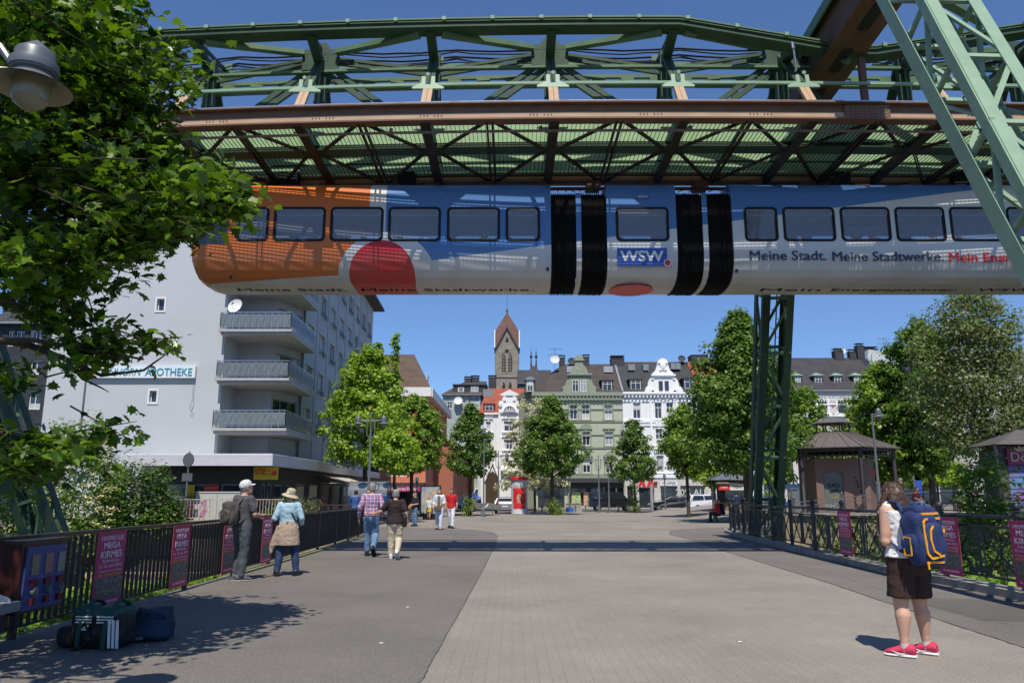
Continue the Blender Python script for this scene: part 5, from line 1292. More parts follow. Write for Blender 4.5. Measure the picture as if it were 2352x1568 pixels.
    # awning over a shop along the side, air conditioner
    Ma=Ms; mb=MB(); t=MB(); t.poly([(10.2,-.4,2.95),(16.5,-.4,2.95),(16.5,-2.1,2.45),(10.2,-2.1,2.45)]); t.box(10.2,16.5,-2.13,-2.1,2.25,2.46); 
    for k in range(2): t.bar((10.3+k*6.1,-.3,2.4),(10.3+k*6.1,-2.1,2.42),.04)
    mb.add(t,Ma); mb.build('awning',[mat('striped_awning',(.55,.50,.42),.9,c2=(.40,.36,.30),vs=8)],rt)
    c=at(770,1062,62); mb=MB(); q=c-V(bx,by,0); mb.box(q.x-.5,q.x+.45,q.y-.2,q.y+.5,q.z-.4,q.z+.4)
    for k in range(6):mb.box(q.x-.4+k*.14,q.x-.36+k*.14,q.y-.22,q.y-.2,q.z-.33,q.z+.33,1)
    mb.build('air_conditioner',[whitew,greyp],rt)
    t=MB(); t.add(text_mb('OTHEKE',.7,.01),Ms@T(13,-.15,1.2)) if 0 else None
    return rt
blk=block()
# big sign on the gable: its own thing, fixed to the wall
v0=at(204,868,42.9); v1=at(451,841,42.9)
sg=thing('wall_sign','long white pharmacy sign with turquoise letters high on the grey gable','sign',(v0.x,42.85,v0.z))
w_=v1.x-v0.x; h_=v1.z-v0.z
mb=MB(); mb.box(0,w_,-.06,.12,0,h_); mb.build('board',[mat('sign_white',(.70,.76,.80),.5,var=.03)],sg)
turq=mat('turquoise_letters',(.03,.27,.38),.5,var=.02)
mb=MB(); t=text_mb('APOTHEKE',1.,.012); ww=max(v[0] for v in t.v)-min(v[0] for v in t.v); mb.add(t,T(w_*.755,-.08,h_*.46)@Matrix.Diagonal((w_*.44/ww,1,h_*.92,1))); mb.build('lettering',[turq],sg)
mb=MB(); t=text_mb('EiNHORN',1.,0.,shear=.2); ww=max(v[0] for v in t.v)-min(v[0] for v in t.v); mb.add(t,T(w_*.31,-.08,h_*.46)@Matrix.Diagonal((w_*.36/ww,1,h_*.9,1))); mb.build('lettering',[turq],sg)
mb=MB(); xx=at(447,872,42.9).x-v0.x; mb.tube([(xx,-.03,-.0),(xx-.02,-.03,-.8),(xx+.03,-.03,-1.25),(xx-.08,-.03,-1.5),(xx-.12,-.03,-1.75),(xx-.02,-.03,-1.9),(xx+.06,-.03,-1.75),(xx-.02,-.03,-1.6)],.012,5); mb.build('loose_cable',[greyp],sg)
mb=MB(); mb.prism([(0,0),(.18,.05),(.3,.5),(.2,1.0),(.05,1.15),(.12,.6)],(.12,-.07,.02),(1,0,0),(0,0,1),(0,.02,0)); mb.build('emblem',[redb],sg)
# satellite dish on the upper balcony
dd=thing('satellite_dish','large white satellite dish on the topmost visible balcony of the grey block','satellite dish',at(541,725,42.7))
ax_=V(-.25,-1,.35).normalized(); mb=MB(); r=.44
mb.lathe([(.02,0),(r*.5,.03),(r*.85,.09),(r,.14),(r,.12),(r*.83,.06),(.01,-.03)],(0,0,.52),24,0,ax_); mb.build('reflector',[mat('dish_white',(.72,.72,.70),.4,var=.03)],dd,True)
mb=MB(); mb.tube([(0,.05,.5),(0,.1,-.9)],.03,6); mb.tube([V(0,0,.14),V(0,0,.42)+ax_*.55],.014,5); mb.box(-.04,.04,-.6,-.5,.55,.63); mb.build('arm',[ironm],dd)
# ---- dark slate house at far left
Yq=56.; a=at(-60,900,Yq).x; b=at(121,900,Yq).x
hol=[(at(x0,y0,Yq).x,at(x1,y0,Yq).x,at(x0,y1,Yq).z,at(x0,y0,Yq).z) for x0,x1,y0,y1 in ((72,98,828,860),(70,97,758,790),(38,58,760,795),(20,34,760,795),(68,95,905,940),(70,94,978,1008),(20,40,830,860))]
simple_house('slate_house','dark slate-hung house with white windows behind the maple at far left',a,b,Yq,0,at(60,742,Yq).z,at(60,650,Yq).z,tiles('dark_slate_wall',(.045,.05,.058),(.036,.04,.047),.5,.28,.7,1.),roofslate,hol,12,trans=0)
# ---- houses on the right
C3=(1548.1,631.6,.3418)
def h3(x,y,Y=100.): v=at(C3[0]+C3[2]*x,C3[1]+C3[2]*y,Y); return v.x,v.z
def R3(a,b,c,d,Y=100.): return (h3(a,c,Y)[0],h3(b,c,Y)[0],h3(a,c,Y)[1],h3(a,d,Y)[1])
cream=mat('cream_pink_plaster',(.62,.56,.54),.8,var=.04,dirt=.12)
X0,X1=h3(760,800)[0],h3(1395,800)[0]; ze=h3(1000,775)[1]; zr=h3(1000,556,106)[1]
hol=[R3(a,b,930,835) for a,b in ((970,1035),(1105,1165),(1240,1297),(820,860))]+[R3(a,b,1150,1040) for a,b in ((970,1035),(1105,1165),(1240,1297))]
rt,rf=simple_house('cream_house','cream plastered house with black tiled roof and four green copper dormers',X0,X1,100.,0,ze,zr,cream,tiles('black_roof_tiles',(.055,.052,.056),(.043,.041,.045),.35,.45,.6,1.2),hol,12,trans=0,mull=0,hipR=-.0)
for x0,x1 in ((820,888),(955,1030),(1088,1162),(1222,1298)): dormer(rt,h3(x0,700)[0]-X0+.15,h3(x1,700)[0]-X0-.15,h3(0,735)[1],h3(0,672)[1],1.2,5,slate,copper,'hip')
mb=MB(); W_=X1-X0
for h in hol: mb.box(h[0]-X0-.25,h[0]-X0,-.08,0,h[2],h[3]+.3); mb.box(h[1]-X0,h[1]-X0+.25,-.08,0,h[2],h[3]+.3)
mb.box(0,W_,-.2,0,h3(0,945)[1]-.1,h3(0,945)[1]+.15); mb.box(0,W_,-.12,0,ze-1.9,ze-1.75)
n=34
for k in range(n):
    x=.2+k*(W_-.4)/n; mb.bar((x,-.06,ze-1.5),(x+.35,-.06,ze-.5),.08,.08,up=(0,1,0)); mb.bar((x+.35,-.06,ze-.5),(x+.7,-.06,ze-1.5),.08,.08,up=(0,1,0))
xx=h3(1018,980)[0]-X0; zz=h3(0,1000)[1]
for k in range(12):
    a,b=PI*k/12,PI*(k+1)/12; mb.prism([(1.5*math.cos(a),1.5*math.sin(a)),(1.5*math.cos(b),1.5*math.sin(b)),(1.15*math.cos(b),1.15*math.sin(b)),(1.15*math.cos(a),1.15*math.sin(a))],(xx,-.12,zz),(1,0,0),(0,0,1),(0,.12,0))
mb.build('cornice',[whitetrim],rt)
for x,y,w in ((1098,515,1.2),(1192,520,.9),(1243,480,1.0)): X_,Z_=h3(x,y,106); chimney(rt,X_-X0,6,zr-2,Z_,w)
X_,Z_=h3(1128,510,106); dish(rt,X_-X0,6,Z_,.5); 
# red-roofed sliver behind the tall tree, white shingled gable, brown roof
rt,rf=simple_house('brick_house','house with rusty red roof showing between white stucco house and tall tree',hx(1625),hx(1900),Y0+.3,0,hz_(420,1600),hY(1650,190,Y0+6)[1],cream,roofred,[(hx(1780+k*60),hx(1780+k*60)+1.0,z,z+1.8) for k in range(2) for z in (5,8.6)]+[(hx(1660+k*70),hx(1660+k*70)+1.5,.5,2.6) for k in range(3)],12)
Yg=108.; mb=MB(); pts=[h3(*p,Yg) for p in ((1405,1100),(1405,740),(1300,560),(1308,500),(1480,520),(1512,600),(1512,1100))]
rt=thing('shingled_house','house side clad in white shingles rising above the copper-dormered roof','house',(pts[0][0],Yg,0))
mb.prism([(p[0]-pts[0][0],p[1]) for p in pts[::-1]],(0,0,0),(1,0,0),(0,0,1),(0,8,0)); mb.build('wall',[tiles('white_shingles',(.58,.61,.62),(.52,.55,.57),.9,.5,.8,.6)],rt)
for x,y,w in ((1310,505,1.8),(1470,508,1.2),(1525,512,1.4)): X_,Z_=h3(x,y,Yg+3); chimney(rt,X_-pts[0][0],3,Z_-3,Z_,w)
X_,Z_=h3(1405,420,Yg+3); antenna(rt,X_-pts[0][0],3,Z_-7,Z_); X_,Z_=h3(1330,530,Yg-.5); mb=MB(); mb.tube([(X_-pts[0][0],-.3,Z_-9),(X_-pts[0][0],-.3,Z_)],.04,5); mb.build('antenna_pole',[greyp],rt)
a=h3(1490,700,112)[0]; b=h3(1730,700,112)[0]
simple_house('brown_roofed_house','house with reddish brown roof right of the white shingled gable',a,b,112.,0,h3(0,598,112)[1],h3(0,537,118)[1],slate,roofbrown,[(a+1+k*3,a+2.4+k*3,z,z+1.6) for k in range(4) for z in (4,7.5,11)],12)
a=h3(1640,700,116)[0]
simple_house('dark_roofed_house','dark roofed house mostly behind the trees at the right edge',a+4,a+44,118.,0,h3(0,620,116)[1],h3(0,500,122)[1],mat('grey_beige_plaster',(.40,.38,.34),.85,var=.05),slate,[(a+6+k*3.2,a+7.4+k*3.2,z,z+1.8) for k in range(11) for z in (4,7.5,11,14.5)],12)
# ground floor shops of the right-hand row
def shops(name,label,X0,X1,Y,signs,wall):
    rt=thing(name,label,'shop row',(X0,Y,0)); W_=X1-X0; n=max(2,int(W_/4.2)); hl=[(.5+k*W_/n,(k+1)*W_/n-.5,.5,2.9) for k in range(n)]
    mb=MB(); facade(mb,I4,0,W_,0,4.2,hl,.15); mb.box(0,W_,.02,1,4.0,4.2); mb.build('wall',[wall],rt)
    for h in hl: window(rt,I4,*h,y=.1,mull=1,m=slate,pane=winglass,name='shop_window')
    for x,w,h,m,t,tm in signs: signpart(rt,x-X0,x-X0+w,3.0,3.0+h,-.1,m,t,tm,.8)
    return rt
shops('shop_row','row of ground-floor shops behind the trees under the cream house',at(1800,1150,92).x,at(2240,1150,92).x,92.,[(at(2052,1100,92).x,5,1.,darkin,'Nagelstudio',whitew),(at(1928,1100,92).x,4.2,1.,mat('restaurant_sign',(.55,.05,.04),.5),'Restaurant',whitew),(at(1830,1100,92).x,3,.8,whitew,None,None)],mat('shop_wall_cream',(.50,.47,.42),.8,var=.1))
# ---- kiosks
granite=mat('pink_granite',(.20,.13,.11),.6,var=.12,vs=60,det=2)
def hexroof(mb,r,z0,z1,r1,rot,m=0,n=6):
    for k in range(n):
        a,b=rot+2*PI*k/n,rot+2*PI*(k+1)/n
        mb.poly([(r*math.cos(a),r*math.sin(a),z0),(r*math.cos(b),r*math.sin(b),z0),(r1*math.cos(b),r1*math.sin(b),z1),(r1*math.cos(a),r1*math.sin(a),z1)],m)
def pavilion():
    c=at(1952,1178,44.6); z=.62
    rt=thing('pavilion','hexagonal pavilion with brown sheet-metal roof over a pink granite lift tower','pavilion',(c.x,46,z))
    mr=mat('brown_sheet_metal',(.17,.145,.135),.45,.3,var=.08); dm=mat('dark_steel_post',(.055,.045,.05),.5)
    rot=R(-28); mb=MB(); rr=3.55
    hexroof(mb,rr,3.60,4.66,.95,rot); 
    for k in range(6):
        a=rot+2*PI*k/6
        b=rot+2*PI*(k+1)/6
        mb.bar((rr*math.cos(a),rr*math.sin(a),3.62),(.95*math.cos(a),.95*math.sin(a),4.68),.09,.05,m=0)
        for q in range(1,5):
            t=q/5; p=V(math.cos(a),math.sin(a),0).lerp(V(math.cos(b),math.sin(b),0),t)
            mb.bar(p*rr+V(0,0,3.62),p*.95+V(0,0,4.68),.035,.05)
    mb.build('roof',[mr],rt)
    mb=MB()
    for k in range(6):
        a=rot+2*PI*k/6; b=rot+2*PI*(k+1)/6; A=V(math.cos(a),math.sin(a),0); B=V(math.cos(b),math.sin(b),0)
        mb.bar(A*.9+V(0,0,4.6),A*.9+V(0,0,5.15),.06); mb.bar(A*3.1+V(0,0,3.5),B*3.1+V(0,0,3.5),.08,.12); mb.bar(A*3.1+V(0,0,3.15),B*3.1+V(0,0,3.15),.06,.06)
        for q in range(9): p=(A*3.1).lerp(B*3.1,q/9); mb.bar(p+V(0,0,3.15),p+V(0,0,3.5),.04)
        mb.bar(A*3.45+V(0,0,3.6),B*3.45+V(0,0,3.6),.06,.08)
    mb.build('roof_frame',[dm],rt)
    for k in range(6): a=rot+2*PI*k/6; mb=MB(); mb.bar((3.1*math.cos(a),3.1*math.sin(a),0),(3.1*math.cos(a),3.1*math.sin(a),3.55),.17); mb.build('post',[dm],rt)
    mb=MB(); hexroof(mb,1.4,5.15,5.6,.02,rot); mb.build('lantern_roof',[mr],rt)
    # granite body: octagon-ish with door recess
    mb=MB(); P8=[(-1.75,-1.3),(.15,-1.9),(1.1,-1.75),(1.85,-.9),(1.75,1.6),(-1.6,1.7)]
    mb.prism(P8,(0,0,0),(1,0,0),(0,1,0),(0,0,3.05))
    d=V(P8[1][0]-P8[0][0],P8[1][1]-P8[0][1],0); M=frame((P8[0][0],P8[0][1],0),d,(0,0,1)); L=d.length
    t=MB(); t.box(.0,.4,-.14,0,0,2.5); t.box(1.45,L-.02,-.14,0,0,2.5); t.box(0,L,-.15,0,2.3,3.04); mb.add(t,M)
    mb.build('wall',[granite],rt)
    mb=MB(); t=MB(); t.box(.42,1.43,-.03,.0,.02,2.28); mb.add(t,M); mb.build('door',[mat('dull_door_glass',(.10,.115,.11),.25,c2=(.16,.17,.16),vs=7)],rt)
    # graffiti scrawls
    def scrawl(mat_,pts_list,MM,r,name='graffiti'):
        g=MB()
        for pts in pts_list: t=MB(); t.tube([(x,-.165 if MM is M2 else -.04,z) for x,z in pts],r,4,flat=1); g.add(t,MM)
        g.build(name,[mat_],rt)
    M2=frame((P8[1][0],P8[1][1],.0),V(P8[2][0]-P8[1][0],P8[2][1]-P8[1][1],0),(0,0,1))
    rnd=random.Random(5); bk=mat('spray_black',(.01,.01,.012),.8); wh=mat('spray_white',(.55,.58,.6),.8); ye=mat('spray_yellow',(.45,.42,.05),.8)
    def loops(cx,cz,w,h,n): return [[(cx-w/2+w*(i+rnd.random()*.5)/n+rnd.uniform(-.09,.09),cz+h*rnd.uniform(-.5,.5)) for _ in range(5)] for i in range(n)]
    scrawl(bk,loops(.92,1.55,.6,.3,7)+loops(.92,1.2,.5,.25,6),M,.012); scrawl(ye,loops(.9,.85,.35,.25,5),M,.01); scrawl(wh,loops(.7,.42,.6,.3,5)+loops(1.1,.1,.3,.5,5),M,.012)
    g=MB(); 
    for i in range(9):
        zc=2.0-i*.15; xc=.1+i*.055
        t=MB(); t.tube([(xc+rnd.uniform(-.1,.1),-.02,zc+rnd.uniform(-.1,.1)) for _ in range(5)],.014,4); g.add(t,M2)
    g.build('graffiti',[bk],rt)
    sg_=signpart(rt,1.2,1.5,2.2,2.35,-1.8,redb,d=.02)
pavilion()
def tab_kiosk():
    c=at(1704,1180,62); rt=thing('kiosk','octagonal tobacco kiosk with glazed pyramid roof and red and white signs behind the portal leg','kiosk',(c.x,63.8,.05))
    mr=mat('kiosk_roof_glass',(.13,.15,.16),.2); mb=MB(); rot=R(22.5); hexroof(mb,2.35,2.75,3.55,.5,rot,n=8); hexroof(mb,.8,3.85,4.2,.02,rot,n=8); 
    for k in range(8):
        a=rot+PI/4*k; mb.bar((2.35*math.cos(a),2.35*math.sin(a),2.76),(.5*math.cos(a),.5*math.sin(a),3.57),.07,.05,m=1); mb.bar((.5*math.cos(a),.5*math.sin(a),3.5),(.5*math.cos(a),.5*math.sin(a),3.9),.06,m=1)
    mb.build('roof',[mr,slate],rt)
    mb=MB(); mb.lathe([(1.5,0),(1.5,1.0)],(0,0,0),8); mb.lathe([(1.45,2.3),(1.45,2.7)],(0,0,0),8); mb.build('wall',[granite],rt); mb=MB(); mb.lathe([(1.42,1.0),(1.42,2.3)],(0,0,0),8); mb.build('window',[winglass],rt)
    for k in range(4): a=rot+PI/2*k; mb=MB(); mb.bar((2.15*math.cos(a),2.15*math.sin(a),0),(2.15*math.cos(a),2.15*math.sin(a),2.8),.1); mb.build('post',[slate],rt)
    signpart(rt,-1.75,-.85,1.95,2.4,-1.75,redb,'TABAK',whitew,.7); signpart(rt,-.84,1.15,1.95,2.45,-1.75,whitew,'TABAK BÖRSE',mat('ochre_letters',(.16,.10,.02),.5),.85); signpart(rt,1.16,1.5,1.95,2.4,-1.75,redb)
    mb=MB(); mb.box(-1.9,-.2,-2.0,-1.2,2.45,2.55); mb.build('awning',[copper],rt)
tab_kiosk()
def doner():
    c=at(2330,1180,27); X0=at(2272,1060,30).x+.35; rt=thing('snack_kiosk','dark snack kiosk with magenta Döner sign and painted shutter at the right edge','kiosk',(X0,30,.4))
    mb=MB(); mb.box(0,.35,0,.3,0,3.0); mb.box(.35,5,.05,1.2,0,.3); mb.box(.0,5,.05,1.2,2.35,2.95); mb.box(2.6,3,0,.3,0,2.4); mb.box(.1,5,.35,1.2,0.3,2.4); mb.build('wall',[mat('kiosk_dark_stone',(.10,.08,.075),.7)],rt)
    mr=mat('kiosk_roof_metal',(.12,.11,.11),.5,.2); mb=MB(); a=[V(-.35,-.6,3.1),V(5.4,-.6,3.1),V(3.6,.5,3.75),V(1.2,.5,3.75),V(-.35,1.5,3.1),V(5.4,1.5,3.1)]
    mb.poly([a[0],a[1],a[2],a[3]]); mb.poly([a[4],a[0],a[3]]); mb.poly([a[5],a[4],a[3],a[2]]); mb.poly([a[1],a[5],a[2]]); mb.poly([a[0],a[4],a[5],a[1]]); mb.build('roof',[mr],rt)
    for x in (-.5,2.4,5): mb=MB(); mb.bar((x+.15,-.45,0),(x+.15,-.45,3.12),.12); mb.build('post',[ironm],rt)
    s=signpart(rt,.30,4.2,2.35,2.95,-.02,mat('magenta_board',(.42,.04,.11),.45),d=.12)
    t=MB(); t.add(text_mb('Döner',.62,.012,align='LEFT'),T(.36,-.17,2.62)@Matrix.Diagonal((.85,1,.8,1))); t.build('lettering',mat('gold_letters',(.62,.50,.36),.5),s)
    t=MB(); t.prism([(0,0),(.3,0),(.36,.2),(.25,.1),(.15,.24),(.05,.1),(-.06,.2)],(.62,-.17,2.86),(1,0,0),(0,0,1),(0,.01,0)); t.build('crown_emblem',mat('gold_letters',(.62,.50,.36),.5),s)
    mb=MB()
    for k in range(18): mb.box(.36,2.55,-.0+(k%2)*.02,.03+(k%2)*.02,.32+k*.112,.32+(k+1)*.112)
    mb.build('shutter',[mat('painted_shutter',(.10,.25,.42),.6,c2=(.30,.08,.30),vs=1.5,det=1)],rt)
doner()
# ================================================================ vegetation
rng=np.random.default_rng(11)
LEAFQ=np.array([(0,0,0),(.5,.32,.06),(1,0,-.04),(.5,-.32,.06)])       # simple leaf: four points
MAPLE=np.array([(0,0,0),(.10,.10,0),(-.02,.42,-.05),(.22,.30,.0),(.34,.62,-.08),(.50,.34,.02),(.62,.40,0),(.70,.14,.03),(1,.0,-.10),(.70,-.14,.03),(.62,-.40,0),(.50,-.34,.02),(.34,-.62,-.08),(.22,-.30,.0),(-.02,-.42,-.05),(.10,-.10,0)])
def leaf_mesh(name,pts,nrm,size,shape,m,jit=.35,par=None,size2=None):
    """pts (n,3) leaf bases; nrm (n,3) face directions"""
    n=len(pts); k=len(shape)
    nn=nrm+rng.normal(0,jit,(n,3)); nn/=np.linalg.norm(nn,axis=1)[:,None]+1e-9
    a=rng.normal(0,1,(n,3)); a-=nn*(a*nn).sum(1)[:,None]; a/=np.linalg.norm(a,axis=1)[:,None]+1e-9
    b=np.cross(nn,a); s=size*rng.uniform(.5,1.3,(n,1,1))
    co=pts[:,None,:]+s*(shape[None,:,0:1]*a[:,None,:]+shape[None,:,1:2]*b[:,None,:]+shape[None,:,2:3]*nn[:,None,:])
    me=bpy.data.meshes.new(name); me.vertices.add(n*k); me.vertices.foreach_set('co',co.reshape(-1).astype(np.float32))
    me.loops.add(n*k); me.loops.foreach_set('vertex_index',np.arange(n*k,dtype=np.int32)); me.polygons.add(n)
    me.polygons.foreach_set('loop_start',np.arange(0,n*k,k,dtype=np.int32)); me.polygons.foreach_set('loop_total',np.full(n,k,dtype=np.int32))
    me.materials.append(m); me.update(calc_edges=True); return me
def prof_r(t,pr):
    return np.interp(t,[p[0] for p in pr],[p[1] for p in pr])
ROUND=[(0,.35),(.12,.8),(.35,1),(.6,.92),(.82,.6),(.95,.28),(1,.05)]
CONE=[(0,.45),(.08,.85),(.22,1),(.45,.8),(.7,.5),(.88,.26),(1,.03)]
OVAL=[(0,.3),(.15,.75),(.4,1),(.65,.9),(.85,.6),(.96,.3),(1,.06)]
bark=mat('bark',(.075,.055,.04),.95,var=.3,vs=6,bump=.7,bs=18)
L_BRIGHT=leafmat('leaf_bright',(.13,.23,.015),(.30,.42,.04)); L_MID=leafmat('leaf_mid',(.07,.145,.016),(.17,.27,.032)); L_DARK=leafmat('leaf_linden',(.052,.12,.018),(.135,.225,.032))
L_BUSH=leafmat('leaf_bush',(.03,.075,.012),(.09,.16,.022)); L_OLIVE=leafmat('leaf_olive',(.10,.13,.05),(.20,.23,.10)); L_LIGHT=leafmat('leaf_light',(.09,.16,.015),(.22,.30,.04)); L_BLOSSOM=leafmat('blossom_cream',(.42,.40,.26),(.60,.58,.42),.2); L_DARKER=leafmat('leaf_dark_bush',(.02,.045,.012),(.05,.09,.02))
L_IVY=leafmat('leaf_ivy',(.08,.17,.012),(.25,.38,.03)); L_YEL=leafmat('blossom_yellow',(.50,.46,.24),(.66,.62,.40),.2)
def tree(name,label,x,y,z,h,w,prof,trunk,leaf,n,size,group=None,gaps=.25,lean=0,cr=.48,tr=.16,spikes=(),cat='tree',extra=None,wy=None,seed=0):
    """tree standing at x,y,z; crown from height trunk to h, width w"""
    global rng; rng=np.random.default_rng(seed+int(abs(x*13+y*7)))
    rt=thing(name,label,cat,(x,y,z),0,group); wy=wy or w; trunk=min(trunk+.55,h*.6)
    ch=h-trunk; nc=max(30,int(n/46)); per=n//nc
    t=rng.beta(1.25,1.35,nc); th=rng.uniform(0,2*PI,nc); lob=1+.24*np.sin(th*3+rng.uniform(0,6))*np.cos(t*11+rng.uniform(0,6))+.12*np.sin(th*5+t*17)+rng.normal(0,.09,nc)
    rad=prof_r(t,prof)*lob; u=rng.uniform(0,1,nc)**.42
    c=np.stack([np.cos(th)*rad*u*w/2+lean*t,np.sin(th)*rad*u*wy/2,trunk+t*ch],1)
    for sx,sz0,sz1 in spikes:
        k=16; q=np.linspace(0,1,k); c=np.concatenate([c,np.stack([sx+rng.normal(0,.06,k),rng.normal(0,.12,k),sz0+(sz1-sz0)*q],1)])
    nc=len(c); cl=np.repeat(np.arange(nc),per)
    rc=np.where(np.arange(nc)<nc-16*len(spikes),cr,.22)[cl][:,None]*rng.uniform(.7,1.2,(len(cl),1))
    off=rng.normal(0,1,(len(cl),3)); off/=np.linalg.norm(off,axis=1)[:,None]; off*=rc*rng.uniform(.2,1,(len(cl),1))**.5; off[:,2]*=.62
    p=c[cl]+off; nr=off/np.linalg.norm(off,axis=1)[:,None]+np.array([0,0,.7])+ (c[cl]-np.array([0,0,trunk+ch*.4]))*.12
    link('crown',leaf_mesh('crown',p,nr,size,LEAFQ,leaf,.45),rt)
    if extra:
        lm,frac,es=extra; sel=rng.uniform(0,1,len(p))<frac; q=p[sel]+nr[sel]*.08; link('blossom',leaf_mesh('blossom',q,nr[sel],es,LEAFQ,lm,.5),rt)
    mb=MB(); top=trunk+ch*.62
    tp=[(0,0,-.3),(.02,0,.1),(.03+lean*.05,.02,trunk*.5),(lean*.1,0,trunk),(lean*.4,.05,top)]
    mb.tube(tp,[tr*1.35,tr*1.1,tr,tr*.85,tr*.25],9)
    rr=random.Random(seed+3); 
    for k in range(11):
        zz=trunk*(.92)+ch*.55*k/11; a=k*2.4+rr.random(); tt=min(.95,(zz-trunk)/ch+.22); L=float(prof_r(max(tt,.05),prof))*w/2*.8
        b0=V(lean*.2*k/11,0,zz); b2=V(math.cos(a)*L,math.sin(a)*L*wy/w,zz+ch*.17+.2); mb.tube([b0,b0.lerp(b2,.5)+V(0,0,.1),b2],[tr*.42,tr*.26,tr*.1],6)
    mb.build('trunk',[bark],rt,True); return rt
def T_(xd,y0,y1,wd,Y,zb=0.,ytr=None):
    """reading of the photograph -> x, base z, height, width, trunk height"""
    a=at(xd,y0,Y); h=a.z-zb; w=at(xd+wd/2,(y0+y1)/2,Y).x-at(xd-wd/2,(y0+y1)/2,Y).x; tr=at(xd,y1,Y).z-zb
    return a.x,h,w,max(tr,.3)
def plant(name,label,xd,y0,y1,wd,Y,prof,leaf,n,size,zb=0,**k):
    x,h,w,tr=T_(xd,y0,y1,wd,Y,zb); x=at(xd,y1,Y).x; return tree(name,label,x,Y,zb,h,w,prof,tr,leaf,n,size,**k)
plant('broadleaf_tree','bright green tree with thin upright tips beside the grey apartment block',838,798,1085,205,50,[(0,.55),(.1,.9),(.3,1),(.5,.85),(.7,.62),(.9,.34),(1,.1)],L_BRIGHT,15000,.26,zb=0,spikes=((1.75,7.8,12.0),(.6,9.0,11.4),(-1.0,8.0,10.6)),tr=.16,cr=.6,gaps=.4)
plant('broadleaf_tree','green maple in front of the orange house, trunk behind the walking couple',945,915,1100,165,58,ROUND,L_MID,9000,.26,tr=.15,extra=(L_BRIGHT,.35,.25),seed=2)
plant('broadleaf_tree','low bright green tree between the maples by the orange house',905,985,1105,120,47,ROUND,L_BRIGHT,5000,.24,tr=.1,seed=4)
plant('linden_tree','small dark linden with ivy at its foot left of the climbing street',1080,930,1105,118,62,CONE,L_DARK,8000,.25,tr=.14,seed=5)
plant('linden_tree','dark linden with pointed crown in front of the green corner house',1268,912,1105,172,66,CONE,L_DARK,14000,.27,tr=.18,seed=6,extra=(L_MID,.2,.25))
plant('blossom_tree','cream-flowering tree behind the dark linden beside the advertising column',1228,918,1140,150,73,[(0,1),(.2,1.1),(.5,.7),(.75,.8),(.9,.6),(1,.3)],L_BLOSSOM,6500,.26,tr=.12,seed=7,extra=(L_MID,.2,.22))
plant('linden_tree','small pointed linden in front of the white stucco house',1457,965,1118,110,74,CONE,L_DARK,7500,.27,tr=.12,seed=8,extra=(L_OLIVE,.15,.3))
plant('broadleaf_tree','light green maple between the white stucco house and the tall linden',1578,935,1105,125,58,OVAL,L_MID,8000,.26,tr=.13,seed=9,extra=(L_BRIGHT,.4,.25))
plant('linden_tree','tall dense pyramidal linden behind the portal leg',1715,722,1100,245,46,[(0,.6),(.1,.95),(.3,1),(.5,.88),(.68,.62),(.84,.36),(1,.04)],L_DARK,30000,.25,tr=.24,seed=10,cr=.65,extra=(L_MID,.3,.25))
plant('broadleaf_tree','narrow light green tree just right of the portal leg',1862,893,1085,85,58,OVAL,L_MID,5000,.26,tr=.1,seed=12,extra=(L_BRIGHT,.4,.25))
plant('sapling','sparse thin-leaved tree in front of the cream house',1958,915,1060,110,66,OVAL,L_OLIVE,1500,.26,tr=.07,seed=13,zb=.4,cr=.8)
plant('broadleaf_tree','broad bright green maple right of the pavilion roof',2045,838,1125,170,50,ROUND,L_MID,14000,.25,zb=.6,tr=.17,seed=14,extra=(L_BRIGHT,.45,.25))
plant('broadleaf_tree','tall green tree behind the street lamp on the right',2140,738,1110,175,48,OVAL,L_DARK,16000,.25,zb=.7,tr=.2,seed=15,extra=(L_MID,.4,.25))
plant('willow_tree','large grey-green willow overhanging the snack kiosk',2275,668,1075,270,33,[(0,.7),(.15,1),(.4,1.05),(.7,.85),(.9,.55),(1,.15)],L_OLIVE,26000,.15,zb=.5,tr=.2,seed=16,cr=.7,wy=4.2,extra=(L_MID,.1,.15))
for i,(x,y0,y1,w,Y) in enumerate(((1905,1010,1110,80,64),(1790,1065,1135,70,60),(2060,1045,1130,100,72),(2190,1060,1130,90,68),(2120,1070,1135,80,74),(1640,1070,1130,80,66),(2320,1040,1120,120,60))):
    plant('young_tree',('young light green tree left of the pavilion lantern','young light tree under the tall linden right of the portal leg','young light green tree right of the pavilion post','young bright tree left of the snack kiosk','young tree in front of the nail studio','young tree behind the curved end of the railing','young tree behind the snack kiosk roof')[i],x,y0,y1,w,Y,ROUND,L_LIGHT if i%2==0 else L_BRIGHT,3200,.24,zb=.5 if x>1800 else 0,tr=.07,seed=20+i,group='young trees on the plaza')
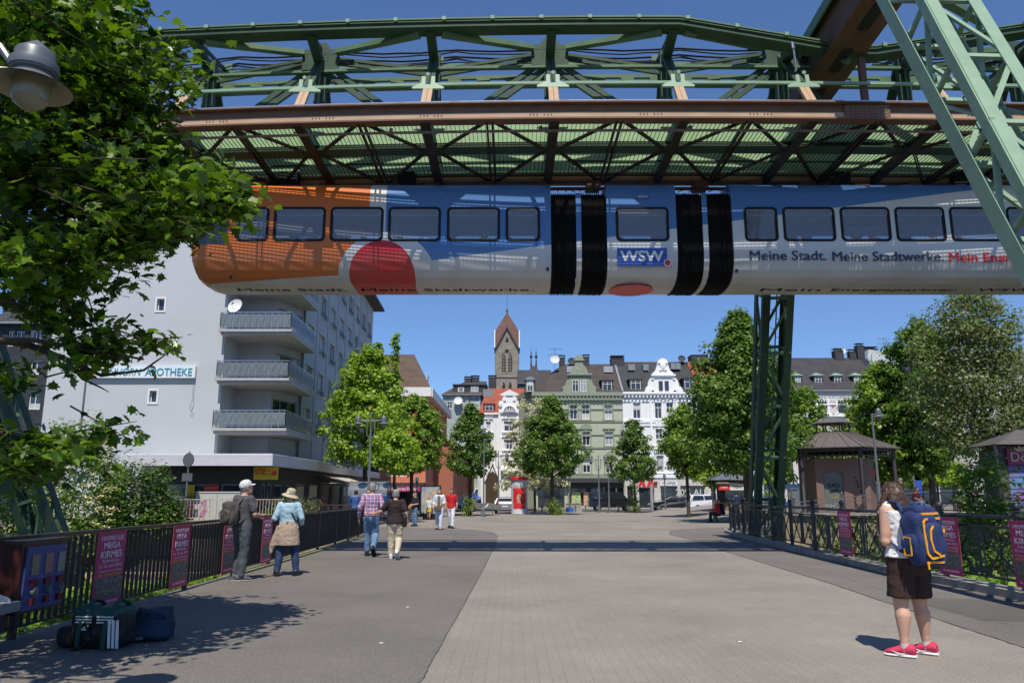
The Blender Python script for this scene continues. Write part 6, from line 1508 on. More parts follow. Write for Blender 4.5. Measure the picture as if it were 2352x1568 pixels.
def bush(name,label,x,y,z,w,d,h,leaf,n,size,extra=None,seed=0,shape=LEAFQ,cat='shrub',group=None):
    global rng; rng=np.random.default_rng(seed+100); rt=thing(name,label,cat,(x,y,z),0,group)
    nc=max(12,n//40); th=rng.uniform(0,2*PI,nc); ph=rng.uniform(0,1,nc); u=rng.uniform(.3,1,nc)**.5
    c=np.stack([np.cos(th)*u*w/2*np.sqrt(1-ph**2*.85),np.sin(th)*u*d/2*np.sqrt(1-ph**2*.85),ph*h*(.85+.3*rng.uniform(0,1,nc))],1)
    cl=np.repeat(np.arange(nc),n//nc); off=rng.normal(0,.16+.05*w/3,(len(cl),3)); p=c[cl]+off; p[:,2]=np.maximum(p[:,2],.02)
    nr=off*2+np.array([0,-.2,.9]); link('foliage',leaf_mesh('foliage',p,nr,size,shape,leaf,.5),rt)
    if extra: 
        lm,k,es=extra; a_=rng.uniform(-PI,0,k); ph_=rng.uniform(.1,1.02,k); cc=np.stack([np.cos(a_)*w/2*np.sqrt(1-ph_**2*.8)*1.02,np.sin(a_)*d/2*np.sqrt(1-ph_**2*.8)*1.15,ph_*h],1); q=np.repeat(cc,16,0)+rng.normal(0,1,(k*16,3))*np.array([.10,.10,.03])+np.array([0,-.12,.10]); link('blossom',leaf_mesh('blossom',q,np.tile([0,-.3,1.],(len(q),1)),es,LEAFQ,lm,.4),rt)
    mb=MB()
    rr=random.Random(seed)
    for k in range(7): a=rr.uniform(0,6.28); mb.tube([(.1*math.cos(a),.1*math.sin(a),-.1),(w*.2*math.cos(a),d*.2*math.sin(a),h*.5),(w*.36*math.cos(a),d*.36*math.sin(a),h*.85)],[.03,.02,.008],5)
    mb.build('stem',[bark],rt); return rt
def at_b(x,y,Y): return at(x,y,Y)
c=at(325,1190,37.4); bush('maple_shrub','dense green maple shrub growing over the left river wall',c.x,36.9,.2,4.2,1.4,2.5,L_BUSH,7000,.17,seed=1)
c=at(300,1190,37.0); bush('maple_shrub','trailing green shrub hanging over the wall coping below the larger shrub',c.x,36.7,-.3,6.5,.8,.9,L_MID,2600,.15,seed=2)
c=at(160,1200,35); bush('elder_shrub','tall elder shrub with cream flower heads in front of the blank gable',c.x+.3,34.5,-.8,4.6,3,5.1,L_MID,11000,.16,(L_YEL,110,.12),3)
c=at(40,1200,30); bush('elder_shrub','spreading elder shrub full of cream flower heads at the far left',c.x,29,-1.4,5.6,3,3.4,L_MID,9000,.15,(L_YEL,170,.12),4)
c=at(700,1165,41); bush('hedge_shrub','low green shrub behind the woman in the sun hat',c.x,41.2,0,1.9,1.2,1.15,L_OLIVE,2600,.11,seed=5)
c=at(640,1165,41); bush('hedge_shrub','small loose shrub behind the white railing near the yellow shop sign',c.x,41,0,1.5,1,1.1,L_MID,1600,.12,seed=6)
c=at(2255,1200,24); bush('sycamore_shrub','tall green shrub with lobed leaves behind the right railing',c.x,23.5,-.7,2.0,1.6,3.2,L_MID,2600,.17,seed=7)
c=at(2345,1200,20); bush('sycamore_shrub','dark dense shrub at the right edge behind the second poster',c.x+1.6,19.8,-1.4,4.0,2.4,3.1,L_DARKER,7500,.15,seed=8)
c=at(2230,1260,26); bush('sycamore_shrub','low dark shrub on the river wall behind the backpack',c.x-.5,31,-1.9,5,2.5,1.3,L_DARKER,3500,.16,seed=9)
c=at(1078,1182,61.6); bush('ivy_clump','small ivy clump at the foot of the linden by the climbing street',c.x,61.4,0,1.0,.8,1.3,L_LIGHT,700,.13,seed=10,cat='plant')
c=at(1458,1170,73.5); bush('ivy_clump','ivy column wound round the trunk before the white stucco house',c.x,73.4,0,.9,.8,2.6,L_LIGHT,900,.16,seed=11,cat='plant')
c=at(1270,1175,65.5); bush('ivy_clump','ivy clump at the foot of the dark linden by the advertising column',c.x,65.2,0,1.5,.9,1.0,L_LIGHT,900,.14,seed=12,cat='plant')
c=at(1786,1138,37.8); bush('ivy_clump','green tuft on top of the stone pillar behind the railing',c.x,38.4,1.6,.9,.5,.35,L_LIGHT,260,.12,seed=13,cat='plant')
# ground cover
def cover(name,label,regions,leaf,size,kind='stuff'):
    P_=[]; 
    for x0,x1,y0,y1,z0,z1,n in regions:
        x=rng.uniform(x0,x1,n);y=rng.uniform(y0,y1,n); P_.append(np.stack([x,y,rng.uniform(z0,z1,n)+.08*np.sin(x*5)*np.cos(y*4)],1))
    p=np.concatenate(P_); me=leaf_mesh(name,p,np.tile([0,-.25,1.],(len(p),1)),size,MAPLE,leaf,.45); return tag(link(name,me),label,'ground cover',kind=kind)
cover('ivy_cover','bright green ivy covering the bank below the left railing',[(-7.4,-5.84,5,15.4,-.36,.02,5200),(-10,-7,5,15.4,-.4,-.05,5200),(-6.4,-5.82,13,17.5,-.3,.0,700)],L_IVY,.13)
cover('bank_plants','green ground plants on the bank behind the right railing',[(8.35,10.5,8,17,-.55,-.0,3600),(9,16,24,36,-2.6,-1.6,2500)],L_IVY,.13)
cover('wall_creeper','sparse creeper hanging on the right river wall',[(14,30,37.0,37.15,-1.8,.6,1500)],L_MID,.2)
# ---- foreground maple: boughs with lobed leaves
def near_maple():
    global rng; rng=np.random.default_rng(5)
    rt=thing('maple_tree','large dark maple in the left foreground, its lobed leaves hanging over the railing','tree',(-8.2,6.6,-.4))
    E=[  # photo reading x,y, half sizes, mean distance, spread, number of twigs
     (40,130,210,220,7.6,1.5,330),(225,120,90,130,7.8,.9,80),(315,235,75,110,8.0,.8,70),(330,415,100,120,8.0,.9,95),(420,470,120,62,8.2,.7,78),(490,432,70,42,8.3,.5,36),(90,430,210,170,7.8,1.4,230),
     (300,545,120,38,8.0,.6,46),(30,590,100,60,7.4,1.2,32),(110,690,70,55,7.7,.6,24),(190,800,50,18,7.4,.3,8),(270,795,55,14,7.5,.25,8),(345,782,30,10,7.5,.15,4),(190,850,20,14,7.4,.2,3),
     (5,880,30,60,7.0,.6,6),(20,1060,70,45,7.0,.8,22),(140,1030,50,24,7.2,.3,10),(240,985,18,8,7.3,.1,3),(300,25,22,22,7.9,.25,5),(395,135,28,36,8.0,.3,8),(90,1040,60,30,6.9,.4,10),(170,600,130,60,7.8,.8,60),(520,470,50,30,8.3,.2,9),(200,740,40,20,7.5,.3,6)
    ]
    tw=[]
    for x,y,hx_,hy_,Y,s,n in E:
        for _ in range(n):
            a=rng.uniform(0,2*PI); u=rng.uniform(0,1)**.5
            tw.append(at(x+hx_*u*math.cos(a),y+hy_*u*math.sin(a),Y+rng.normal(0,s*.5)))
    # leafage above and beside the frame, which shades the ground
    for _ in range(180): tw.append(V(rng.uniform(-9.5,-4.2),rng.uniform(3.2,8.),rng.uniform(5.2,9.5)))
    for _ in range(40): tw.append(V(rng.uniform(-7.5,-3.1),rng.uniform(3.4,6.2),rng.uniform(6.4,8.6)))
    tw=np.array([tuple(t) for t in tw]); n=len(tw); per=16
    dirn=np.stack([rng.normal(.5,.5,n),rng.normal(0,.5,n),rng.normal(-.12,.2,n)],1); dirn/=np.linalg.norm(dirn,axis=1)[:,None]
    cl=np.repeat(np.arange(n),per); tt=rng.uniform(-.5,.5,len(cl))[:,None]*.62
    side=rng.normal(0,.1,(len(cl),3)); side[:,2]*=.5
    p=tw[cl]+dirn[cl]*tt+side-np.array([-8.2,6.6,-.4])
    link('crown',leaf_mesh('crown',p,np.tile([0.05,-.18,1.],(len(p),1)),.118,MAPLE,leafmat('leaf_maple',(.014,.045,.004),(.15,.255,.02),.36,vs=.7,rough=.33),.6),rt)
    mb=MB(); o=V(-8.2,6.6,-.4)
    for i in range(n):
        if i%2==0: a=V(*tw[i]); d=V(*dirn[i]); mb.tube([a-d*.4-o,a-o,a+d*.3-o],[.009,.006,.003],4)
    tag(mb.build('twig',[bark],rt),kind='stuff')
    mb=MB(); mb.tube([(0,0,-.5),(.05,0,1.5),(.1,0,3.2),(.0,.1,5.5),(-.2,.2,8.5)],[.34,.28,.24,.18,.1],12); mb.build('trunk',[bark],rt,True)
    mb=MB()
    for tx_,ty_,Y in ((420,470,8.1),(330,200,7.9),(150,350,7.6),(330,825,7.45),(250,560,7.8),(150,1040,7.1),(60,700,7.4),(40,100,7.5),(500,430,8.2)):
        b=at(tx_,ty_,Y)-o; s=V(.1,0,2.2+max(0,b.z-2.5)*.45); m1=s.lerp(b,.45)+V(0,0,.5); mb.tube([s,s.lerp(m1,.6)+V(0,0,.2),m1,m1.lerp(b,.6)+V(0,0,.12),b],[.09,.07,.045,.025,.01],7)
    b=[at(x,y,7.45)-o for x,y in ((-40,775),(60,790),(170,832),(232,862),(330,850),(400,800))]; mb.tube(b,[.045,.035,.026,.018,.012,.005],7)
    b=[at(x,y,7.45)-o for x,y in ((150,825),(190,870),(232,890),(250,900))]; mb.tube(b,[.02,.014,.008,.004],6)
    mb.build('limb',[bark],rt,True)
near_maple()
# ================================================================ railings
def polyline_pts(pl,step,start=0):
    out=[];acc=-start
    segs=[(V(*a,0),V(*b,0)) for a,b in zip(pl,pl[1:])]
    tot=sum((b-a).length for a,b in segs); s=start
    while s<=tot+1e-6:
        r=s
        for a,b in segs:
            L=(b-a).length
            if r<=L: out.append(a.lerp(b,r/L)); break
            r-=L
        s+=step
    return out
railbrown=mat('rail_brown_black',(.045,.03,.025),.45,var=.35,vs=4,dirt=.2)
def left_railing():
    pl=[(-5.66,2.17),(-5.66,20),(-5.70,26),(-5.9,31),(-6.25,35),(-6.6,38.2),(-7.6,39.6),(-9.8,40.3),(-13,40.4)]
    pts=polyline_pts(pl,2.333)
    rt=thing('railing','black flat-bar railing along the left side of the bridge','railing',(0,0,0))
    for a,b in zip(pts,pts[1:]):
        d=(b-a).normalized(); L=(b-a).length
        mb=MB(); mb.bar(a+V(0,0,.13),b+V(0,0,.13),.045,.03); n=int(L/.135)
        for k in range(1,n): p=a.lerp(b,k/n); mb.bar(p+V(0,0,.13),p+V(0,0,1.08),.045,.014,up=d)
        mb.build('bar_panel',[railbrown],rt)
        mb=MB(); mb.bar(a+V(0,0,1.12),b+V(0,0,1.12),.085,.05); mb.build('handrail',[mat('handrail_brown',(.075,.04,.03),.4,var=.4,vs=5)],rt)
    for p in pts: mb=MB(); mb.bar(p+V(0,0,-.35),p+V(0,0,1.1),.07,.07); mb.build('post',[railbrown],rt)
    mb=MB()
    for a,b in zip(pts,pts[1:]):
        if a.y>15.5 and a.y<38: mb.bar(a+V(.02,0,-.14),b+V(.02,0,-.14),.22,.38)
    tag(mb.build('edge_kerb',[mat('mossy_kerb',(.28,.26,.15),.9,c2=(.18,.19,.10),vs=3,dirt=.4)]),kind='structure')
left_railing()
def ball_post(mb,p,h,r=.05):
    mb.tube([p,p+V(0,0,h)],r,10); mb.lathe([(r*1.35,h),(r*1.35,h+.03),(r*.8,h+.04),(r*.8,h+.06),(r*1.35,h+.07),(r*1.35,h+.09)],p,10); mb.ball(p+V(0,0,h+.15),.068,n=10,k=7)
def right_railing():
    pl=[(8.05,7.95),(8.05,17),(8.12,20),(8.35,23),(8.68,27),(9.0,31),(9.4,34),(10.0,36),(11.3,37.1),(13.2,37.35)]
    pts=polyline_pts(pl,2.25,0.1)
    rt=thing('railing','dark ornamental railing with ball-topped posts along the right kerb','railing',(0,0,0))
    for a,b in zip(pts,pts[1:]):
        a=a+V(0,0,.13);b=b+V(0,0,.13); m=(a+b)/2; u=V(0,0,1); d=(b-a).normalized()
        mb=MB(); mb.tube([a+u*1.12,b+u*1.12],.032,8); mb.bar(a+u*.95,b+u*.95,.03,.04,up=u); mb.bar(a+u*.13,b+u*.13,.03,.04); mb.build('rail',[ironm],rt)
        mb=MB(); mb.bar(m+u*.13,m+u*.95,.045,.03,up=d); 
        for s,e in ((a,m),(m,b)):
            w=(e-s)
            def q(x,z): return s+w*x+u*z
            for x0 in (.0,1.):
                sg=1 if x0==0 else -1
                mb.bar(q(x0+.12*sg,.13),q(x0+.12*sg,.95),.018); 
                pts2=[q(x0+.12*sg,.95),q(x0+.36*sg,.68),q(.5,.54),q(x0+.64*sg,.40),q(x0+.88*sg,.13)]
                for p1,p2 in zip(pts2,pts2[1:]): mb.bar(p1,p2,.024)
            mb.tube([q(.5,.54)-w.cross(u).normalized()*.02,q(.5,.54)+w.cross(u).normalized()*.02],.06,10)
        mb.build('ornament',[ironm],rt)
        mb=MB(); n=26
        for k in range(1,n): p=a.lerp(b,k/n); mb.bar(p+u*.13,p+u*.95,.004)
        for k in range(1,11): mb.bar(a+u*(.13+k*.075),b+u*(.13+k*.075),.004)
        mb.build('wire_mesh',[ironm],rt)
    for p in pts: mb=MB(); ball_post(mb,p+V(0,0,.1),1.17,.055); mb.build('post',[ironm],rt,True)
right_railing()
def plaza_railing():
    rt=thing('railing','lighter grey railing on the river wall in front of the pavilion','railing',(0,0,0)); gm=mat('grey_railing_paint',(.13,.115,.11),.5,var=.15)
    def zb(x): return .12+max(0,min(1,(x-13)/7))*.68
    xs=[13.4+2.3*k for k in range(9)]
    for x0,x1 in zip(xs,xs[1:]):
        a=V(x0,37.3,zb(x0));b=V(x1,37.3,zb(x1)); u=V(0,0,1); m=(a+b)/2
        mb=MB()
        for z in (1.1,.92,.1): mb.bar(a+u*z,b+u*z,.045)
        for s,e in ((a,m),(m,b)):
            mb.bar(s+u*.1,e+u*.92,.025); mb.bar(s+u*.92,e+u*.1,.025); mb.bar(e+u*.1,e+u*.92,.03); c=(s+e)/2+u*.51; mb.tube([c-V(0,.02,0),c+V(0,.02,0)],.07,10)
        for k in range(1,24): p=a.lerp(b,k/24); mb.bar(p+u*.1,p+u*.92,.005)
        for k in range(1,9): mb.bar(a+u*(.1+k*.09),b+u*(.1+k*.09),.005)
        mb.build('panel',[gm],rt)
    for x in xs: mb=MB(); ball_post(mb,V(x,37.3,zb(x)-.1),1.25,.05); mb.build('post',[gm],rt,True)
plaza_railing()
def white_railing():
    rt=thing('railing','rusty white railing on the left river wall below the shops','railing',(0,0,0)); wm=mat('rusty_white_paint',(.62,.60,.56),.6,c2=(.35,.20,.13),vs=9,det=8)
    x=-22.6
    while x<-11.2:
        a=V(x,37.9,.42);b=V(min(x+2,-11.0),37.9,.42); u=V(0,0,1); mb=MB()
        mb.bar(a+u*.98,b+u*.98,.05,.035); mb.bar(a+u*.1,b+u*.1,.04,.03); n=max(1,int((b.x-a.x)/.145))
        for k in range(1,n): p=a.lerp(b,k/n); mb.bar(p+u*.1,p+u*.97,.022)
        mb.build('bar_panel',[wm],rt); mb=MB(); mb.bar(a-u*.4,a+u*1.0,.05); mb.build('post',[wm],rt); x+=2
white_railing()
# ================================================================ posters on the railings
magenta=mat('poster_magenta',(.40,.015,.13),.45,var=.03); pink_e=mat('poster_edge',(.45,.12,.08),.6)
def picture_mat():
    m,n,p=newmat('poster_fairground'); tc=n.n('ShaderNodeTexCoord'); vo=n.n('ShaderNodeTexVoronoi'); vo.inputs['Scale'].default_value=34; n.l(tc.outputs['Object'],vo.inputs['Vector'])
    r=n.n('ShaderNodeValToRGB'); e=r.color_ramp.elements; e[0].color=(.03,.035,.05,1); e[1].color=(.14,.2,.26,1); 
    for q,c in ((.25,(.08,.14,.26,1)),(.45,(.25,.12,.04,1)),(.6,(.06,.12,.05,1)),(.75,(.30,.22,.12,1))): x=e.new(q); x.color=(c[0]*.6,c[1]*.6,c[2]*.6,1)
    sp=n.n('ShaderNodeSeparateColor'); n.l(vo.outputs['Color'],sp.inputs[0]); n.l(sp.outputs[0],r.inputs[0]); n.l(r.outputs[0],p.inputs['Base Color']); return m
picm=picture_mat(); ylet=mat('poster_yellow',(.70,.48,.02),.5,var=0); wlet=mat('poster_white',(.75,.68,.72),.5,var=0)
def make_poster(label,loc,rz):
    rt=thing('poster',label,'poster',loc,rz,'fair posters tied to the railings')
    w,h=.72,1.0
    mb=MB(); mb.box(-w/2,w/2,-.004,.006,0,h); mb.box(-w/2-.008,w/2+.008,-.002,.004,-.008,h+.008,1); mb.build('board',[magenta,pink_e],rt)
    def line(mb,s,zc,ww,hh,b=0.):
        t=text_mb(s,1.,b,depth=.001); x0=min(v[0] for v in t.v);x1=max(v[0] for v in t.v); z0=min(v[2] for v in t.v); z1=max(v[2] for v in t.v)
        mb.add(t,T(0,-.007,zc)@Matrix.Diagonal((ww/(x1-x0),1,hh/(z1-z0),1))@T(-(x0+x1)/2,0,-(z0+z1)/2))
    a=MB(); line(a,'4.WUPPERTALER',.915,.58,.065); line(a,'MEGA',.82,.42,.085,.012); line(a,'KIRMES',.70,.54,.095,.012); line(a,'Stadion am Zoo',.615,.42,.045); line(a,'12.-15. Juni 2015',.54,.58,.055); line(a,'Fr. Feuerwerk + Mo. Familientag',.475,.58,.03); line(a,'DIE FAMILIENKIRMES',.065,.52,.035); a.build('lettering',[wlet],rt)
    a=MB(); line(a,'NEUE ATTRAKTIONEN!',.425,.58,.04); a.build('lettering',[ylet],rt)
    a=MB(); a.box(-w/2+.04,w/2-.01,-.0065,-.004,.12,.39); a.build('picture',[picm],rt); return rt
p0=make_poster('magenta fair poster nearest the sports bag on the left railing',(-5.60,11.1,.1),R(88))
for (y,l) in ((13.42,'magenta fair poster second along the left railing, left of the man in the cap'),(15.75,'magenta fair poster half hidden behind the man in the grey T-shirt'),(18.1,'magenta fair poster between the man in the cap and the woman in the sun hat')): dup(p0,(-5.60,y,.1),R(90+random.uniform(-2,2)),l)
for (x,y,l,z) in ((7.96,18.9,'magenta fair poster left of the woman with the backpack on the right railing',.22),(7.93,14.4,'large magenta fair poster right of the blue backpack on the right railing',.2),(7.95,12.25,'magenta fair poster cut off by the right edge of the view',.2)): dup(p0,(x,y,z),R(-90),l)
# ================================================================ gum machine, bench end, bags, scraps
def gum():
    rt=thing('vending_machine','blue-fronted gum machine with three windows in a dark red case on the left railing','vending machine',(-5.35,9.1,.33))
    mb=MB(); mb.box(-.26,0,-.42,.42,0,.74); mb.box(-.28,.03,-.45,.45,.74,.78,1); mb.build('case',[mat('dark_red_case',(.05,.012,.012),.35),railbrown],rt)
    mb=MB(); mb.box(.0,.02,-.36,.38,.03,.71); mb.build('front',[mat('machine_blue',(.035,.06,.20),.45,var=.12,vs=6)],rt)
    for k,c in enumerate(((.30,.25,.15),(.45,.16,.16),(.35,.35,.3))):
        y=-.26+k*.25; mb=MB(); mb.box(.018,.03,y,y+.14,.40,.62); mb.build('window',[mat('gum_%s'%('brown','pink','white')[k],c,.5,var=.8,vs=60,c2=(.1,.1,.1))],rt)
        mb=MB(); mb.box(.02,.045,y+.01,y+.13,.28,.35,m=1); mb.tube([(.02,y+.07,.22),(.07,y+.07,.22)],.04,10); mb.box(.02,.05,y+.03,y+.11,.08,.15,m=1); mb.box(.05,.08,y+.06,y+.08,.17,.27); mb.build('coin_slot',[greyp,mat('slot_dark_red',(.10,.008,.012),.5)],rt)
gum()
def bench_end():
    rt=thing('stone_bench','grey stone slab bench end at the left edge of the view','bench',(-5.75,8.35,0)); cm=mat('bench_stone',(.22,.22,.23),.8,var=.1)
    mb=MB(); mb.box(-.9,.52,-.22,.22,.40,.50); mb.build('seat',[cm],rt); 
    for s in(-.7,.3): mb=MB(); mb.prism([(-.12,0),(.06,0),(.12,.4),(-.12,.4)],(s,-.15,0),(1,0,0),(0,0,1),(0,.3,0)); mb.build('leg',[ironm],rt)
bench_end()
def shoe_mb(mb,p,fw,L=.27,w=.095,h=.10,up=V(0,0,1),m=0,ms=1):
    fw=Vector(fw).normalized(); sd=fw.cross(up).normalized(); p=Vector(p)
    st=[(-.5,.34,.8),(-.42,.44,1.05),(-.2,.44,1.0),(.05,.45,.78),(.25,.5,.55),(.4,.42,.42),(.5,.22,.25)]
    mb.loft([(p+fw*(t*L)+up*(h*hh*.5+.022),sd*(w*ww*1.08),up*(h*hh*.5)) for t,ww,hh in st],12,m)
    mb.loft([(p+fw*(t*L*1.05)+up*.014,sd*(w*ww*1.18),up*.016) for t,ww,hh in st],12,ms)
mb=MB(); shoe_mb(mb,(0,0,0),(1,.15,0)); o=mb.build('shoe',[mat('white_leather',(.65,.65,.63),.5,var=.05),whitew],None,True); o.location=(-5.33,8.3,.5); tag(o,'white sneaker on the stone bench end at the left edge','shoe')
def bagmesh(name,m,dims,par,noise=.02,sub=3):
    bm=bmesh.new(); bmesh.ops.create_cube(bm,size=1); bmesh.ops.subdivide_edges(bm,edges=bm.edges,cuts=sub*3,use_grid_fill=True)
    from mathutils import noise as nz
    for v in bm.verts:
        c=v.co.copy(); r=(abs(c.x*2)**4+abs(c.y*2)**4+abs(c.z*2)**4)**.25; c=c/max(r,.01) if r>0 else c
        v.co=Vector((c.x*dims[0]*2*.5*2,c.y*dims[1]*2,c.z*dims[2]*2)) if 0 else Vector((c.x*dims[0],c.y*dims[1],c.z*dims[2]))
        v.co+=nz.noise_vector(v.co*7)*noise
        v.co.z+=dims[2]/2; v.co.z=max(v.co.z,0.004)
    me=bpy.data.meshes.new(name); bm.to_mesh(me); bm.free(); me.materials.append(m); me.polygons.foreach_set('use_smooth',[True]*len(me.polygons)); return link(name,me,par)
blackcloth=mat('black_bag_cloth',(.012,.012,.014),.6,var=.3,bump=.4,bs=20); greencloth=mat('green_bag_cloth',(.01,.06,.05),.6,var=.2)
def bags():
    g=G(228,1488); rt=thing('sports_bag','black sports bag with green straps and white stripes standing by the left railing','bag',(g.x,g.y+.05,0),R(-6))
    b=bagmesh('body',blackcloth,(.62,.36,.40),rt,.03); bagmesh('end_pocket',blackcloth,(.2,.3,.22),rt,.02).location=(-.36,0,0)
    o=bagmesh('top_flap',greencloth,(.60,.37,.14),rt,.03); o.location=(0,.0,.30)
    for x in (-.16,.13):
        mb=MB(); pts=[(x,-.195,.02),(x+.01,-.20,.2),(x+.03,-.19,.36),(x+.08,-.08,.5),(x+.1,.02,.47),(x+.1,.15,.4)]; 
        for a,c in zip(pts,pts[1:]): mb.bar(a,c,.05,.012,up=(0,1,.3))
        mb.build('strap',[greencloth],rt)
    mb=MB()
    for k in range(3): mb.box(-.20,-.02,-.20,-.185,.335-k*.028,.347-k*.028); mb.box(.04,.22,-.20,-.185,.335-k*.028,.347-k*.028)
    for k in range(3): mb.bar((.20+k*.045,-.193,.03),(.18+k*.045,-.193,.31),.026,.012,up=(0,1,0))
    for k in range(3): mb.prism([(0,0),(.022,0),(.022+.012*(k),.02+.018*k),(.004+.012*k,.02+.018*k)],(-.14+k*.026,-.192,.205),(1,0,0),(0,0,1),(0,-.008,0))
    mb.build('white_stripe',[whitew],rt)
    mb=MB(); mb.tube([(-.1,-.19,.3),(.0,-.22,.12),(-.1,-.24,.03),(-.2,-.22,.01)],.013,5); mb.build('strap',[blackcloth],rt)
    g=G(326,1476); rt=thing('sports_bag','dark blue holdall lying slumped beside the black sports bag','bag',(g.x,g.y+.15,0),R(12)); bl=mat('navy_bag_cloth',(.012,.03,.06),.7,var=.25,bump=.4,bs=15)
    bagmesh('body',bl,(.5,.34,.26),rt,.05); o=bagmesh('top_flap',bl,(.36,.26,.18),rt,.06); o.location=(.03,.02,.17)
    mb=MB(); mb.tube([(-.2,-.1,.26),(-.05,-.16,.33),(.14,-.12,.3),(.24,-.05,.2)],.014,6); mb.build('strap',[bl],rt); mb=MB(); mb.box(-.12,-.02,-.19,-.17,.04,.07); mb.build('label_patch',[greyp],rt)
bags()
for (x,y,l) in ((876,1478,'crumpled white paper scrap on the asphalt near the front'),(937,1395,'small white scrap on the left asphalt lane'),(1701,1475,'tiny white scrap on the pavers left of the young woman'),(1240,1243,'white scrap lying in the shadow band of the railway')):
    g=G(x,y); mb=MB(); rr=random.Random(x); mb.poly([(rr.uniform(-.02,.02)-.025,-.012,.004),(.02,-.018,.01),(.03,.02,.006),(-.02,.02,.012)]);  o=mb.build('paper_scrap',[whitew]); o.location=(g.x,g.y,.004); tag(o,l,'litter')
# ================================================================ lamps and poles
lampg=mat('lamp_grey_metal',(.15,.16,.17),.4,.3,var=.1); shadein=mat('lamp_shade_inside',(.26,.245,.19),.6,var=.1)
m_,n_2,p_2=newmat('lamp_globe'); p_2.inputs['Base Color'].default_value=(.30,.285,.18,1); p_2.inputs['Roughness'].default_value=.25; p_2.inputs['Transmission Weight'].default_value=.45; globe_m=m_
def lamp_head(par,loc,s=1.,zs=1.):
    h=bpy.data.objects.new('lamp_head',None); h=None
    M=T(*loc)@Matrix.Diagonal((s,s,s*zs,1))
    def b(name,prof,m,n=22,caps=True,par_=par):
        t=MB(); t.lathe(prof,(0,0,0),n); o=MB(); o.add(t,M); return o.build(name,[m],par_,True)
    cap=b('lamp_cap',[(.005,.60),(.16,.44),(.168,.42),(.17,.22),(.19,.20),(.19,.18),(.16,.17),(.165,.13),(.20,.10)],lampg)
    t=MB()
    prof=[(.17,.135),(.22,.09),(.34,.0),(.345,-.005)]; t.loft([(V(0,0,z),V(r,0,0),V(0,r,0)) for r,z in prof],26,0,False)
    t.loft([(V(0,0,z-.006),V(r-.006,0,0),V(0,r-.006,0)) for r,z in reversed(prof)],26,1,False); o=MB(); o.add(t,M); sh=o.build('lamp_shade',[lampg,shadein],par,True)
    b('lamp_globe',[(.01,-.30),(.05,-.27),(.13,-.20),(.155,-.14),(.155,.10)],globe_m)
    b('lamp_tube',[(.06,-.12),(.06,.06)],whitew,12); return cap
def near_lamp():
    p=at(80,140,4.75); rt=thing('street_lamp','large grey hanging lamp with conical shade before the maple at top left','street lamp',(p.x,p.y,p.z-.2))
    lamp_head(rt,(0,0,0),.74,.80)
    mb=MB(); mb.tube([(-.17,0,.20),(-.24,-.01,.3),(-.85,-.1,.62)],.026,8); mb.tube([(-.17,.02,.14),(-.5,-.1,.12),(-.85,-.1,.3)],.02,8); mb.lathe([(.15,.12),(.155,.15),(.15,.18)],(0,0,0),18); mb.build('arm',[lampg],rt,True)
    mb=MB(); mb.lathe([(.08,-p.z+.2),(.075,-2),(.06,.9),(.03,1.0)],(-.88,-.1,0),12); mb.build('pole',[lampg],rt,True)
near_lamp()
def lamp(kind,x,y,z,h,label,rz=0,s=1.,group='street lamps on the plaza'):
    rt=thing('street_lamp',label,'street lamp',(x,y,z),rz,group)
    mb=MB(); mb.lathe([(.10,0),(.10,.5),(.07,.6),(.065,h*.5),(.05,h-.3 if kind!='double' else h-.9)],(0,0,0),10); mb.build('pole',[greyp],rt,True)
    if kind=='double':
        mb=MB()
        for q in (-1,1): mb.tube([(0,0,h-1.5),(q*.22,0,h-1.2),(q*.22,0,h-.35)],.03,6); mb.tube([(q*.05,0,h-.48),(q*.55,0,h-.42)],.03,6)
        mb.tube([(0,0,h-1.5),(0,0,h-.1)],.03,6); mb.lathe([(.04,0),(.06,.05),(.005,.15)],(0,0,h-.1),8); mb.tube([(-.6,0,h-.4),(.6,0,h-.4)],.022,6); mb.build('arm',[greyp],rt,True)
        for q in (-1,1): lamp_head(rt,(q*.72,0,h-.62),.85*s)
    elif kind=='single':
        mb=MB(); mb.tube([(0,0,h-.4),(.25,-.1,h-.3)],.03,6); mb.build('arm',[greyp],rt,True); lamp_head(rt,(.3,-.12,h-.5),.85*s)
    else: lamp_head(rt,(0,0,h-.15),.8*s)
    return rt
def lp(kind,xd,ytop,Y,z,label,rz=0,s=1.): p=at(xd,ytop,Y); lamp(kind,p.x,Y,z,p.z-z,label,rz,s)
lp('double',853,948,43.5,0,'double-headed grey street lamp in front of the bright green tree')
lp('single',2001,936,41.3,.62,'tall single-headed lamp standing before the pavilion roof')
lp('top',1112,990,59,0,'slim lamp with one head at the bottom of the climbing street')
lp('double',1145,1036,66,0,'double-headed lamp beside the red advertising column')
lp('double',1374,1045,74,0,'double-headed lamp in front of the green corner house behind the black van')
lp('top',1397,1072,73,0,'short single-headed lamp at the bonnet end of the black van')
lp('top',1526,1094,79,0,'slim lamp between the two black vehicles before the shop windows')
lp('single',1816,1016,60,.3,'dark lamp head between the tall linden and the pavilion roof',R(180))
lp('top',2095,1062,62,.7,'lamp post among the young trees right of the pavilion')
lp('top',958,1100,54,0,'old-fashioned lantern behind the boy in the black T-shirt',0,.8)
p=at(190,880,38.5); rt=thing('lamp_pole','thin dark pole rising in front of the blank gable under the maple twigs','pole',(at(183,1005,38.5).x,38.5,.2)); mb=MB(); mb.tube([(0,0,0),(.0,0,p.z+.6)],[.07,.05],8); mb.build('pole',[greyp],rt); mb=MB(); mb.tube([(0,0,p.z+.55),(-.3,0,p.z+.75)],.03,6); mb.build('arm',[greyp],rt)
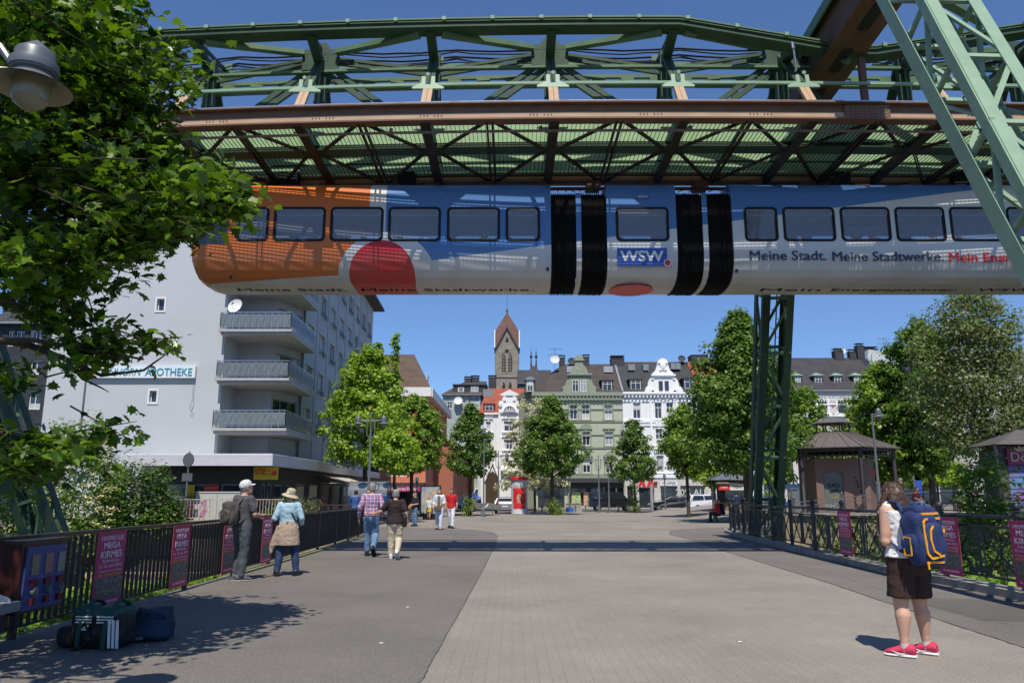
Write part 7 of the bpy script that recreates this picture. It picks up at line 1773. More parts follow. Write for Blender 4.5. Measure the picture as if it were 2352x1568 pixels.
def pole_sign(name,label,xd,y0,y1,Y,parts,r=.035,cat='road sign'):
    a=at(xd,y1,Y); b=at(xd,y0,Y); rt=thing(name,label,cat,(a.x,Y,a.z)); mb=MB(); mb.tube([(0,0,-.3),(0,0,b.z-a.z)],r,8); mb.build('pole',[greyp],rt)
    for k,(kind,z,w,h,m) in enumerate(parts):
        z=b.z-a.z-z; mb=MB()
        if kind=='disc': mb.lathe([(w,-.01),(w,.01)],(0,-.05,z),20,axis=(.35,1,0))
        else: mb.box(-w/2,w/2,-.06,-.04,z-h/2,z+h/2)
        mb.build('sign_plate',[m],rt)
backm=mat('sign_back_grey',(.10,.11,.12),.5)
pole_sign('road_sign','road sign seen from behind, round plate over a small plate, by the left shrub',423,1036,1190,37.95,[('disc',.42,.34,0,backm),('rect',1.25,.5,.38,backm)],.04)
pole_sign('bus_stop_sign','slim blue bus stop post in front of the shop posters',1309,1118,1175,76,[('rect',2.2,.7,.5,mat('stop_blue',(.03,.12,.45),.5))],.05,'bus stop')
pole_sign('information_pillar','slim blue and red pillar among the young trees on the right plaza',2113,1085,1150,62,[('rect',.9,.5,1.7,mat('pillar_blue',(.03,.08,.35),.5)),('rect',.35,.5,.5,redb)],.05,'pillar')
pole_sign('marker_pole','plain pale post left of the pavilion, nearer the stone pillar',1822,1119,1176,39,[],.04,'pole'); pole_sign('marker_pole','plain pale post directly beside the pavilion corner post',1849,1113,1176,39.2,[],.045,'pole')
mb=MB(); a=at(1498,1175,77.5); rt=thing('information_pillar','narrow pale information pillar before the pharmacy entrance','pillar',(a.x,77.5,0)); mb.box(-.14,.14,-.08,.08,0,2.7); mb.build('body',[lead],rt); mb=MB(); mb.box(-.1,.1,-.09,-.08,.9,2.5); mb.build('panel',[winlight],rt)
def litfass():
    c=at(1193,1181,69.3); rt=thing('advertising_column','white advertising column with red top ring and a red portrait poster','advertising column',(c.x,69.3,0))
    r=.72; H=at(1193,1094,69.3).z
    mb=MB(); mb.lathe([(r,0),(r,H-.3)],(0,0,0),36); mb.build('body',[mat('column_white',(.62,.63,.72),.5,var=.03)],rt,True)
    mb=MB(); mb.lathe([(r+.02,H-.32),(r+.13,H-.28),(r+.13,H-.08),(r+.05,H-.05),(.1,H)],(0,0,0),36); mb.build('top_ring',[redb],rt)
    def patch(name,x0,x1,z0,z1,m,off=.012,n=14,poly=None):
        mb=MB()
        def P_(x,z): a=x/(r); return ((r+off)*math.sin(a),-(r+off)*math.cos(a),z)
        if poly: 
            mb.poly([P_(x,z) for x,z in poly])
        else:
            for k in range(n): a,b=x0+(x1-x0)*k/n,x0+(x1-x0)*(k+1)/n; mb.poly([P_(a,z0),P_(b,z0),P_(b,z1),P_(a,z1)])
        return mb.build(name,[m],rt)
    patch('poster',-.62,.62,.45,H-.95,redb)
    sk=mat('printed_skin',(.55,.33,.25),.6,var=.05); hr=mat('printed_hair',(.035,.02,.02),.6)
    el=lambda cx,cz,a,b,n=20:[(cx+a*math.cos(2*PI*k/n),cz+b*math.sin(2*PI*k/n)) for k in range(n)]
    patch('portrait',0,0,0,0,hr,.018,poly=el(-.06,1.52,.27,.33)); patch('portrait',0,0,0,0,hr,.02,poly=[(.12,1.5),(.24,1.45),(.26,1.0),(.18,.75),(.1,1.1)])
    patch('portrait',0,0,0,0,sk,.024,poly=el(-.06,1.43,.20,.29)); patch('portrait',0,0,0,0,sk,.022,poly=[(-.14,1.25),(.02,1.25),(.05,1.0),(-.17,1.0)])
    patch('portrait',0,0,0,0,mat('printed_shirt',(.45,.50,.55),.7,c2=(.25,.3,.36),vs=22),.026,poly=[(-.58,.47),(.52,.47),(.42,.85),(.12,1.02),(-.05,.9),(-.22,1.02),(-.5,.85)])
    for dx in (-.14,.02): patch('portrait',0,0,0,0,hr,.03,poly=el(dx,1.46,.03,.012,8)); 
    patch('portrait',0,0,0,0,redb,.03,poly=el(-.06,1.28,.055,.014,8))
    for s,z,sz in (('RICHTIG',2.42,.24),('GUTE ARBEIT.',2.2,.2)):
        t=text_mb(s,sz,.006); mb=MB(); mb.add(t); mb.v=[((r+.02)*math.sin((x-.08)/r),-(r+.02)*math.cos((x-.08)/r),z_+z) for x,y,z_ in mb.v]; mb.build('lettering',[whitew],rt)
    patch('poster',.25,.5,1.75,1.98,mat('printed_pink',(.7,.25,.3),.5),.02,4)
litfass()
# ---- assorted plaza furniture
c=at(1786,1172,38.6); rt=thing('stone_pillar','square pale stone pillar with domed cap behind the right railing','pillar',(c.x,38.6,0)); mb=MB(); mb.box(-.29,.29,-.29,.29,-.2,1.25); mb.box(-.33,.33,-.33,.33,1.25,1.36); mb.lathe([(.31,1.36),(.27,1.47),(.16,1.57),(.02,1.62)],(0,0,0),14); mb.build('shaft',[mat('lichen_stone',(.40,.37,.28),.9,var=.2,vs=4,dirt=.4)],rt)
c=at(498,1186,39.0); rt=thing('utility_cabinet','wide pale grey utility cabinet with pink graffiti behind the white railing','cabinet',(c.x,38.9,.1)); mb=MB(); mb.box(-1.1,1.1,0,.5,0,1.62); mb.box(-1.13,1.13,-.03,.53,1.62,1.68); mb.box(-.01,.01,-.006,0,.1,1.6,1); mb.build('body',[mat('cabinet_grey',(.46,.47,.44),.6,var=.05,dirt=.2),greyp],rt)
mb=MB(); rr=random.Random(3)
for k in range(7): mb.tube([(-.75+rr.uniform(-.25,.3),-.012,.3+rr.uniform(0,1.0)) for _ in range(5)],.012,4)
mb.build('graffiti',[mat('spray_pink',(.55,.22,.42),.7)],rt)
for k,(x,Y) in enumerate(((1098,59.5),(1118,60.5))):
    c=at(x,1186,Y); mb=MB(); mb.tube([(-.45,0,0),(-.45,0,.8),(-.3,0,.98),(.3,0,.98),(.45,0,.8),(.45,0,0)],.035,8); o=mb.build('bike_hoop',[greyp],None,True); o.location=(c.x,Y,0); tag(o,('steel bicycle hoop nearer the ivy-footed linden','steel bicycle hoop nearer the slim lamp pole')[k],'bicycle stand')
def shelter():
    c=at(842,1150,45); rt=thing('shelter','barrel-vaulted glass shelter with blue lower panels behind the couple walking arm in arm','shelter',(c.x,46,0)); gm=glassmat('shelter_glass',(.3,.33,.35),.15,.55)
    r=.85; n=14; mb=MB(); z0=1.55
    for k in range(n):
        a,b=PI*k/n,PI*(k+1)/n; mb.poly([(-1.1,-r*math.cos(a),z0+r*math.sin(a)),(1.1,-r*math.cos(a),z0+r*math.sin(a)),(1.1,-r*math.cos(b),z0+r*math.sin(b)),(-1.1,-r*math.cos(b),z0+r*math.sin(b))])
    mb.build('roof_glass',[gm],rt)
    for x in (-1.1,0,1.1):
        mb=MB(); mb.tube([(x,-r*math.cos(PI*k/n),z0+r*math.sin(PI*k/n)) for k in range(n+1)],.04,6); mb.tube([(x,-r,z0),(x,-.55,.9),(x,.55,.9),(x,r,z0)],.035,6); mb.tube([(x,0,.9),(x,0,0)],.05,6); mb.build('frame',[greyp],rt)
    mb=MB()
    for s in (-1,1): mb.poly([(-1.08,s*r,z0),(1.08,s*r,z0),(1.08,s*.55,.92),(-1.08,s*.55,.92)])
    mb.build('side_panel',[mat('shelter_blue',(.03,.20,.55),.4)],rt)
shelter()
def lightbox():
    c=at(988,1190,53); rt=thing('advertising_board','glazed advertising board with pale portrait poster behind the boy','advertising board',(c.x,53,0)); mb=MB(); mb.box(-.7,.7,-.12,.12,.25,2.25); mb.box(-.5,.5,-.1,.1,0,.25); mb.build('case',[blackm],rt)
    mb=MB(); mb.box(-.6,.6,-.14,-.12,.4,2.15); mb.build('poster',[mat('pale_poster',(.40,.42,.42),.5,c2=(.22,.25,.28),vs=2.5,det=1)],rt); mb=MB(); mb.tube([(-.2,-.145,1.55),(-.2,-.14,1.55)],.18,14); mb.tube([(.25,-.145,1.75),(.25,-.14,1.75)],.16,14); mb.build('portrait',[mat('printed_skin',(.55,.33,.25),.6)],rt)
lightbox()
c=at(906,1165,51); rt=thing('street_pump','dark green ornate cast-iron street pump behind the woman in the brown blouse','pump',(c.x,51,0)); mb=MB(); mb.lathe([(.35,0),(.35,.2),(.22,.3),(.2,1.0),(.3,1.1),(.3,1.2),(.2,1.35),(.28,1.6),(.30,1.7),(.18,1.85),(.10,1.95),(.16,2.05),(.02,2.25)],(0,0,0),14); mb.build('body',[mat('cast_iron_green',(.01,.035,.025),.4)],rt,True); mb=MB(); mb.tube([(0,-.2,.9),(0,-.45,.85),(0,-.5,.7)],.04,6); mb.build('spout',[ironm],rt)
c=at(1318,1176,77); rt=thing('stone_block','grey stone block beside the blue bus stop post','block',(c.x,77,0)); mb=MB(); mb.box(-.75,.75,-.3,.3,0,.78); mb.box(-.79,.79,-.34,.34,.78,.85); mb.build('body',[concrete],rt)
for k,x in enumerate((1180,1195,1245,1262,1283,1322,1345,1420,1440)):
    c=at(x,1178,76.2); mb=MB(); mb.lathe([(.07,0),(.07,.55),(.09,.56),(.09,.62),(.02,.68)],(0,0,0),8); o=mb.build('bollard',[greyp]); o.location=(c.x,76.2,0); tag(o,'low grey bollard, %s in the row counted from the advertising column'%('first second third fourth fifth sixth seventh eighth ninth'.split()[k]),'bollard','bollards along the plaza edge')
def stall():
    c=at(1823,1172,58); rt=thing('market_stall','blue-roofed market stall between stone pillar and pavilion','market stall',(c.x,59,.1)); mb=MB(); mb.box(-1.3,1.3,-.9,.9,2.0,2.12); mb.prism([(-1.4,1.95),(1.4,1.95),(1.2,2.3),(-1.2,2.3)],(0,-1,0),(1,0,0),(0,0,1),(0,2,0)); mb.build('canopy',[mat('stall_blue',(.02,.06,.16),.8)],rt); mb=MB(); mb.box(-1.2,1.2,-.7,.6,0,1.0); mb.build('counter',[mat('counter_blue',(.03,.10,.25),.7)],rt)
    for x in(-1.2,1.2): mb=MB(); mb.bar((x,-.8,0),(x,-.8,2),.06); mb.build('post',[greyp],rt)
    c=at(1824,1150,44); rt=thing('board_stand','grey metal board stand with rounded top before the blue stall','stand',(c.x,44,.1)); mb=MB(); ringmb(mb,rrect(-.3,.3,.3,1.9,.12),rrect(-.24,.24,.36,1.84,.08),-.02,.04); mb.build('frame',[silver],rt); mb=MB(); mb.box(-.24,.24,-.01,.01,.5,1.75); mb.build('panel',[greyp],rt)
stall()
# ================================================================ vehicles
tyre=mat('tyre_rubber',(.015,.015,.015),.85); rimm=mat('wheel_rim',(.35,.35,.37),.3,.7); headl=mat('headlight_glass',(.55,.58,.6),.15); taill=mat('tail_light',(.35,.01,.01),.25); carglass=glassmat('car_glass',(.015,.02,.025),.04)
def car(label,x,y,z,rz,color,kind='hatch',cat='car'):
    rt=thing('parked_car' if kind!='van' else 'parked_van',label,cat,(x,y,z),rz,'vehicles parked around the plaza')
    paint=mat('car_paint_%s'%color[0],color[1],.25,color[2] if len(color)>2 else 0,var=.03,coat=.6)
    D={'hatch':(4.0,1.72,1.48,[(-2,.35),(-2,.85),(-1.92,1.0),(-1.75,1.40),(-1.3,1.48),(-.2,1.47),(.55,1.18+.0),(.85,1.0),(1.75,.86),(1.97,.68),(2,.35)],(-1.72,.78),(1.02,1.38)),
       'estate':(4.6,1.78,1.46,[(-2.3,.35),(-2.3,.88),(-2.2,1.02),(-1.95,1.36),(-1.5,1.45),(-.1,1.45),(.75,1.05),(1.0,.98),(2.05,.82),(2.28,.62),(2.3,.35)],(-2.05,.72),(1.02,1.36)),
       'suv':(4.5,1.85,1.68,[(-2.25,.4),(-2.25,1.0),(-2.15,1.15),(-1.95,1.58),(-1.5,1.68),(-.1,1.67),(.65,1.2),(.9,1.12),(1.95,1.0),(2.2,.8),(2.25,.4)],(-2.0,.7),(1.15,1.56)),
       'van':(4.9,1.9,1.95,[(-2.45,.4),(-2.45,1.0),(-2.38,1.85),(-2.1,1.93),(.7,1.93),(1.0,1.85),(1.6,1.2),(1.75,1.1),(2.3,.98),(2.45,.75),(2.45,.4)],(-2.3,1.45),(1.15,1.78))}[kind]
    L,Wd,H_,prof,(wx0,wx1),(wz0,wz1)=D; hw=Wd/2
    mb=MB(); mid=[(px,pz) for px,pz in prof]
    def sec(y,k,zin):
        return [(px*k,y,pz if pz<wz0 else wz0+(pz-wz0)*zin) for px,pz in mid]
    S_=[sec(-hw*.93,.95,.6),sec(-hw,.985,.0)]
    body=[]
    # body: sill-to-belt full width, greenhouse narrowed
    def ysc(pz): return hw if pz<wz0+.02 else hw-(pz-wz0)/(H_-wz0)*.24
    n=len(mid)
    for s in (-1,1):
        pts=[(px,s*ysc(pz),pz) for px,pz in mid]
        mb.poly(pts if s>0 else pts[::-1]) 
    for (ax_,az),(bx_,bz) in zip(mid,mid[1:]): mb.poly([(ax_,-ysc(az),az),(ax_,ysc(az),az),(bx_,ysc(bz),bz),(bx_,-ysc(bz),bz)])
    mb.poly([(mid[0][0],-hw,mid[0][1]),(mid[-1][0],-hw,mid[-1][1]),(mid[-1][0],hw,mid[-1][1]),(mid[0][0],hw,mid[0][1])])
    mb.build('body',[paint],rt)
    # glass: sides, windscreen, rear window
    for s in (-1,1):
        y0,y1=s*(ysc(wz0+.03)+.006),s*(ysc(wz1)+.006); 
        m3=(wx0+wx1)/2
        for a,b,c,d in ((wx0+.1,m3-.04,wx0+.3,m3-.06),(m3+.04,wx1+.05,m3+.03,wx1-.55 if kind!='van' else wx1-.5)):
            g=MB(); q=[(a,y0,wz0+.04),(b,y0,wz0+.04),(d,y1,wz1),(c,y1,wz1)]; g.poly(q if s<0 else q[::-1]); g.build('window',[carglass],rt)
    def band(p,q,nm):
        (ax_,az),(bx_,bz)=p,q; a=V(ax_,0,az);b=V(bx_,0,bz); nrm=V(bz-az,0,-(bx_-ax_)).normalized()
        if nrm.x*(ax_+bx_)<0: nrm=-nrm
        a2=a.lerp(b,.08)+nrm*.008; b2=a.lerp(b,.92)+nrm*.008; ya=ysc(az)-.1; yb=ysc(bz)-.08
        g=MB(); g.poly([(a2.x,-ya,a2.z),(a2.x,ya,a2.z),(b2.x,yb,b2.z),(b2.x,-yb,b2.z)]); g.build(nm,[carglass],rt)
    band(mid[5],mid[6],'windscreen') if kind!='van' else band(mid[5],mid[6],'windscreen'); band(mid[2],mid[3],'rear_window') if kind!='van' else band(mid[1],mid[2],'rear_window')
    for sx in (-1,1):
        for sy in (-1,1):
            c=V(sx*L*.31,sy*(hw-.08),.32); w=MB(); w.lathe([(.32,-.1),(.33,-.08),(.33,.08),(.32,.1)],c,18,axis=(0,1,0)); o=w.build('wheel',[tyre],rt); r=MB(); r.lathe([(.2,.102),(.16,.108),(.02,.108)],c,12,axis=(0,sy,0)); r.build('rim',[rimm],o)
    for sy in (-1,1):
        g=MB(); g.box(L/2-.12,L/2+.005,sy*hw*.55-.15,sy*hw*.55+.2*sy+.1,.62,.75); g.build('headlight',[headl],rt); g=MB(); g.box(-L/2-.012,-L/2+.06,sy*hw*.82-.1,sy*hw*.82+.08,.8,1.02); g.build('tail_light',[taill],rt)
    g=MB(); g.box(-L/2-.014,-L/2+.0,-.26,.26,.6,.7); g.box(L/2-.01,L/2+.012,-.26,.26,.42,.52); g.build('number_plate',[whitew],rt)
    g=MB(); g.box(L/2-.02,L/2+.008,-.35,.35,.56,.66); g.build('grille',[blackm],rt)
    for sy in (-1,1): g=MB(); g.ball((wx1-.1,sy*(hw+.1),wz0+.1),.08,.1,.06,8,5); g.build('mirror',[paint],rt)
    return rt
BK=('black',(.012,.012,.014)); WHc=('white',(.62,.63,.65)); SL=('silver',(.30,.31,.31),.6); BLc=('blue',(.02,.05,.30)); DG=('dark_grey',(.05,.05,.055))
def cat_(xd,Y): return at(xd,1170,Y).x
car('black van parked in front of the green corner house',cat_(1408,81),82.,0,0,BK,'van','van')
car('black estate car parked in front of the pharmacy window',cat_(1546,81),82,0,PI,BK,'estate')
car('white off-roader parked at the right end of the plaza behind the seated man in red',cat_(1632,80),81,0,0.1,WHc,'suv')
car('silver estate car seen from behind, left of the advertising column',cat_(1160,70),71.5,0,PI/2,SL,'estate')
car('dark grey car facing the camera behind the man in the red shirt',cat_(1052,66),67,0,-PI/2,DG,'hatch')
car('silver car second in the row at the foot of the climbing street',cat_(1068,78),79,0,-PI/2,SL,'estate')
car('small blue car parked on the left of the climbing street',cat_(1089,112),113,hz(113)+.14,-PI/2+.1,BLc,'hatch')
car('white van parked on the climbing street above the blue car',cat_(1101,118),121,hz(121)+.14,-PI/2,WHc,'van','van')
car('dark car just right of the white van on the climbing street',cat_(1122,122),122,hz(122)+.14,-PI/2,BK,'hatch')
car('white car standing across the top of the climbing street',cat_(1158,128),129,hz(129)+.15,PI,WHc,'hatch')
car('dark car behind the white railing left of the grey cabinet',at(422,1170,41).x,41.5,.1,.1,('plum',(.06,.02,.04)),'hatch')
car('white car just visible behind the elder shrub at far left',at(385,1170,41).x-5,42,.1,0,WHc,'hatch')
# ================================================================ people
SKIN=mat('skin',(.52,.30,.21),.55,var=.06,vs=8); SKIN2=mat('skin_tanned',(.40,.22,.15),.55,var=.06,vs=8)
def fused(mb,voxel,m,name,par,noise=0.,nsize=.08,smooth=3,mats=None):
    """one continuous skin over overlapping lofts"""
    me=mb.mesh('t',m); o=bpy.data.objects.new('t',me); COL.objects.link(o)
    r=o.modifiers.new('r','REMESH'); r.mode='VOXEL'; r.voxel_size=voxel; r.adaptivity=0
    s=o.modifiers.new('s','SMOOTH'); s.factor=.5; s.iterations=smooth
    if noise:
        t=bpy.data.textures.new('t','CLOUDS'); t.noise_scale=nsize; t.noise_depth=2
        d=o.modifiers.new('d','DISPLACE'); d.texture=t; d.strength=noise; d.mid_level=.5; d.texture_coords='LOCAL'
    dg=bpy.context.evaluated_depsgraph_get(); ev=o.evaluated_get(dg); me2=bpy.data.meshes.new_from_object(ev)
    bpy.data.objects.remove(o); me2.name=name
    me2.materials.clear(); me2.materials.append(m); me2.polygons.foreach_set('use_smooth',[True]*len(me2.polygons))
    return link(name,me2,par)
def el(c,rx,ry,ax=(0,0,1),fw=(0,1,0)):
    ax=Vector(ax).normalized(); fw=Vector(fw); fw=(fw-ax*fw.dot(ax)).normalized(); sd=fw.cross(ax)
    return (Vector(c),sd*rx,fw*ry)
def limb(mb,pts,rs,n=12): 
    q=[];r=[]
    for i,(a,b) in enumerate(zip(pts,pts[1:])):
        for k in range(4): t=k/4; q.append(Vector(a).lerp(Vector(b),t)); r.append(rs[i]*(1-t)+rs[i+1]*t)
    q.append(Vector(pts[-1])); r.append(rs[-1]); mb.tube(q,r,n)
    for p,rr in zip(pts,rs): mb.ball(p,rr*.99,n=n,k=8)
def hand(mb,w,d,palm_n,s=1.,curl=.4,thumb=1):
    """w wrist, d direction of fingers, palm_n palm normal"""
    w=Vector(w);d=Vector(d).normalized();pn=Vector(palm_n); pn=(pn-d*pn.dot(d)).normalized(); sd=d.cross(pn)
    mb.loft([(w+d*(.0*s),sd*.026*s,pn*.019*s),(w+d*.03*s,sd*.036*s,pn*.017*s),(w+d*.07*s,sd*.042*s,pn*.015*s),(w+d*.092*s,sd*.038*s,pn*.012*s)],12)
    for k,(o,L) in enumerate(((-.031,.062),(-.011,.074),(.010,.070),(.030,.055))):
        b=w+d*.086*s+sd*o*s; c1=b+(d+pn*curl*.4).normalized()*L*.5*s; c2=c1+(d+pn*curl*1.3).normalized()*L*.35*s; c3=c2+(d+pn*curl*2.4).normalized()*L*.3*s
        mb.tube([b-d*.012*s,b,c1,c2,c3],[.0095*s,.0098*s,.0092*s,.0085*s,.007*s],8)
    b=w+d*.028*s-sd*.030*s*thumb; c1=b+(d*.7-sd*.75*thumb+pn*.35).normalized()*.036*s; c2=c1+(d-sd*.25*thumb+pn*.5).normalized()*.03*s; mb.tube([b+sd*.01*thumb*s,b,c1,c2],[.014*s,.0135*s,.0115*s,.009*s],8)
def head(mb,c,fw,up,s=1.):
    c=Vector(c);fw=Vector(fw).normalized();up=Vector(up);up=(up-fw*up.dot(fw)).normalized();sd=fw.cross(up)
    prof=[(-.118,.03,.035,.045),(-.10,.05,.055,.035),(-.07,.060,.075,.015),(-.035,.067,.088,.004),(0,.072,.096,0),(.035,.075,.098,-.004),(.07,.070,.090,-.008),(.095,.052,.068,-.01),(.112,.025,.035,-.01)]
    mb.loft([(c+up*z*s+fw*o*s,sd*rx*s,fw*ry*s) for z,rx,ry,o in prof],18)
    mb.loft([(c+fw*.088*s+up*.02*s,sd*.009*s,up*.012*s),(c+fw*.104*s-up*.012*s,sd*.012*s,up*.014*s),(c+fw*.115*s-up*.03*s,sd*.013*s,up*.012*s),(c+fw*.090*s-up*.042*s,sd*.012*s,up*.006*s)],8)
    for q in (-1,1):
        mb.loft([(c+sd*q*.070*s-fw*.002*s,fw*.016*s,up*.030*s),(c+sd*q*.082*s-fw*.012*s,fw*.018*s,up*.032*s),(c+sd*q*.086*s-fw*.014*s,fw*.012*s,up*.022*s)],10)
        mb.ball(c+fw*.075*s+sd*q*.03*s-up*.015*s,.016*s,n=8,k=6)
    mb.loft([(c+fw*(.086)*s-up*.066*s-sd*.026*s,up*.004*s,fw*.008*s),(c+fw*.095*s-up*.064*s,up*.009*s,fw*.010*s),(c+fw*.086*s-up*.066*s+sd*.026*s,up*.004*s,fw*.008*s)],8)
eyem=mat('eye_white',(.6,.6,.58),.3,var=0); eyed=mat('eye_dark',(.02,.015,.01),.2,var=0); lipm=mat('lips',(.36,.12,.10),.5,var=0)
def face_bits(par,c,fw,up,s=1.):
    c=Vector(c);fw=Vector(fw).normalized();up=Vector(up);up=(up-fw*up.dot(fw)).normalized();sd=fw.cross(up)
    for q in (-1,1):
        mb=MB(); e=c+fw*.084*s+sd*q*.031*s+up*.008*s; mb.loft([(e-fw*.006*s,sd*.014*s,up*.007*s),(e+fw*.006*s,sd*.012*s,up*.006*s)],10); mb.loft([(e+fw*.004*s,sd*.005*s,up*.0055*s),(e+fw*.008*s,sd*.004*s,up*.0045*s)],8,1); mb.build('eye',[eyem,eyed],par)
        mb=MB(); b=c+fw*.090*s+sd*q*.031*s+up*.028*s; mb.bar(b-sd*.018*s,b+sd*.018*s,.008*s,.006*s,up=fw); mb.build('eyebrow',[eyed],par)
    mb=MB(); b=c+fw*.093*s-up*.064*s; mb.loft([(b-sd*.024*s,up*.002*s,fw*.006*s),(b,up*.008*s,fw*.012*s),(b+sd*.024*s,up*.002*s,fw*.006*s)],8); mb.build('mouth',[lipm],par)
def person(label,x,y,z,rz,H=1.7,vox=.010,pose=None,top=None,bottom=None,shoes=None,skin=None,hair=None,female=False,group=None,bulk=1.,faces=False,detail=1):
    """pose in metres for a 1.7 m body facing +y; lists are (left, right)"""
    H=H*1.07; s=H/1.7; P_=dict(pel=(0,0,.93),chest=(0,0,1.30),neck=(0,-.01,1.44),head=(0,.02,1.575),hfw=(0,1,0),hup=(0,0,1),
      ank=[(-.10,0,.09),(.10,0,.09)],knee=None,toe=[(-.15,1,0),(.15,1,0)],elb=[(-.25,-.04,1.12),(.25,-.04,1.12)],wri=[(-.27,.04,.88),(.27,.04,.88)],hd=[(0,.1,-1),(0,.1,-1)],pn=[(1,0,0),(-1,0,0)],curl=.4,tw=0)
    P_.update(pose or {}); 
    rt=thing('person',label,'person',(x,y,z),rz,group); rt.scale=(s,s,s)
    V_=lambda p:Vector(p)
    pel,ch,nk,hd=map(V_,(P_['pel'],P_['chest'],P_['neck'],P_['head'])); up=(ch-pel).normalized(); 
    b=bulk; W=lambda w:w*b
    tw=P_['tw']; fwp=V(0,1,0); fwc=V(-math.sin(tw),math.cos(tw),0)
    sw=(.172 if not female else .155)*(.5+.5*b); hw=.150 if not female else .165
    def torso(g=0.,z0=-.10,z1=1.):
        R_=[(-.16,hw*.80,.10),(-.08,hw,.118),(.0,hw*1.02,.122),(.10,.140 if not female else .130,.105),(.20,.142 if not female else .128,.10),(.30,.155 if not female else .142,.112),(.38,.16 if not female else .145,.115),(.46,sw*.98,.10),(.51,sw*.80,.078),(.545,sw*.42,.062)]
        L=(nk-pel).length/.51; out=[]
        for t,rx,ry in R_:
            if t<z0 or t>z1: continue
            k=max(0,min(1,t/.51)); c=pel.lerp(ch,min(1,k/.72)) if k<.72 else ch.lerp(nk,(k-.72)/.28)
            if t<0: c=pel+V(0,0,t)
            fw=fwp.lerp(fwc,k); out.append(el(c+V(0,0,0),rx*b+g,ry*b+g*1.1,up if t>0 else (0,0,1),fw))
        return out
    sdc=V(math.cos(tw),math.sin(tw),0)
    sho=[ch.lerp(nk,.62)-sdc*sw*1.0,ch.lerp(nk,.62)+sdc*sw*1.0]; hip=[pel+V(-hw*.55,0,-.04),pel+V(hw*.55,0,-.04)]
    ank=[V_(a) for a in P_['ank']]; elb=[V_(a) for a in P_['elb']]; wri=[V_(a) for a in P_['wri']]
    kn=P_['knee'] and [V_(a) for a in P_['knee']] or [h.lerp(a,.5)+V(0,.025,0) for h,a in zip(hip,ank)]
    body=MB(); body.loft(torso(),20); limb(body,[ch.lerp(nk,.75),nk,hd+V(0,-.015,-.06)],[.07,.056,.052]); head(body,hd,P_['hfw'],P_['hup'])
    for i in (0,1):
        limb(body,[sho[i],elb[i],wri[i]],[.052*b,.039*b,.027]); m=elb[i].lerp(wri[i],.28); body.ball(m,.040*b,n=10,k=6)
        hand(body,wri[i],P_['hd'][i],P_['pn'][i],1.,P_['curl'],1 if i==0 else -1)
        limb(body,[hip[i],kn[i],ank[i]],[.088*b,.056*b,.036]); c=kn[i].lerp(ank[i],.28); limb(body,[kn[i]+V(0,-.0,-.03),c+V(0,-.014,0),kn[i].lerp(ank[i],.75)],[.05*b,.060*b,.040*b**.5])
        t=V_(P_['toe'][i]).normalized(); body.loft([(ank[i]-t*.03+V(0,0,-.04),t.cross(V(0,0,1))*.03,t*.04),(ank[i]+V(0,0,.0),t.cross(V(0,0,1))*.034,t*.04)],10); body.loft([el(ank[i]+t*q+V(0,0,h_),w_,hh,t,V(0,0,1)) for q,h_,w_,hh in ((-.05,-.055,.03,.03),(.03,-.05,.036,.036),(.12,-.065,.04,.022),(.17,-.07,.025,.014))],10)
    o=fused(body,vox,skin or SKIN,'body',rt,smooth=2)
    if faces: face_bits(o,hd,P_['hfw'],P_['hup'])
    D=dict(rt=rt,body=o,sho=sho,elb=elb,wri=wri,hip=hip,knee=kn,ank=ank,hd=hd,torso=torso,pel=pel,ch=ch,nk=nk,fw=V_(P_['hfw']).normalized(),up=V_(P_['hup']))
    if top:
        m,sl,bot=top; mb=MB(); mb.loft(torso(.027,bot if bot is not None else -.1,.53 if sl!='vest' else .50),20)
        for i in (0,1):
            if sl=='short': limb(mb,[sho[i],sho[i].lerp(elb[i],.72)],[.072*b,.066*b])
            elif sl=='long': limb(mb,[sho[i],elb[i],elb[i].lerp(wri[i],.92)],[.070*b,.055*b,.044*b])
            elif sl=='half': limb(mb,[sho[i],elb[i],elb[i].lerp(wri[i],.35)],[.072*b,.062*b,.055*b])
            elif sl=='vest': mb.ball(sho[i]+V(0,0,.02)+(nk-sho[i])*.25,.055*b,n=10,k=6)
        D['top']=fused(mb,vox*1.15,m,'shirt',rt,.022*detail,.07)
    if bottom:
        m,ln=bottom; mb=MB(); mb.loft(torso(.010,-.2,.06),20)
        for i in (0,1):
            if ln=='long': limb(mb,[hip[i],kn[i],ank[i]+V(0,-.01,.015)],[.108*b,.080*b,.064])
            elif ln=='short': mb.tube([hip[i]+V(0,0,.05),hip[i],hip[i].lerp(kn[i],.4),hip[i].lerp(kn[i],.86)],[.09,.112*b**.6,.108*b**.7,.106*b**.8],14)
        D['bottom']=fused(mb,vox*1.15,m,'trousers' if ln=='long' else 'shorts',rt,.024*detail,.09)
    if shoes:
        m,so=shoes
        for i in (0,1):
            t=V_(P_['toe'][i]).normalized(); mb=MB(); u=V_(P_.get('shup',[(0,0,1)]*2)[i]).normalized(); shoe_mb(mb,ank[i]+t*.045-u*.088,t,.275,.098,.10,up=u); mb.build('shoe',[m,so],rt,True)
    if hair:
        m,kind=hair; mb=MB(); c=hd; f=D['fw']; u=D['up']; u=(u-f*u.dot(f)).normalized(); sd=f.cross(u)
        k=1. 
        mb.loft([(c+u*z-f*o,sd*rx,f*ry) for z,rx,ry,o in ((-.06,.060,.05,.05),(-.02,.076,.078,.030),(.03,.083,.096,.016),(.07,.081,.095,.012),(.10,.066,.078,.012),(.125,.03,.04,.012))],16)
        if kind=='curly':
            rr=random.Random(4)
            for _ in range(40):
                a=rr.uniform(-2.4,2.4); zz=rr.uniform(-.07,.12); mb.ball(c+u*zz-f*(.07*math.cos(a)+.01)+sd*.075*math.sin(a),.024,n=6,k=4)
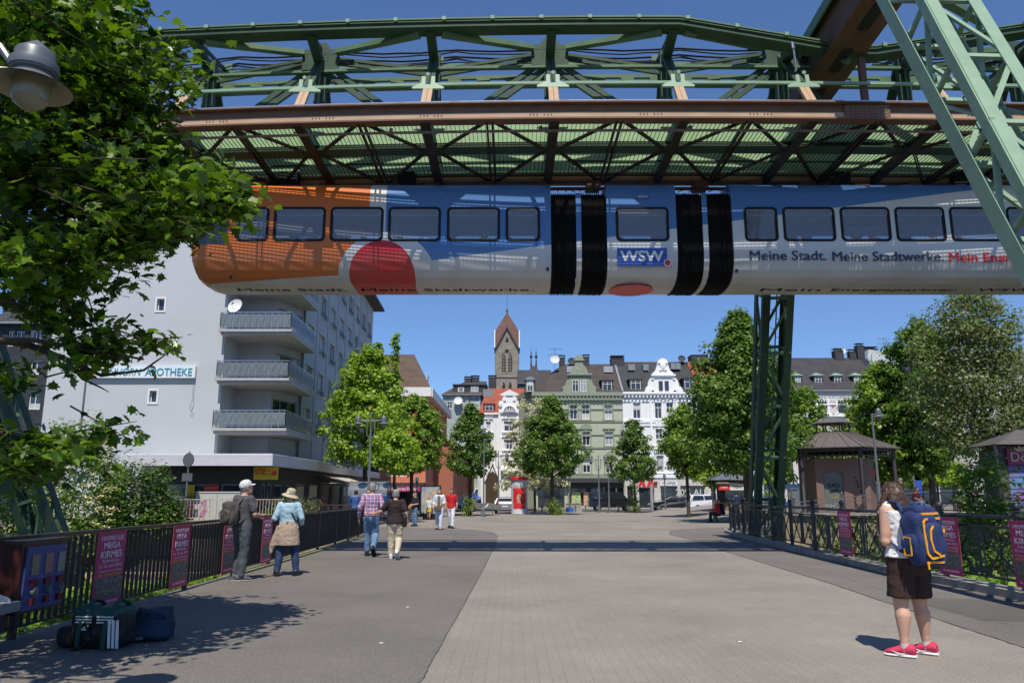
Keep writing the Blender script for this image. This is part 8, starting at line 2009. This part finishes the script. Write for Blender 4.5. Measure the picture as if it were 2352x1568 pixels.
        if kind=='long': mb.loft([(c-f*.06+u*.02,sd*.085,f*.05),(c-f*.09-u*.12,sd*.10,f*.045),(c-f*.10-u*.24,sd*.09,f*.04),(c-f*.09-u*.36,sd*.05,f*.02)],14)
        D['hair']=fused(mb,vox*1.1,m,'hair',rt,.012 if kind!='curly' else .008,.03,smooth=1)
    return D
def cl(name,c,**k): return mat(name,c,.85,bump=.35,bs=60,**k)
blackhair=mat('hair_dark',(.02,.014,.01),.5,var=.3,vs=30); greyhair=mat('hair_grey',(.22,.21,.20),.6,var=.35,vs=25); brownhair=mat('hair_brown',(.04,.022,.014),.45,c2=(.09,.05,.028),vs=14)
jeans=cl('jeans_blue',(.16,.27,.42),c2=(.07,.13,.24),vs=5); dkjeans=cl('jeans_dark',(.03,.055,.13),c2=(.02,.035,.08),vs=5)
blackshoe=mat('shoe_black',(.015,.015,.016),.5); soleb=mat('sole_black',(.01,.01,.01),.8)
def strap(par,pts,w,m,up=(0,0,1),t=.008,name='strap'):
    mb=MB()
    for a,b_ in zip(pts,pts[1:]): mb.bar(a,b_,w,t,up=up)
    return mb.build(name,[m],par)
# ---- young woman with the backpack
def girl():
    x,y=4.12,8.28
    croch,n3,p3=newmat('white_crochet'); tc=n3.n('ShaderNodeTexCoord'); vo=n3.n('ShaderNodeTexVoronoi'); vo.inputs['Scale'].default_value=26; n3.l(tc.outputs['Object'],vo.inputs['Vector'])
    no=n3.n('ShaderNodeTexNoise'); no.inputs['Scale'].default_value=9; n3.l(tc.outputs['Object'],no.inputs['Vector'])
    ls=n3.n('ShaderNodeMath',operation='LESS_THAN'); ls.inputs[1].default_value=.23; n3.l(vo.outputs['Distance'],ls.inputs[0]); g2=n3.n('ShaderNodeMath',operation='GREATER_THAN'); g2.inputs[1].default_value=.47; n3.l(no.outputs[0],g2.inputs[0])
    mu=n3.n('ShaderNodeMath',operation='MULTIPLY'); n3.l(ls.outputs[0],mu.inputs[0]); n3.l(g2.outputs[0],mu.inputs[1]); mx=n3.n('ShaderNodeMix',data_type='RGBA'); mx.inputs[6].default_value=(.72,.71,.68,1); mx.inputs[7].default_value=(.05,.04,.04,1); n3.l(mu.outputs[0],mx.inputs[0]); n3.l(mx.outputs[2],p3.inputs['Base Color']); p3.inputs['Roughness'].default_value=.9
    bu=n3.n('ShaderNodeBump'); bu.inputs['Strength'].default_value=.7; bu.inputs['Distance'].default_value=.01; n3.l(vo.outputs['Distance'],bu.inputs['Height']); n3.l(bu.outputs[0],p3.inputs['Normal'])
    shorts=cl('brown_shorts',(.035,.018,.015),var=.2,vs=6); pinks=mat('pink_sneaker',(.62,.03,.13),.7,c2=(.55,.05,.08),vs=20,bump=.4,bs=120)
    D=person('young woman with long brown hair, white crochet top and pink sneakers, looking down',x,y,0,R(15),1.66,.0085,
      dict(chest=(0,.03,1.29),neck=(0,.05,1.42),head=(-.0,.12,1.535),hfw=(-.15,.75,-.65),hup=(0,.65,.75),ank=[(-.15,-.02,.09),(.15,.03,.09)],toe=[(-.75,1,0),(-.6,1,0)],
        elb=[(-.225,.02,1.08),(.225,.03,1.08)],wri=[(-.10,.24,1.16),(.08,.25,1.16)],hd=[(.5,.5,.35),(-.5,.5,.35)],pn=[(.2,-.4,.9),(-.2,-.4,.9)],curl=.8),
      top=(croch,'vest',-.02),bottom=(shorts,'short'),shoes=(pinks,whitew),female=True,bulk=1.26)
    rt=D['rt']
    for i in (0,1):
        a=D['ank'][i]; mb=MB(); mb.tube([a+V(0,0,-.03),a+V(0,0,.035)],[.046,.043],12); mb.build('sock',[mat('sock_grey',(.5,.5,.52),.9)],rt,True)
        t=V(*((-.75,1,0),(-.6,1,0))[i]).normalized(); sd=t.cross(V(0,0,1)); c=a+t*.06-sd*.052+V(0,0,-.045)
        mb=MB(); pts=[c-t*.07+V(0,0,.0),c-t*.02-V(0,0,.014),c+t*.05+V(0,0,.012)]; mb.tube(pts,[.002,.007,.002],6); mb.build('emblem',[whitew],rt)
    # telephone in both hands
    mb=MB(); mb.box(-.04,.04,.30,.31,1.20,1.34); mb.build('mobile_phone',[blackm],rt)
    # hair: crown mass and loose strands falling over the face and shoulders
    c=D['hd']; f=D['fw']; u=(D['up']-f*D['up'].dot(f)).normalized(); sd=f.cross(u)
    mb=MB(); mb.loft([(c+u*z-f*o,sd*rx,f*ry) for z,rx,ry,o in ((-.10,.07,.05,.055),(-.05,.082,.075,.035),(.0,.090,.098,.022),(.05,.092,.108,.012),(.09,.078,.094,.01),(.122,.045,.055,.01),(.13,.01,.01,.01))],18)
    mb.loft([(V(-.05,.02,1.56),V(.09,0,0),V(0,.06,0)),(V(-.04,.0,1.46),V(.12,0,0),V(0,.06,0)),(V(-.03,-.03,1.38),V(.12,0,0),V(0,.045,0)),(V(.0,-.06,1.32),V(.09,0,0),V(0,.03,0))],14)
    mb.loft([(V(-.07,.10,1.52),V(.07,0,0),V(0,.075,0)),(V(-.13,.11,1.40),V(.07,0,0),V(0,.07,0)),(V(-.155,.13,1.26),V(.055,0,0),V(0,.055,0)),(V(-.15,.14,1.13),V(.035,0,0),V(0,.035,0)),(V(-.145,.14,1.05),V(.012,0,0),V(0,.012,0))],14)
    D['hair']=fused(mb,.009,brownhair,'hair',rt,.02,.03,smooth=2)
    rr=random.Random(9); mb=MB()
    for k in range(420):
        a=rr.uniform(-PI,PI); ra=.088+rr.uniform(-.008,.006); top_=c+u*.11+f*rr.uniform(-.05,.03)+sd*rr.uniform(-.03,.03); s0=c+sd*math.sin(a)*ra+f*(math.cos(a)*ra*1.1-.01)+u*rr.uniform(-.01,.05)
        fr=rr.random(); side=-1 if math.sin(a)<0 else 1
        L=rr.uniform(.34,.58) if (math.cos(a)>-.2) else rr.uniform(.2,.36)
        e=s0+V(side*rr.uniform(0,.05),rr.uniform(-.05,.06) if math.cos(a)>-.2 else rr.uniform(-.10,-.02),-L); m1=s0.lerp(e,.5)+V(side*.02+rr.uniform(-.015,.015),rr.uniform(-.01,.03),0)
        mb.tube([top_,top_.lerp(s0,.55)+(s0-c)*.10,s0,m1,m1.lerp(e,.6)+V(rr.uniform(-.02,.02),rr.uniform(-.02,.02),0),e],[.002,.0045,.005,.0045,.003,.001],4)
    mb.build('hair_strands',[leafmat('hair_strand',(.025,.014,.009),(.14,.075,.038),0.,vs=6,rough=.4)],rt,2)
    # backpack worn on both shoulders: a thing of its own
    navy_=cl('backpack_navy',(.022,.038,.12),var=.2,vs=6); yel=mat('backpack_yellow',(.80,.36,.01),.6,var=.05)
    fwd=Matrix.Rotation(R(15),3,'Z')
    loc=V(x,y,0)+fwd@V(-.01,-.25,.90)
    bp=thing('backpack','big navy blue backpack with thick yellow zips on the back of the young woman','backpack',loc,R(20)); bp.scale=(.88,.88,.93)
    bagmesh('body',navy_,(.42,.30,.62),bp,.04); o=bagmesh('side_pocket',navy_,(.09,.2,.24),bp,.02); o.location=(-.20,0,.10); o=bagmesh('front_pocket',navy_,(.28,.1,.36),bp,.02); o.location=(0,-.135,.10); o=bagmesh('lid',navy_,(.34,.27,.12),bp,.03); o.location=(0,.01,.52)
    mb=MB(); yb=-.18
    def U(w,z0,z1,y,r): 
        pts=[V(w,y,z0),V(w,y-.003,z1-.05),V(w*.7,y-.003,z1),V(-w*.4,y,z1),V(-w*.8,y,z1-.02)]; 
        for a,b_ in zip(pts,pts[1:]): mb.bar(a,b_,.02,.010,up=(0,1,0))
    pts=[V(.10,-.172,.12),V(-.08,-.172,.09),V(-.13,-.165,.14),V(-.14,-.158,.30),V(-.14,-.150,.46),V(-.11,-.148,.50),V(.11,-.148,.51)]
    for a,b_ in zip(pts,pts[1:]): mb.bar(a,b_,.022,.014,up=(0,1,0))
    pts=[V(.02,-.190,.13),V(-.06,-.190,.17),V(-.09,-.188,.28),V(-.08,-.186,.38),V(-.03,-.180,.43)]
    for a,b_ in zip(pts,pts[1:]): mb.bar(a,b_,.020,.012,up=(0,1,0))
    mb.bar((-.14,-.130,.555),(.10,-.132,.56),.022,.03,up=(0,1,0)); mb.bar((-.13,-.142,.05),(.12,-.142,.05),.022,.014,up=(0,1,0)); mb.bar((-.12,-.146,.045),(-.12,-.152,-.02),.018,.01,up=(0,1,0))
    ringmb(mb,[(x_,z_) for x_,z_ in ((.0,.3),(-.0,.3))],[(0,0),(0,0)],0,0) if 0 else None
    q=[V(-.245,.05,.12),V(-.25,-.05,.12),V(-.25,-.05,.30),V(-.245,.05,.31),V(-.245,.05,.12)]
    for a,b_ in zip(q,q[1:]): mb.bar(a,b_,.012,.012,up=(1,0,0))
    mb.build('yellow_zip',[yel],bp)
    mb=MB(); mb.bar((.10,-.20,.36),(.10,-.20,.40),.03,.006,up=(0,1,0)); mb.build('emblem',[yel],bp)
    for i in (-1,1): strap(bp,[V(i*.11,.14,.56),V(i*.125,.20,.665),V(i*.13,.31,.68),V(i*.13,.40,.58),V(i*.14,.40,.42),V(i*.18,.28,.24),V(i*.18,.14,.14)],.055,navy_,(0,1,.2),.014)
    # girth for the back: soft handle
    mb=MB(); mb.tube([(-.04,.12,.6),(-.03,.13,.66),(.03,.13,.66),(.04,.12,.6)],.01,6); mb.build('handle',[navy_],bp)
girl()
# ---- man in cap with grey rucksack
def man_cap():
    g=G(548,1334); x,y=g.x,g.y; tee=cl('grey_tshirt',(.085,.08,.09),var=.15,vs=6); tr=cl('grey_trousers',(.062,.075,.085),var=.25,vs=7)
    D=person('man in white cap, grey T-shirt and grey trousers standing at the left railing',x,y,0,R(-32),1.76,.0095,dict(chest=(0,-.01,1.30),neck=(0,0,1.44),head=(.01,.03,1.575),hfw=(.3,.9,.25),hup=(0,-.25,1),ank=[(-.09,.02,.09),(.09,-.03,.09)],toe=[(-.1,1,0),(.5,1,0)],elb=[(-.23,.03,1.12),(.25,.04,1.12)],wri=[(-.12,.26,1.08),(.14,.28,1.1)],hd=[(.4,.8,.1),(-.3,.8,.1)],pn=[(0,0,-1),(0,0,-1)]),
      top=(tee,'short',-.08),bottom=(tr,'long'),shoes=(mat('grey_trekking_shoe',(.10,.11,.12),.8),mat('sole_beige',(.30,.27,.20),.8)),hair=(greyhair,'short'),bulk=1.02)
    rt=D['rt']; c=D['hd']; f=D['fw']; u=(D['up']-f*D['up'].dot(f)).normalized(); sd=f.cross(u); mb=MB()
    mb.loft([(c+u*z-f*o,sd*rx,f*ry) for z,rx,ry,o in ((.02,.088,.108,.012),(.06,.091,.110,.01),(.10,.082,.098,.008),(.130,.055,.065,.006),(.142,.01,.01,.006))],18); mb.loft([(c+u*.035+f*.06,sd*.075,f*.05),(c+u*.028+f*.10,sd*.07,f*.07),(c+u*.022+f*.10,sd*.07,f*.07)],14)
    fused(mb,.007,mat('cap_white',(.60,.62,.58),.85,var=.12,vs=14),'cap',rt,.014,.03,smooth=2)
    M=Matrix.Rotation(R(-32),3,'Z'); l=V(x,y,0)+M@V(0,-.30,1.03); bp=thing('rucksack','small grey-brown rucksack worn by the man in the white cap','backpack',l,R(-32)); m=cl('rucksack_grey',(.075,.068,.06),var=.3,vs=9)
    bagmesh('body',m,(.31,.23,.46),bp,.03); o=bagmesh('front_pocket',m,(.25,.1,.26),bp,.03); o.location=(0,-.11,.05)
    for i in (-1,1): strap(bp,[V(i*.08,.10,.42),V(i*.11,.16,.50),V(i*.12,.29,.50),V(i*.13,.36,.38),V(i*.14,.34,.2),V(i*.14,.1,.06)],.045,m,(0,1,.2),.012)
    mb=MB(); mb.tube([(-.1,-.165,.1),(-.1,-.17,.25),(.0,-.165,.33),(.1,-.17,.25),(.1,-.165,.1)],.006,5); mb.build('zip',[blackm],bp)
man_cap()
def woman_hat():
    g=G(656,1322); x,y=g.x,g.y; sh=cl('blue_print_shirt',(.46,.60,.66),c2=(.20,.38,.50),vs=38,det=3); jk=cl('beige_jacket',(.36,.27,.21),var=.08,vs=5)
    D=person('woman in beige sun hat and pale blue shirt, a beige jacket tied round her waist',x,y,0,R(8),1.60,.0095,dict(ank=[(-.17,-.05,.09),(.20,.0,.09)],toe=[(-.35,1,0),(.35,1,0)],chest=(-.01,.0,1.30),hfw=(-.3,1,.12),hup=(0,-.1,1),elb=[(-.27,-.05,1.13),(.26,-.03,1.13)],wri=[(-.26,.20,1.14),(.24,.16,1.02)],hd=[(.1,1,0),(0,1,0)],pn=[(0,0,-1),(0,0,-1)]),
      top=(sh,'long',-.05),bottom=(dkjeans,'long'),shoes=(blackshoe,soleb),hair=(greyhair,'short'),female=True,bulk=1.12)
    rt=D['rt']; pel=D['pel']; mb=MB()
    mb.loft([el(pel+V(0,-.01,z),rx,ry) for z,rx,ry in ((.14,.155,.13),(.07,.185,.155),(-.05,.215,.18),(-.2,.235,.19),(-.33,.25,.19))],22); mb.loft([(pel+V(-.16,-.05,.05),V(.07,0,0),V(0,.06,0)),(pel+V(-.22,-.06,-.2),V(.09,0,0),V(0,.05,0)),(pel+V(-.30,-.05,-.38),V(.06,0,0),V(0,.03,0)),(pel+V(-.31,-.05,-.50),V(.015,0,0),V(0,.01,0))],10)
    mb.tube([pel+V(-.15,.12,.12),pel+V(0,-.15,.13),pel+V(.15,.12,.12)],.03,8)
    fused(mb,.011,jk,'tied_jacket',rt,.03,.10,smooth=3)
    c=D['hd']; f=D['fw']; u=(D['up']-f*D['up'].dot(f)+V(.25,0,0)).normalized(); ht=mat('sun_hat_beige',(.42,.36,.24),.9,var=.08,bump=.4,bs=80); mb=MB(); mb.lathe([(.175,-.015),(.13,.02),(.098,.035),(.097,.08),(.085,.125),(.05,.148),(.005,.152)],c+u*.01,28,axis=u); mb.lathe([(.005,.14),(.09,.03),(.13,.014),(.172,-.02)],c+u*.01,28,axis=u); mb.build('sun_hat',[ht],rt,True)
    mb=MB(); mb.box(-.02,.02,-.11,-.10,.0,.04); o=mb.build('hat_badge',[whitew],rt); o.location=c+V(-.03,.0,.05)
    strap(rt,[V(-.13,.02,1.46),V(-.06,-.105,1.42),V(.08,-.135,1.22),V(.17,-.08,1.05)],.035,mat('strap_dark',(.03,.025,.025),.7),(0,1,0),.01)
woman_hat()
# ---- couple arm in arm
def plaid():
    m,n,p=newmat('plaid_cotton'); tc=n.n('ShaderNodeTexCoord'); sp=n.n('ShaderNodeSeparateXYZ'); n.l(tc.outputs['Object'],sp.inputs[0]); E.n=n
    x=E(sp.outputs[0])+(E(sp.outputs[1])*.6); z=E(sp.outputs[2]); st=lambda v,per,w,o=0:((v+o).op('MODULO',per)).op('ABSOLUTE')<w
    base=None; c=[(.32,.14,.20,1)]
    cur=None
    def mixc(a,fac,col,k=.8):
        x_=n.n('ShaderNodeMix',data_type='RGBA'); x_.inputs[7].default_value=(*col,1)
        if isinstance(a,tuple): x_.inputs[6].default_value=(*a,1)
        else: n.l(a,x_.inputs[6])
        n.l((fac*k).v,x_.inputs[0]); return x_.outputs[2]
    a=mixc((.48,.40,.50),st(x,.085,.040),(.45,.06,.09),.75); a=mixc(a,st(z,.085,.040),(.42,.06,.10),.6); a=mixc(a,st(x,.085,.022,.045),(.10,.13,.38),.7); a=mixc(a,st(z,.085,.022,.045),(.10,.13,.38),.7); a=mixc(a,st(x,.085,.008,.012),(.75,.7,.75),.8); a=mixc(a,st(z,.085,.008,.012),(.75,.7,.75),.8)
    n.l(a,p.inputs['Base Color']); p.inputs['Roughness'].default_value=.9; return m
def couple():
    g=G(850,1277); D=person('grey-haired man in red, blue and white plaid shirt and light jeans walking away',g.x,g.y,0,R(3),1.80,.0105,dict(ank=[(-.09,.10,.10),(.10,-.28,.20)],knee=[(-.09,.07,.50),(.10,.04,.50)],toe=[(-.12,1,0),(.1,.75,-.65)],shup=[(0,0,1),(0,.65,.75)],elb=[(-.27,-.06,1.13),(.27,-.08,1.13)],wri=[(-.30,.06,.88),(.24,.08,.95)],hfw=(.15,1,-.05)),
      top=(plaid(),'long',-.06),bottom=(jeans,'long'),shoes=(blackshoe,soleb),hair=(greyhair,'short'),skin=SKIN2,bulk=1.06)
    rt=D['rt']; mb=MB(); mb.loft([el(D['pel']+V(0,0,z),.178,.145) for z in (.035,.075)],20); mb.build('belt',[mat('brown_leather',(.05,.025,.015),.6)],rt,True)
    mb=MB(); 
    for s in (-1,1): mb.prism([(-.055,0),(.055,0),(.055,.09),(0,.11),(-.055,.09)][::-1],(s*.08,-.158,.80),(1,0,0),(0,0,1),(0,-.006,0))
    mb.build('back_pocket',[dkjeans],rt)
    g=G(905,1284); bl=cl('dark_brown_blouse',(.03,.018,.018),var=.15,vs=8); be=cl('beige_trousers',(.50,.43,.31),var=.06,vs=6)
    D=person('grey-haired woman in dark brown blouse and beige trousers beside the man in plaid',g.x,g.y,0,R(4),1.64,.0105,dict(ank=[(-.09,.08,.10),(.09,-.26,.19)],knee=[(-.09,.06,.50),(.10,.05,.50)],toe=[(-.12,1,0),(.1,.8,-.6)],shup=[(0,0,1),(0,.6,.8)],elb=[(-.34,-.0,1.16),(.26,-.05,1.12)],wri=[(-.52,.10,1.10),(.31,.04,.86)],hd=[(-1,.4,0),(.1,.1,-1)],hfw=(-.2,1,0)),
      top=(bl,'short',-.1),bottom=(be,'long'),shoes=(mat('white_canvas_shoe',(.60,.60,.62),.7),mat('sole_pale',(.5,.5,.5),.8)),hair=(greyhair,'curly'),female=True,bulk=1.16)
    M=Matrix.Rotation(R(4),3,'Z'); l=V(g.x,g.y,0)+M@V(.25,-.06,.80); bg_=thing('handbag','black shoulder bag hanging at the right side of the woman in the brown blouse','handbag',l,R(4)); bagmesh('body',blackcloth,(.12,.22,.30),bg_,.02)
    strap(bg_,[V(0,-.06,.27),V(-.03,-.07,.45),V(-.09,-.03,.60),V(-.06,.08,.45),V(0,.06,.27)],.02,blackshoe,(0,1,0),.008)
couple()
# ---- smaller figures
def walk(l,x,y,H,rz,top,bot,hair,fem=False,**k):
    ps=dict(ank=[(-.08,.16,.10),(.09,-.14,.12)],elb=[(-.24,-.04,1.12),(.24,-.02,1.12)],wri=[(-.26,.08,.90),(.25,.10,.90)]); ps.update(k.pop('pose',{}))
    return person(l,x,y,k.pop('z',0),rz,H,k.pop('vox',.016),ps,top,bot,k.pop('shoes',(blackshoe,soleb)),hair=hair,female=fem,faces=k.pop('faces',True),detail=.8,**k)
g=G(1008,1216); white_t=cl('white_linen',(.62,.64,.68),var=.05,vs=5)
D=walk('woman with long dark hair and open white shirt walking beside the man in red polo',g.x,g.y,1.78,PI-.05,(white_t,'half',-.1),(cl('white_blue_trousers',(.52,.58,.68),var=.08,vs=4),'long'),(blackhair,'long'),True,pose=dict(wri=[(-.1,.2,1.05),(.22,.1,.95)]),shoes=(SKIN2,soleb))
mb=MB(); mb.prism([(-.075,0),(.075,0),(.06,.40),(-.06,.40)],(0,.13,1.0),(1,0,0),(0,0,1),(0,.02,0)); mb.build('taupe_top',[cl('taupe_top',(.16,.12,.10))],D['rt'])
o=thing('handbag','olive shoulder bag carried in front by the woman in white','handbag',(g.x-.05,g.y-.24,.85)); bagmesh('body',cl('olive_bag',(.11,.09,.05)),(.34,.12,.26),o,.02); strap(o,[V(.12,0,.22),V(.20,.08,.50),V(.16,.16,.72)],.025,cl('olive_bag',(.11,.09,.05)),(0,1,0))
g=G(1036,1213); walk('man in red polo shirt and white trousers walking nearer beside the woman in white',g.x,g.y,1.80,PI-.1,(cl('red_polo',(.50,.015,.02),var=.06),'short',-.1),(cl('white_trousers',(.66,.66,.69),var=.04),'long'),(blackhair,'short'),skin=SKIN2)
g=G(952,1208); D=walk('boy in black printed T-shirt and light jeans standing on the plaza',g.x,g.y,1.64,PI-.9,(cl('black_tee',(.02,.02,.025),var=.1),'short',-.1),(jeans,'long'),(mat('hair_fair',(.18,.11,.05),.5,var=.2),'short'),pose=dict(wri=[(-.05,.28,1.05),(.1,.28,1.02)],ank=[(-.1,0,.09),(.1,0,.09)]))
mb=MB(); mb.ball((0,.125,1.26),.07,.012,.09,10,6); mb.build('shirt_print',[mat('print_yellow',(.5,.4,.2),.8,c2=(.15,.25,.5),vs=20)],D['rt'])
g=G(985,1193); walk('child in white printed T-shirt and yellow shorts behind the boy',g.x,g.y,1.40,PI,(cl('white_tee',(.62,.62,.60),var=.05),'short',-.1),(cl('yellow_shorts',(.55,.42,.03),var=.05),'short'),(mat('hair_fair',(.18,.11,.05),.5,var=.2),'short'),vox=.018)
walk('dark-haired man in mottled blue shirt leaning on the railing behind the man in plaid',at(821,1150,37).x,36.6,1.72,R(25),(cl('blue_mottled_shirt',(.06,.14,.36),c2=(.03,.07,.2),vs=14),'short',-.1),(dkjeans,'long'),(blackhair,'short'),faces=False,skin=SKIN2,pose=dict(elb=[(-.24,.12,1.2),(.24,.12,1.2)],wri=[(-.1,.1,1.45),(.1,.25,1.2)]))
walk('man with black hair mostly hidden behind the man in plaid',at(848,1150,38.5).x,38.4,1.78,R(160),(cl('dark_blue_shirt',(.03,.05,.12)),'short',-.1),(dkjeans,'long'),(blackhair,'short'),vox=.02)
def sit(l,x,y,z,H,rz,top,bot,hair,**k):
    ps=dict(pel=(0,0,.50),chest=(0,.06,.86),neck=(0,.09,1.0),head=(0,.13,1.13),hfw=(0,1,-.15),ank=[(-.12,.46,.09),(.12,.42,.09)],knee=[(-.12,.42,.50),(.12,.40,.50)],elb=[(-.24,.12,.72),(.24,.12,.72)],wri=[(-.1,.34,.62),(.1,.34,.62)],hd=[(.2,1,-.3),(-.2,1,-.3)])
    ps.update(k.pop('pose',{})); return person(l,x,y,z,rz,H,k.pop('vox',.018),ps,top,bot,(blackshoe,soleb),hair=hair,faces=False,detail=.7,**k)
redsh=cl('red_shirt',(.50,.02,.03)); darks=cl('dark_shirt',(.025,.025,.03)); 
sit('man in red shirt and beige cap sitting at the curved end of the railing',at(1650,1180,47).x,47,0,1.75,R(75),(redsh,'long',-.1),(darks,'long'),(mat('cap_beige',(.35,.28,.18),.8),'short'))
sit('person in dark jacket and black cap sitting beside the man in red',at(1662,1180,48).x,48.2,0,1.75,R(60),(darks,'long',-.1),(darks,'long'),(blackhair,'short'))
mb=MB(); a=at(1668,1180,47.6); mb.box(-.3,1.6,-.25,.25,.40,.46); 
for q in (-.1,1.4): mb.box(q-.05,q+.05,-.2,.2,0,.40)
o=mb.build('bench',[concrete]); o.location=(a.x-.6,47.6,0); tag(o,'low bench under the two seated figures at the curved railing','bench')
walk('person in navy jacket seen from behind at the tobacco kiosk',at(1693,1175,56).x,56,1.72,0,(cl('navy_jacket',(.02,.03,.08)),'long',-.1),(darks,'long'),(blackhair,'short'),vox=.02)
walk('man in black T-shirt with grey bag across his back, right of the pavilion',at(2037,1150,45).x,45,1.82,R(10),(darks,'short',-.1),(darks,'long'),(blackhair,'short'),z=.66,vox=.018,skin=SKIN2)
walk('man in dark clothes standing among the trees right of the pavilion',at(2073,1150,46).x,46,1.82,R(60),(darks,'short',-.1),(darks,'long'),(greyhair,'short'),z=.66,vox=.018)
sit('man in dark waistcoat with bare arms sitting in front of the nail studio',at(2103,1160,43).x,43,.66,1.75,R(-150),(cl('maroon_shirt',(.12,.02,.02)),'short',-.1),(jeans,'long'),(blackhair,'short'),skin=SKIN2)
sit('person in khaki hat sitting far right on the raised plaza',at(2206,1160,45).x,45,.66,1.7,R(160),(cl('grey_shirt',(.2,.2,.2)),'short',-.1),(darks,'long'),(mat('cap_beige',(.35,.28,.18),.8),'short'))
sit('person in bright pink top sitting behind the sycamore shrub',at(2238,1160,44).x,44,.66,1.6,R(-120),(cl('pink_top',(.6,.03,.18)),'short',-.1),(darks,'long'),(blackhair,'short'))
walk('person in pink and white beside the pavilion post',at(1997,1150,50).x,50,1.65,R(180),(cl('pink_top',(.6,.03,.18)),'short',-.1),(cl('white_tee',(.62,.62,.60),var=.05),'long'),(blackhair,'short'),z=.66,vox=.02)
for xx,yy in ((2103,43),(2206,45),(2238,44)):
    mb=MB(); mb.box(-.4,.4,-.2,.2,.38,.46); mb.box(-.35,-.25,-.18,.18,0,.38); mb.box(.25,.35,-.18,.18,0,.38); o=mb.build('bench',[concrete]); o.location=(at(xx,1160,yy).x,yy,.66); tag(o,{2103:'low bench under the man sitting before the nail studio',2206:'low bench under the person in the khaki hat',2238:'low bench under the person in the pink top'}[xx],'bench')
# person cut by the left edge
person('person cut off by the left edge, bare forearm and grey sneaker showing',-4.93,7.02,0,R(-75),1.66,.010,dict(ank=[(-.10,-.1,.09),(.12,.32,.09)],toe=[(-.1,1,0),(.1,1,0)],elb=[(-.24,.16,1.12),(.24,-.1,1.12)],wri=[(-.2,.12,1.36),(.2,.1,1.3)],hd=[(.2,-.2,1),(-.2,-.2,1)]),top=(white_t,'short',-.1),bottom=(cl('pale_trousers',(.35,.36,.40)),'long'),shoes=(mat('grey_sneaker',(.30,.31,.33),.7),whitew),hair=(blackhair,'short'),skin=SKIN2)
# passengers
tops=[cl('passenger_red',(.20,.02,.02)),cl('passenger_grey',(.2,.2,.22)),cl('passenger_teal',(.04,.25,.28)),cl('passenger_white',(.55,.5,.5)),darks,redsh]
rr=random.Random(2)
desc=['passenger in dark red top at the third train window','passenger leaning in grey at the fourth train window','passenger in turquoise beside the white stripe of the train','passenger in white top at the fifth blue train window','passenger at the last narrow window before the black bellows','passenger low in the middle train section window','passenger in checked shirt in the rear car, third window','dark-haired passenger right of the checked shirt in the rear car','passenger with hand to face in the fourth rear window','passenger in red cap in the rear car','passenger at the window above the red slogan']
P0=None
for k,xx in enumerate((710,774,846,1102,1176,1430,1952,2013,2082,2131,2200)):
    c=at(xx,520,20.9); sit(desc[k],c.x,20.9+cv(c.x)*.3,7.66,1.72,PI/2 if k%3 else -PI/2,(tops[k%6],'long',-.1),(darks,'long'),(blackhair if k!=9 else redsh,'short'),vox=.024,skin=SKIN2 if k%2 else SKIN)
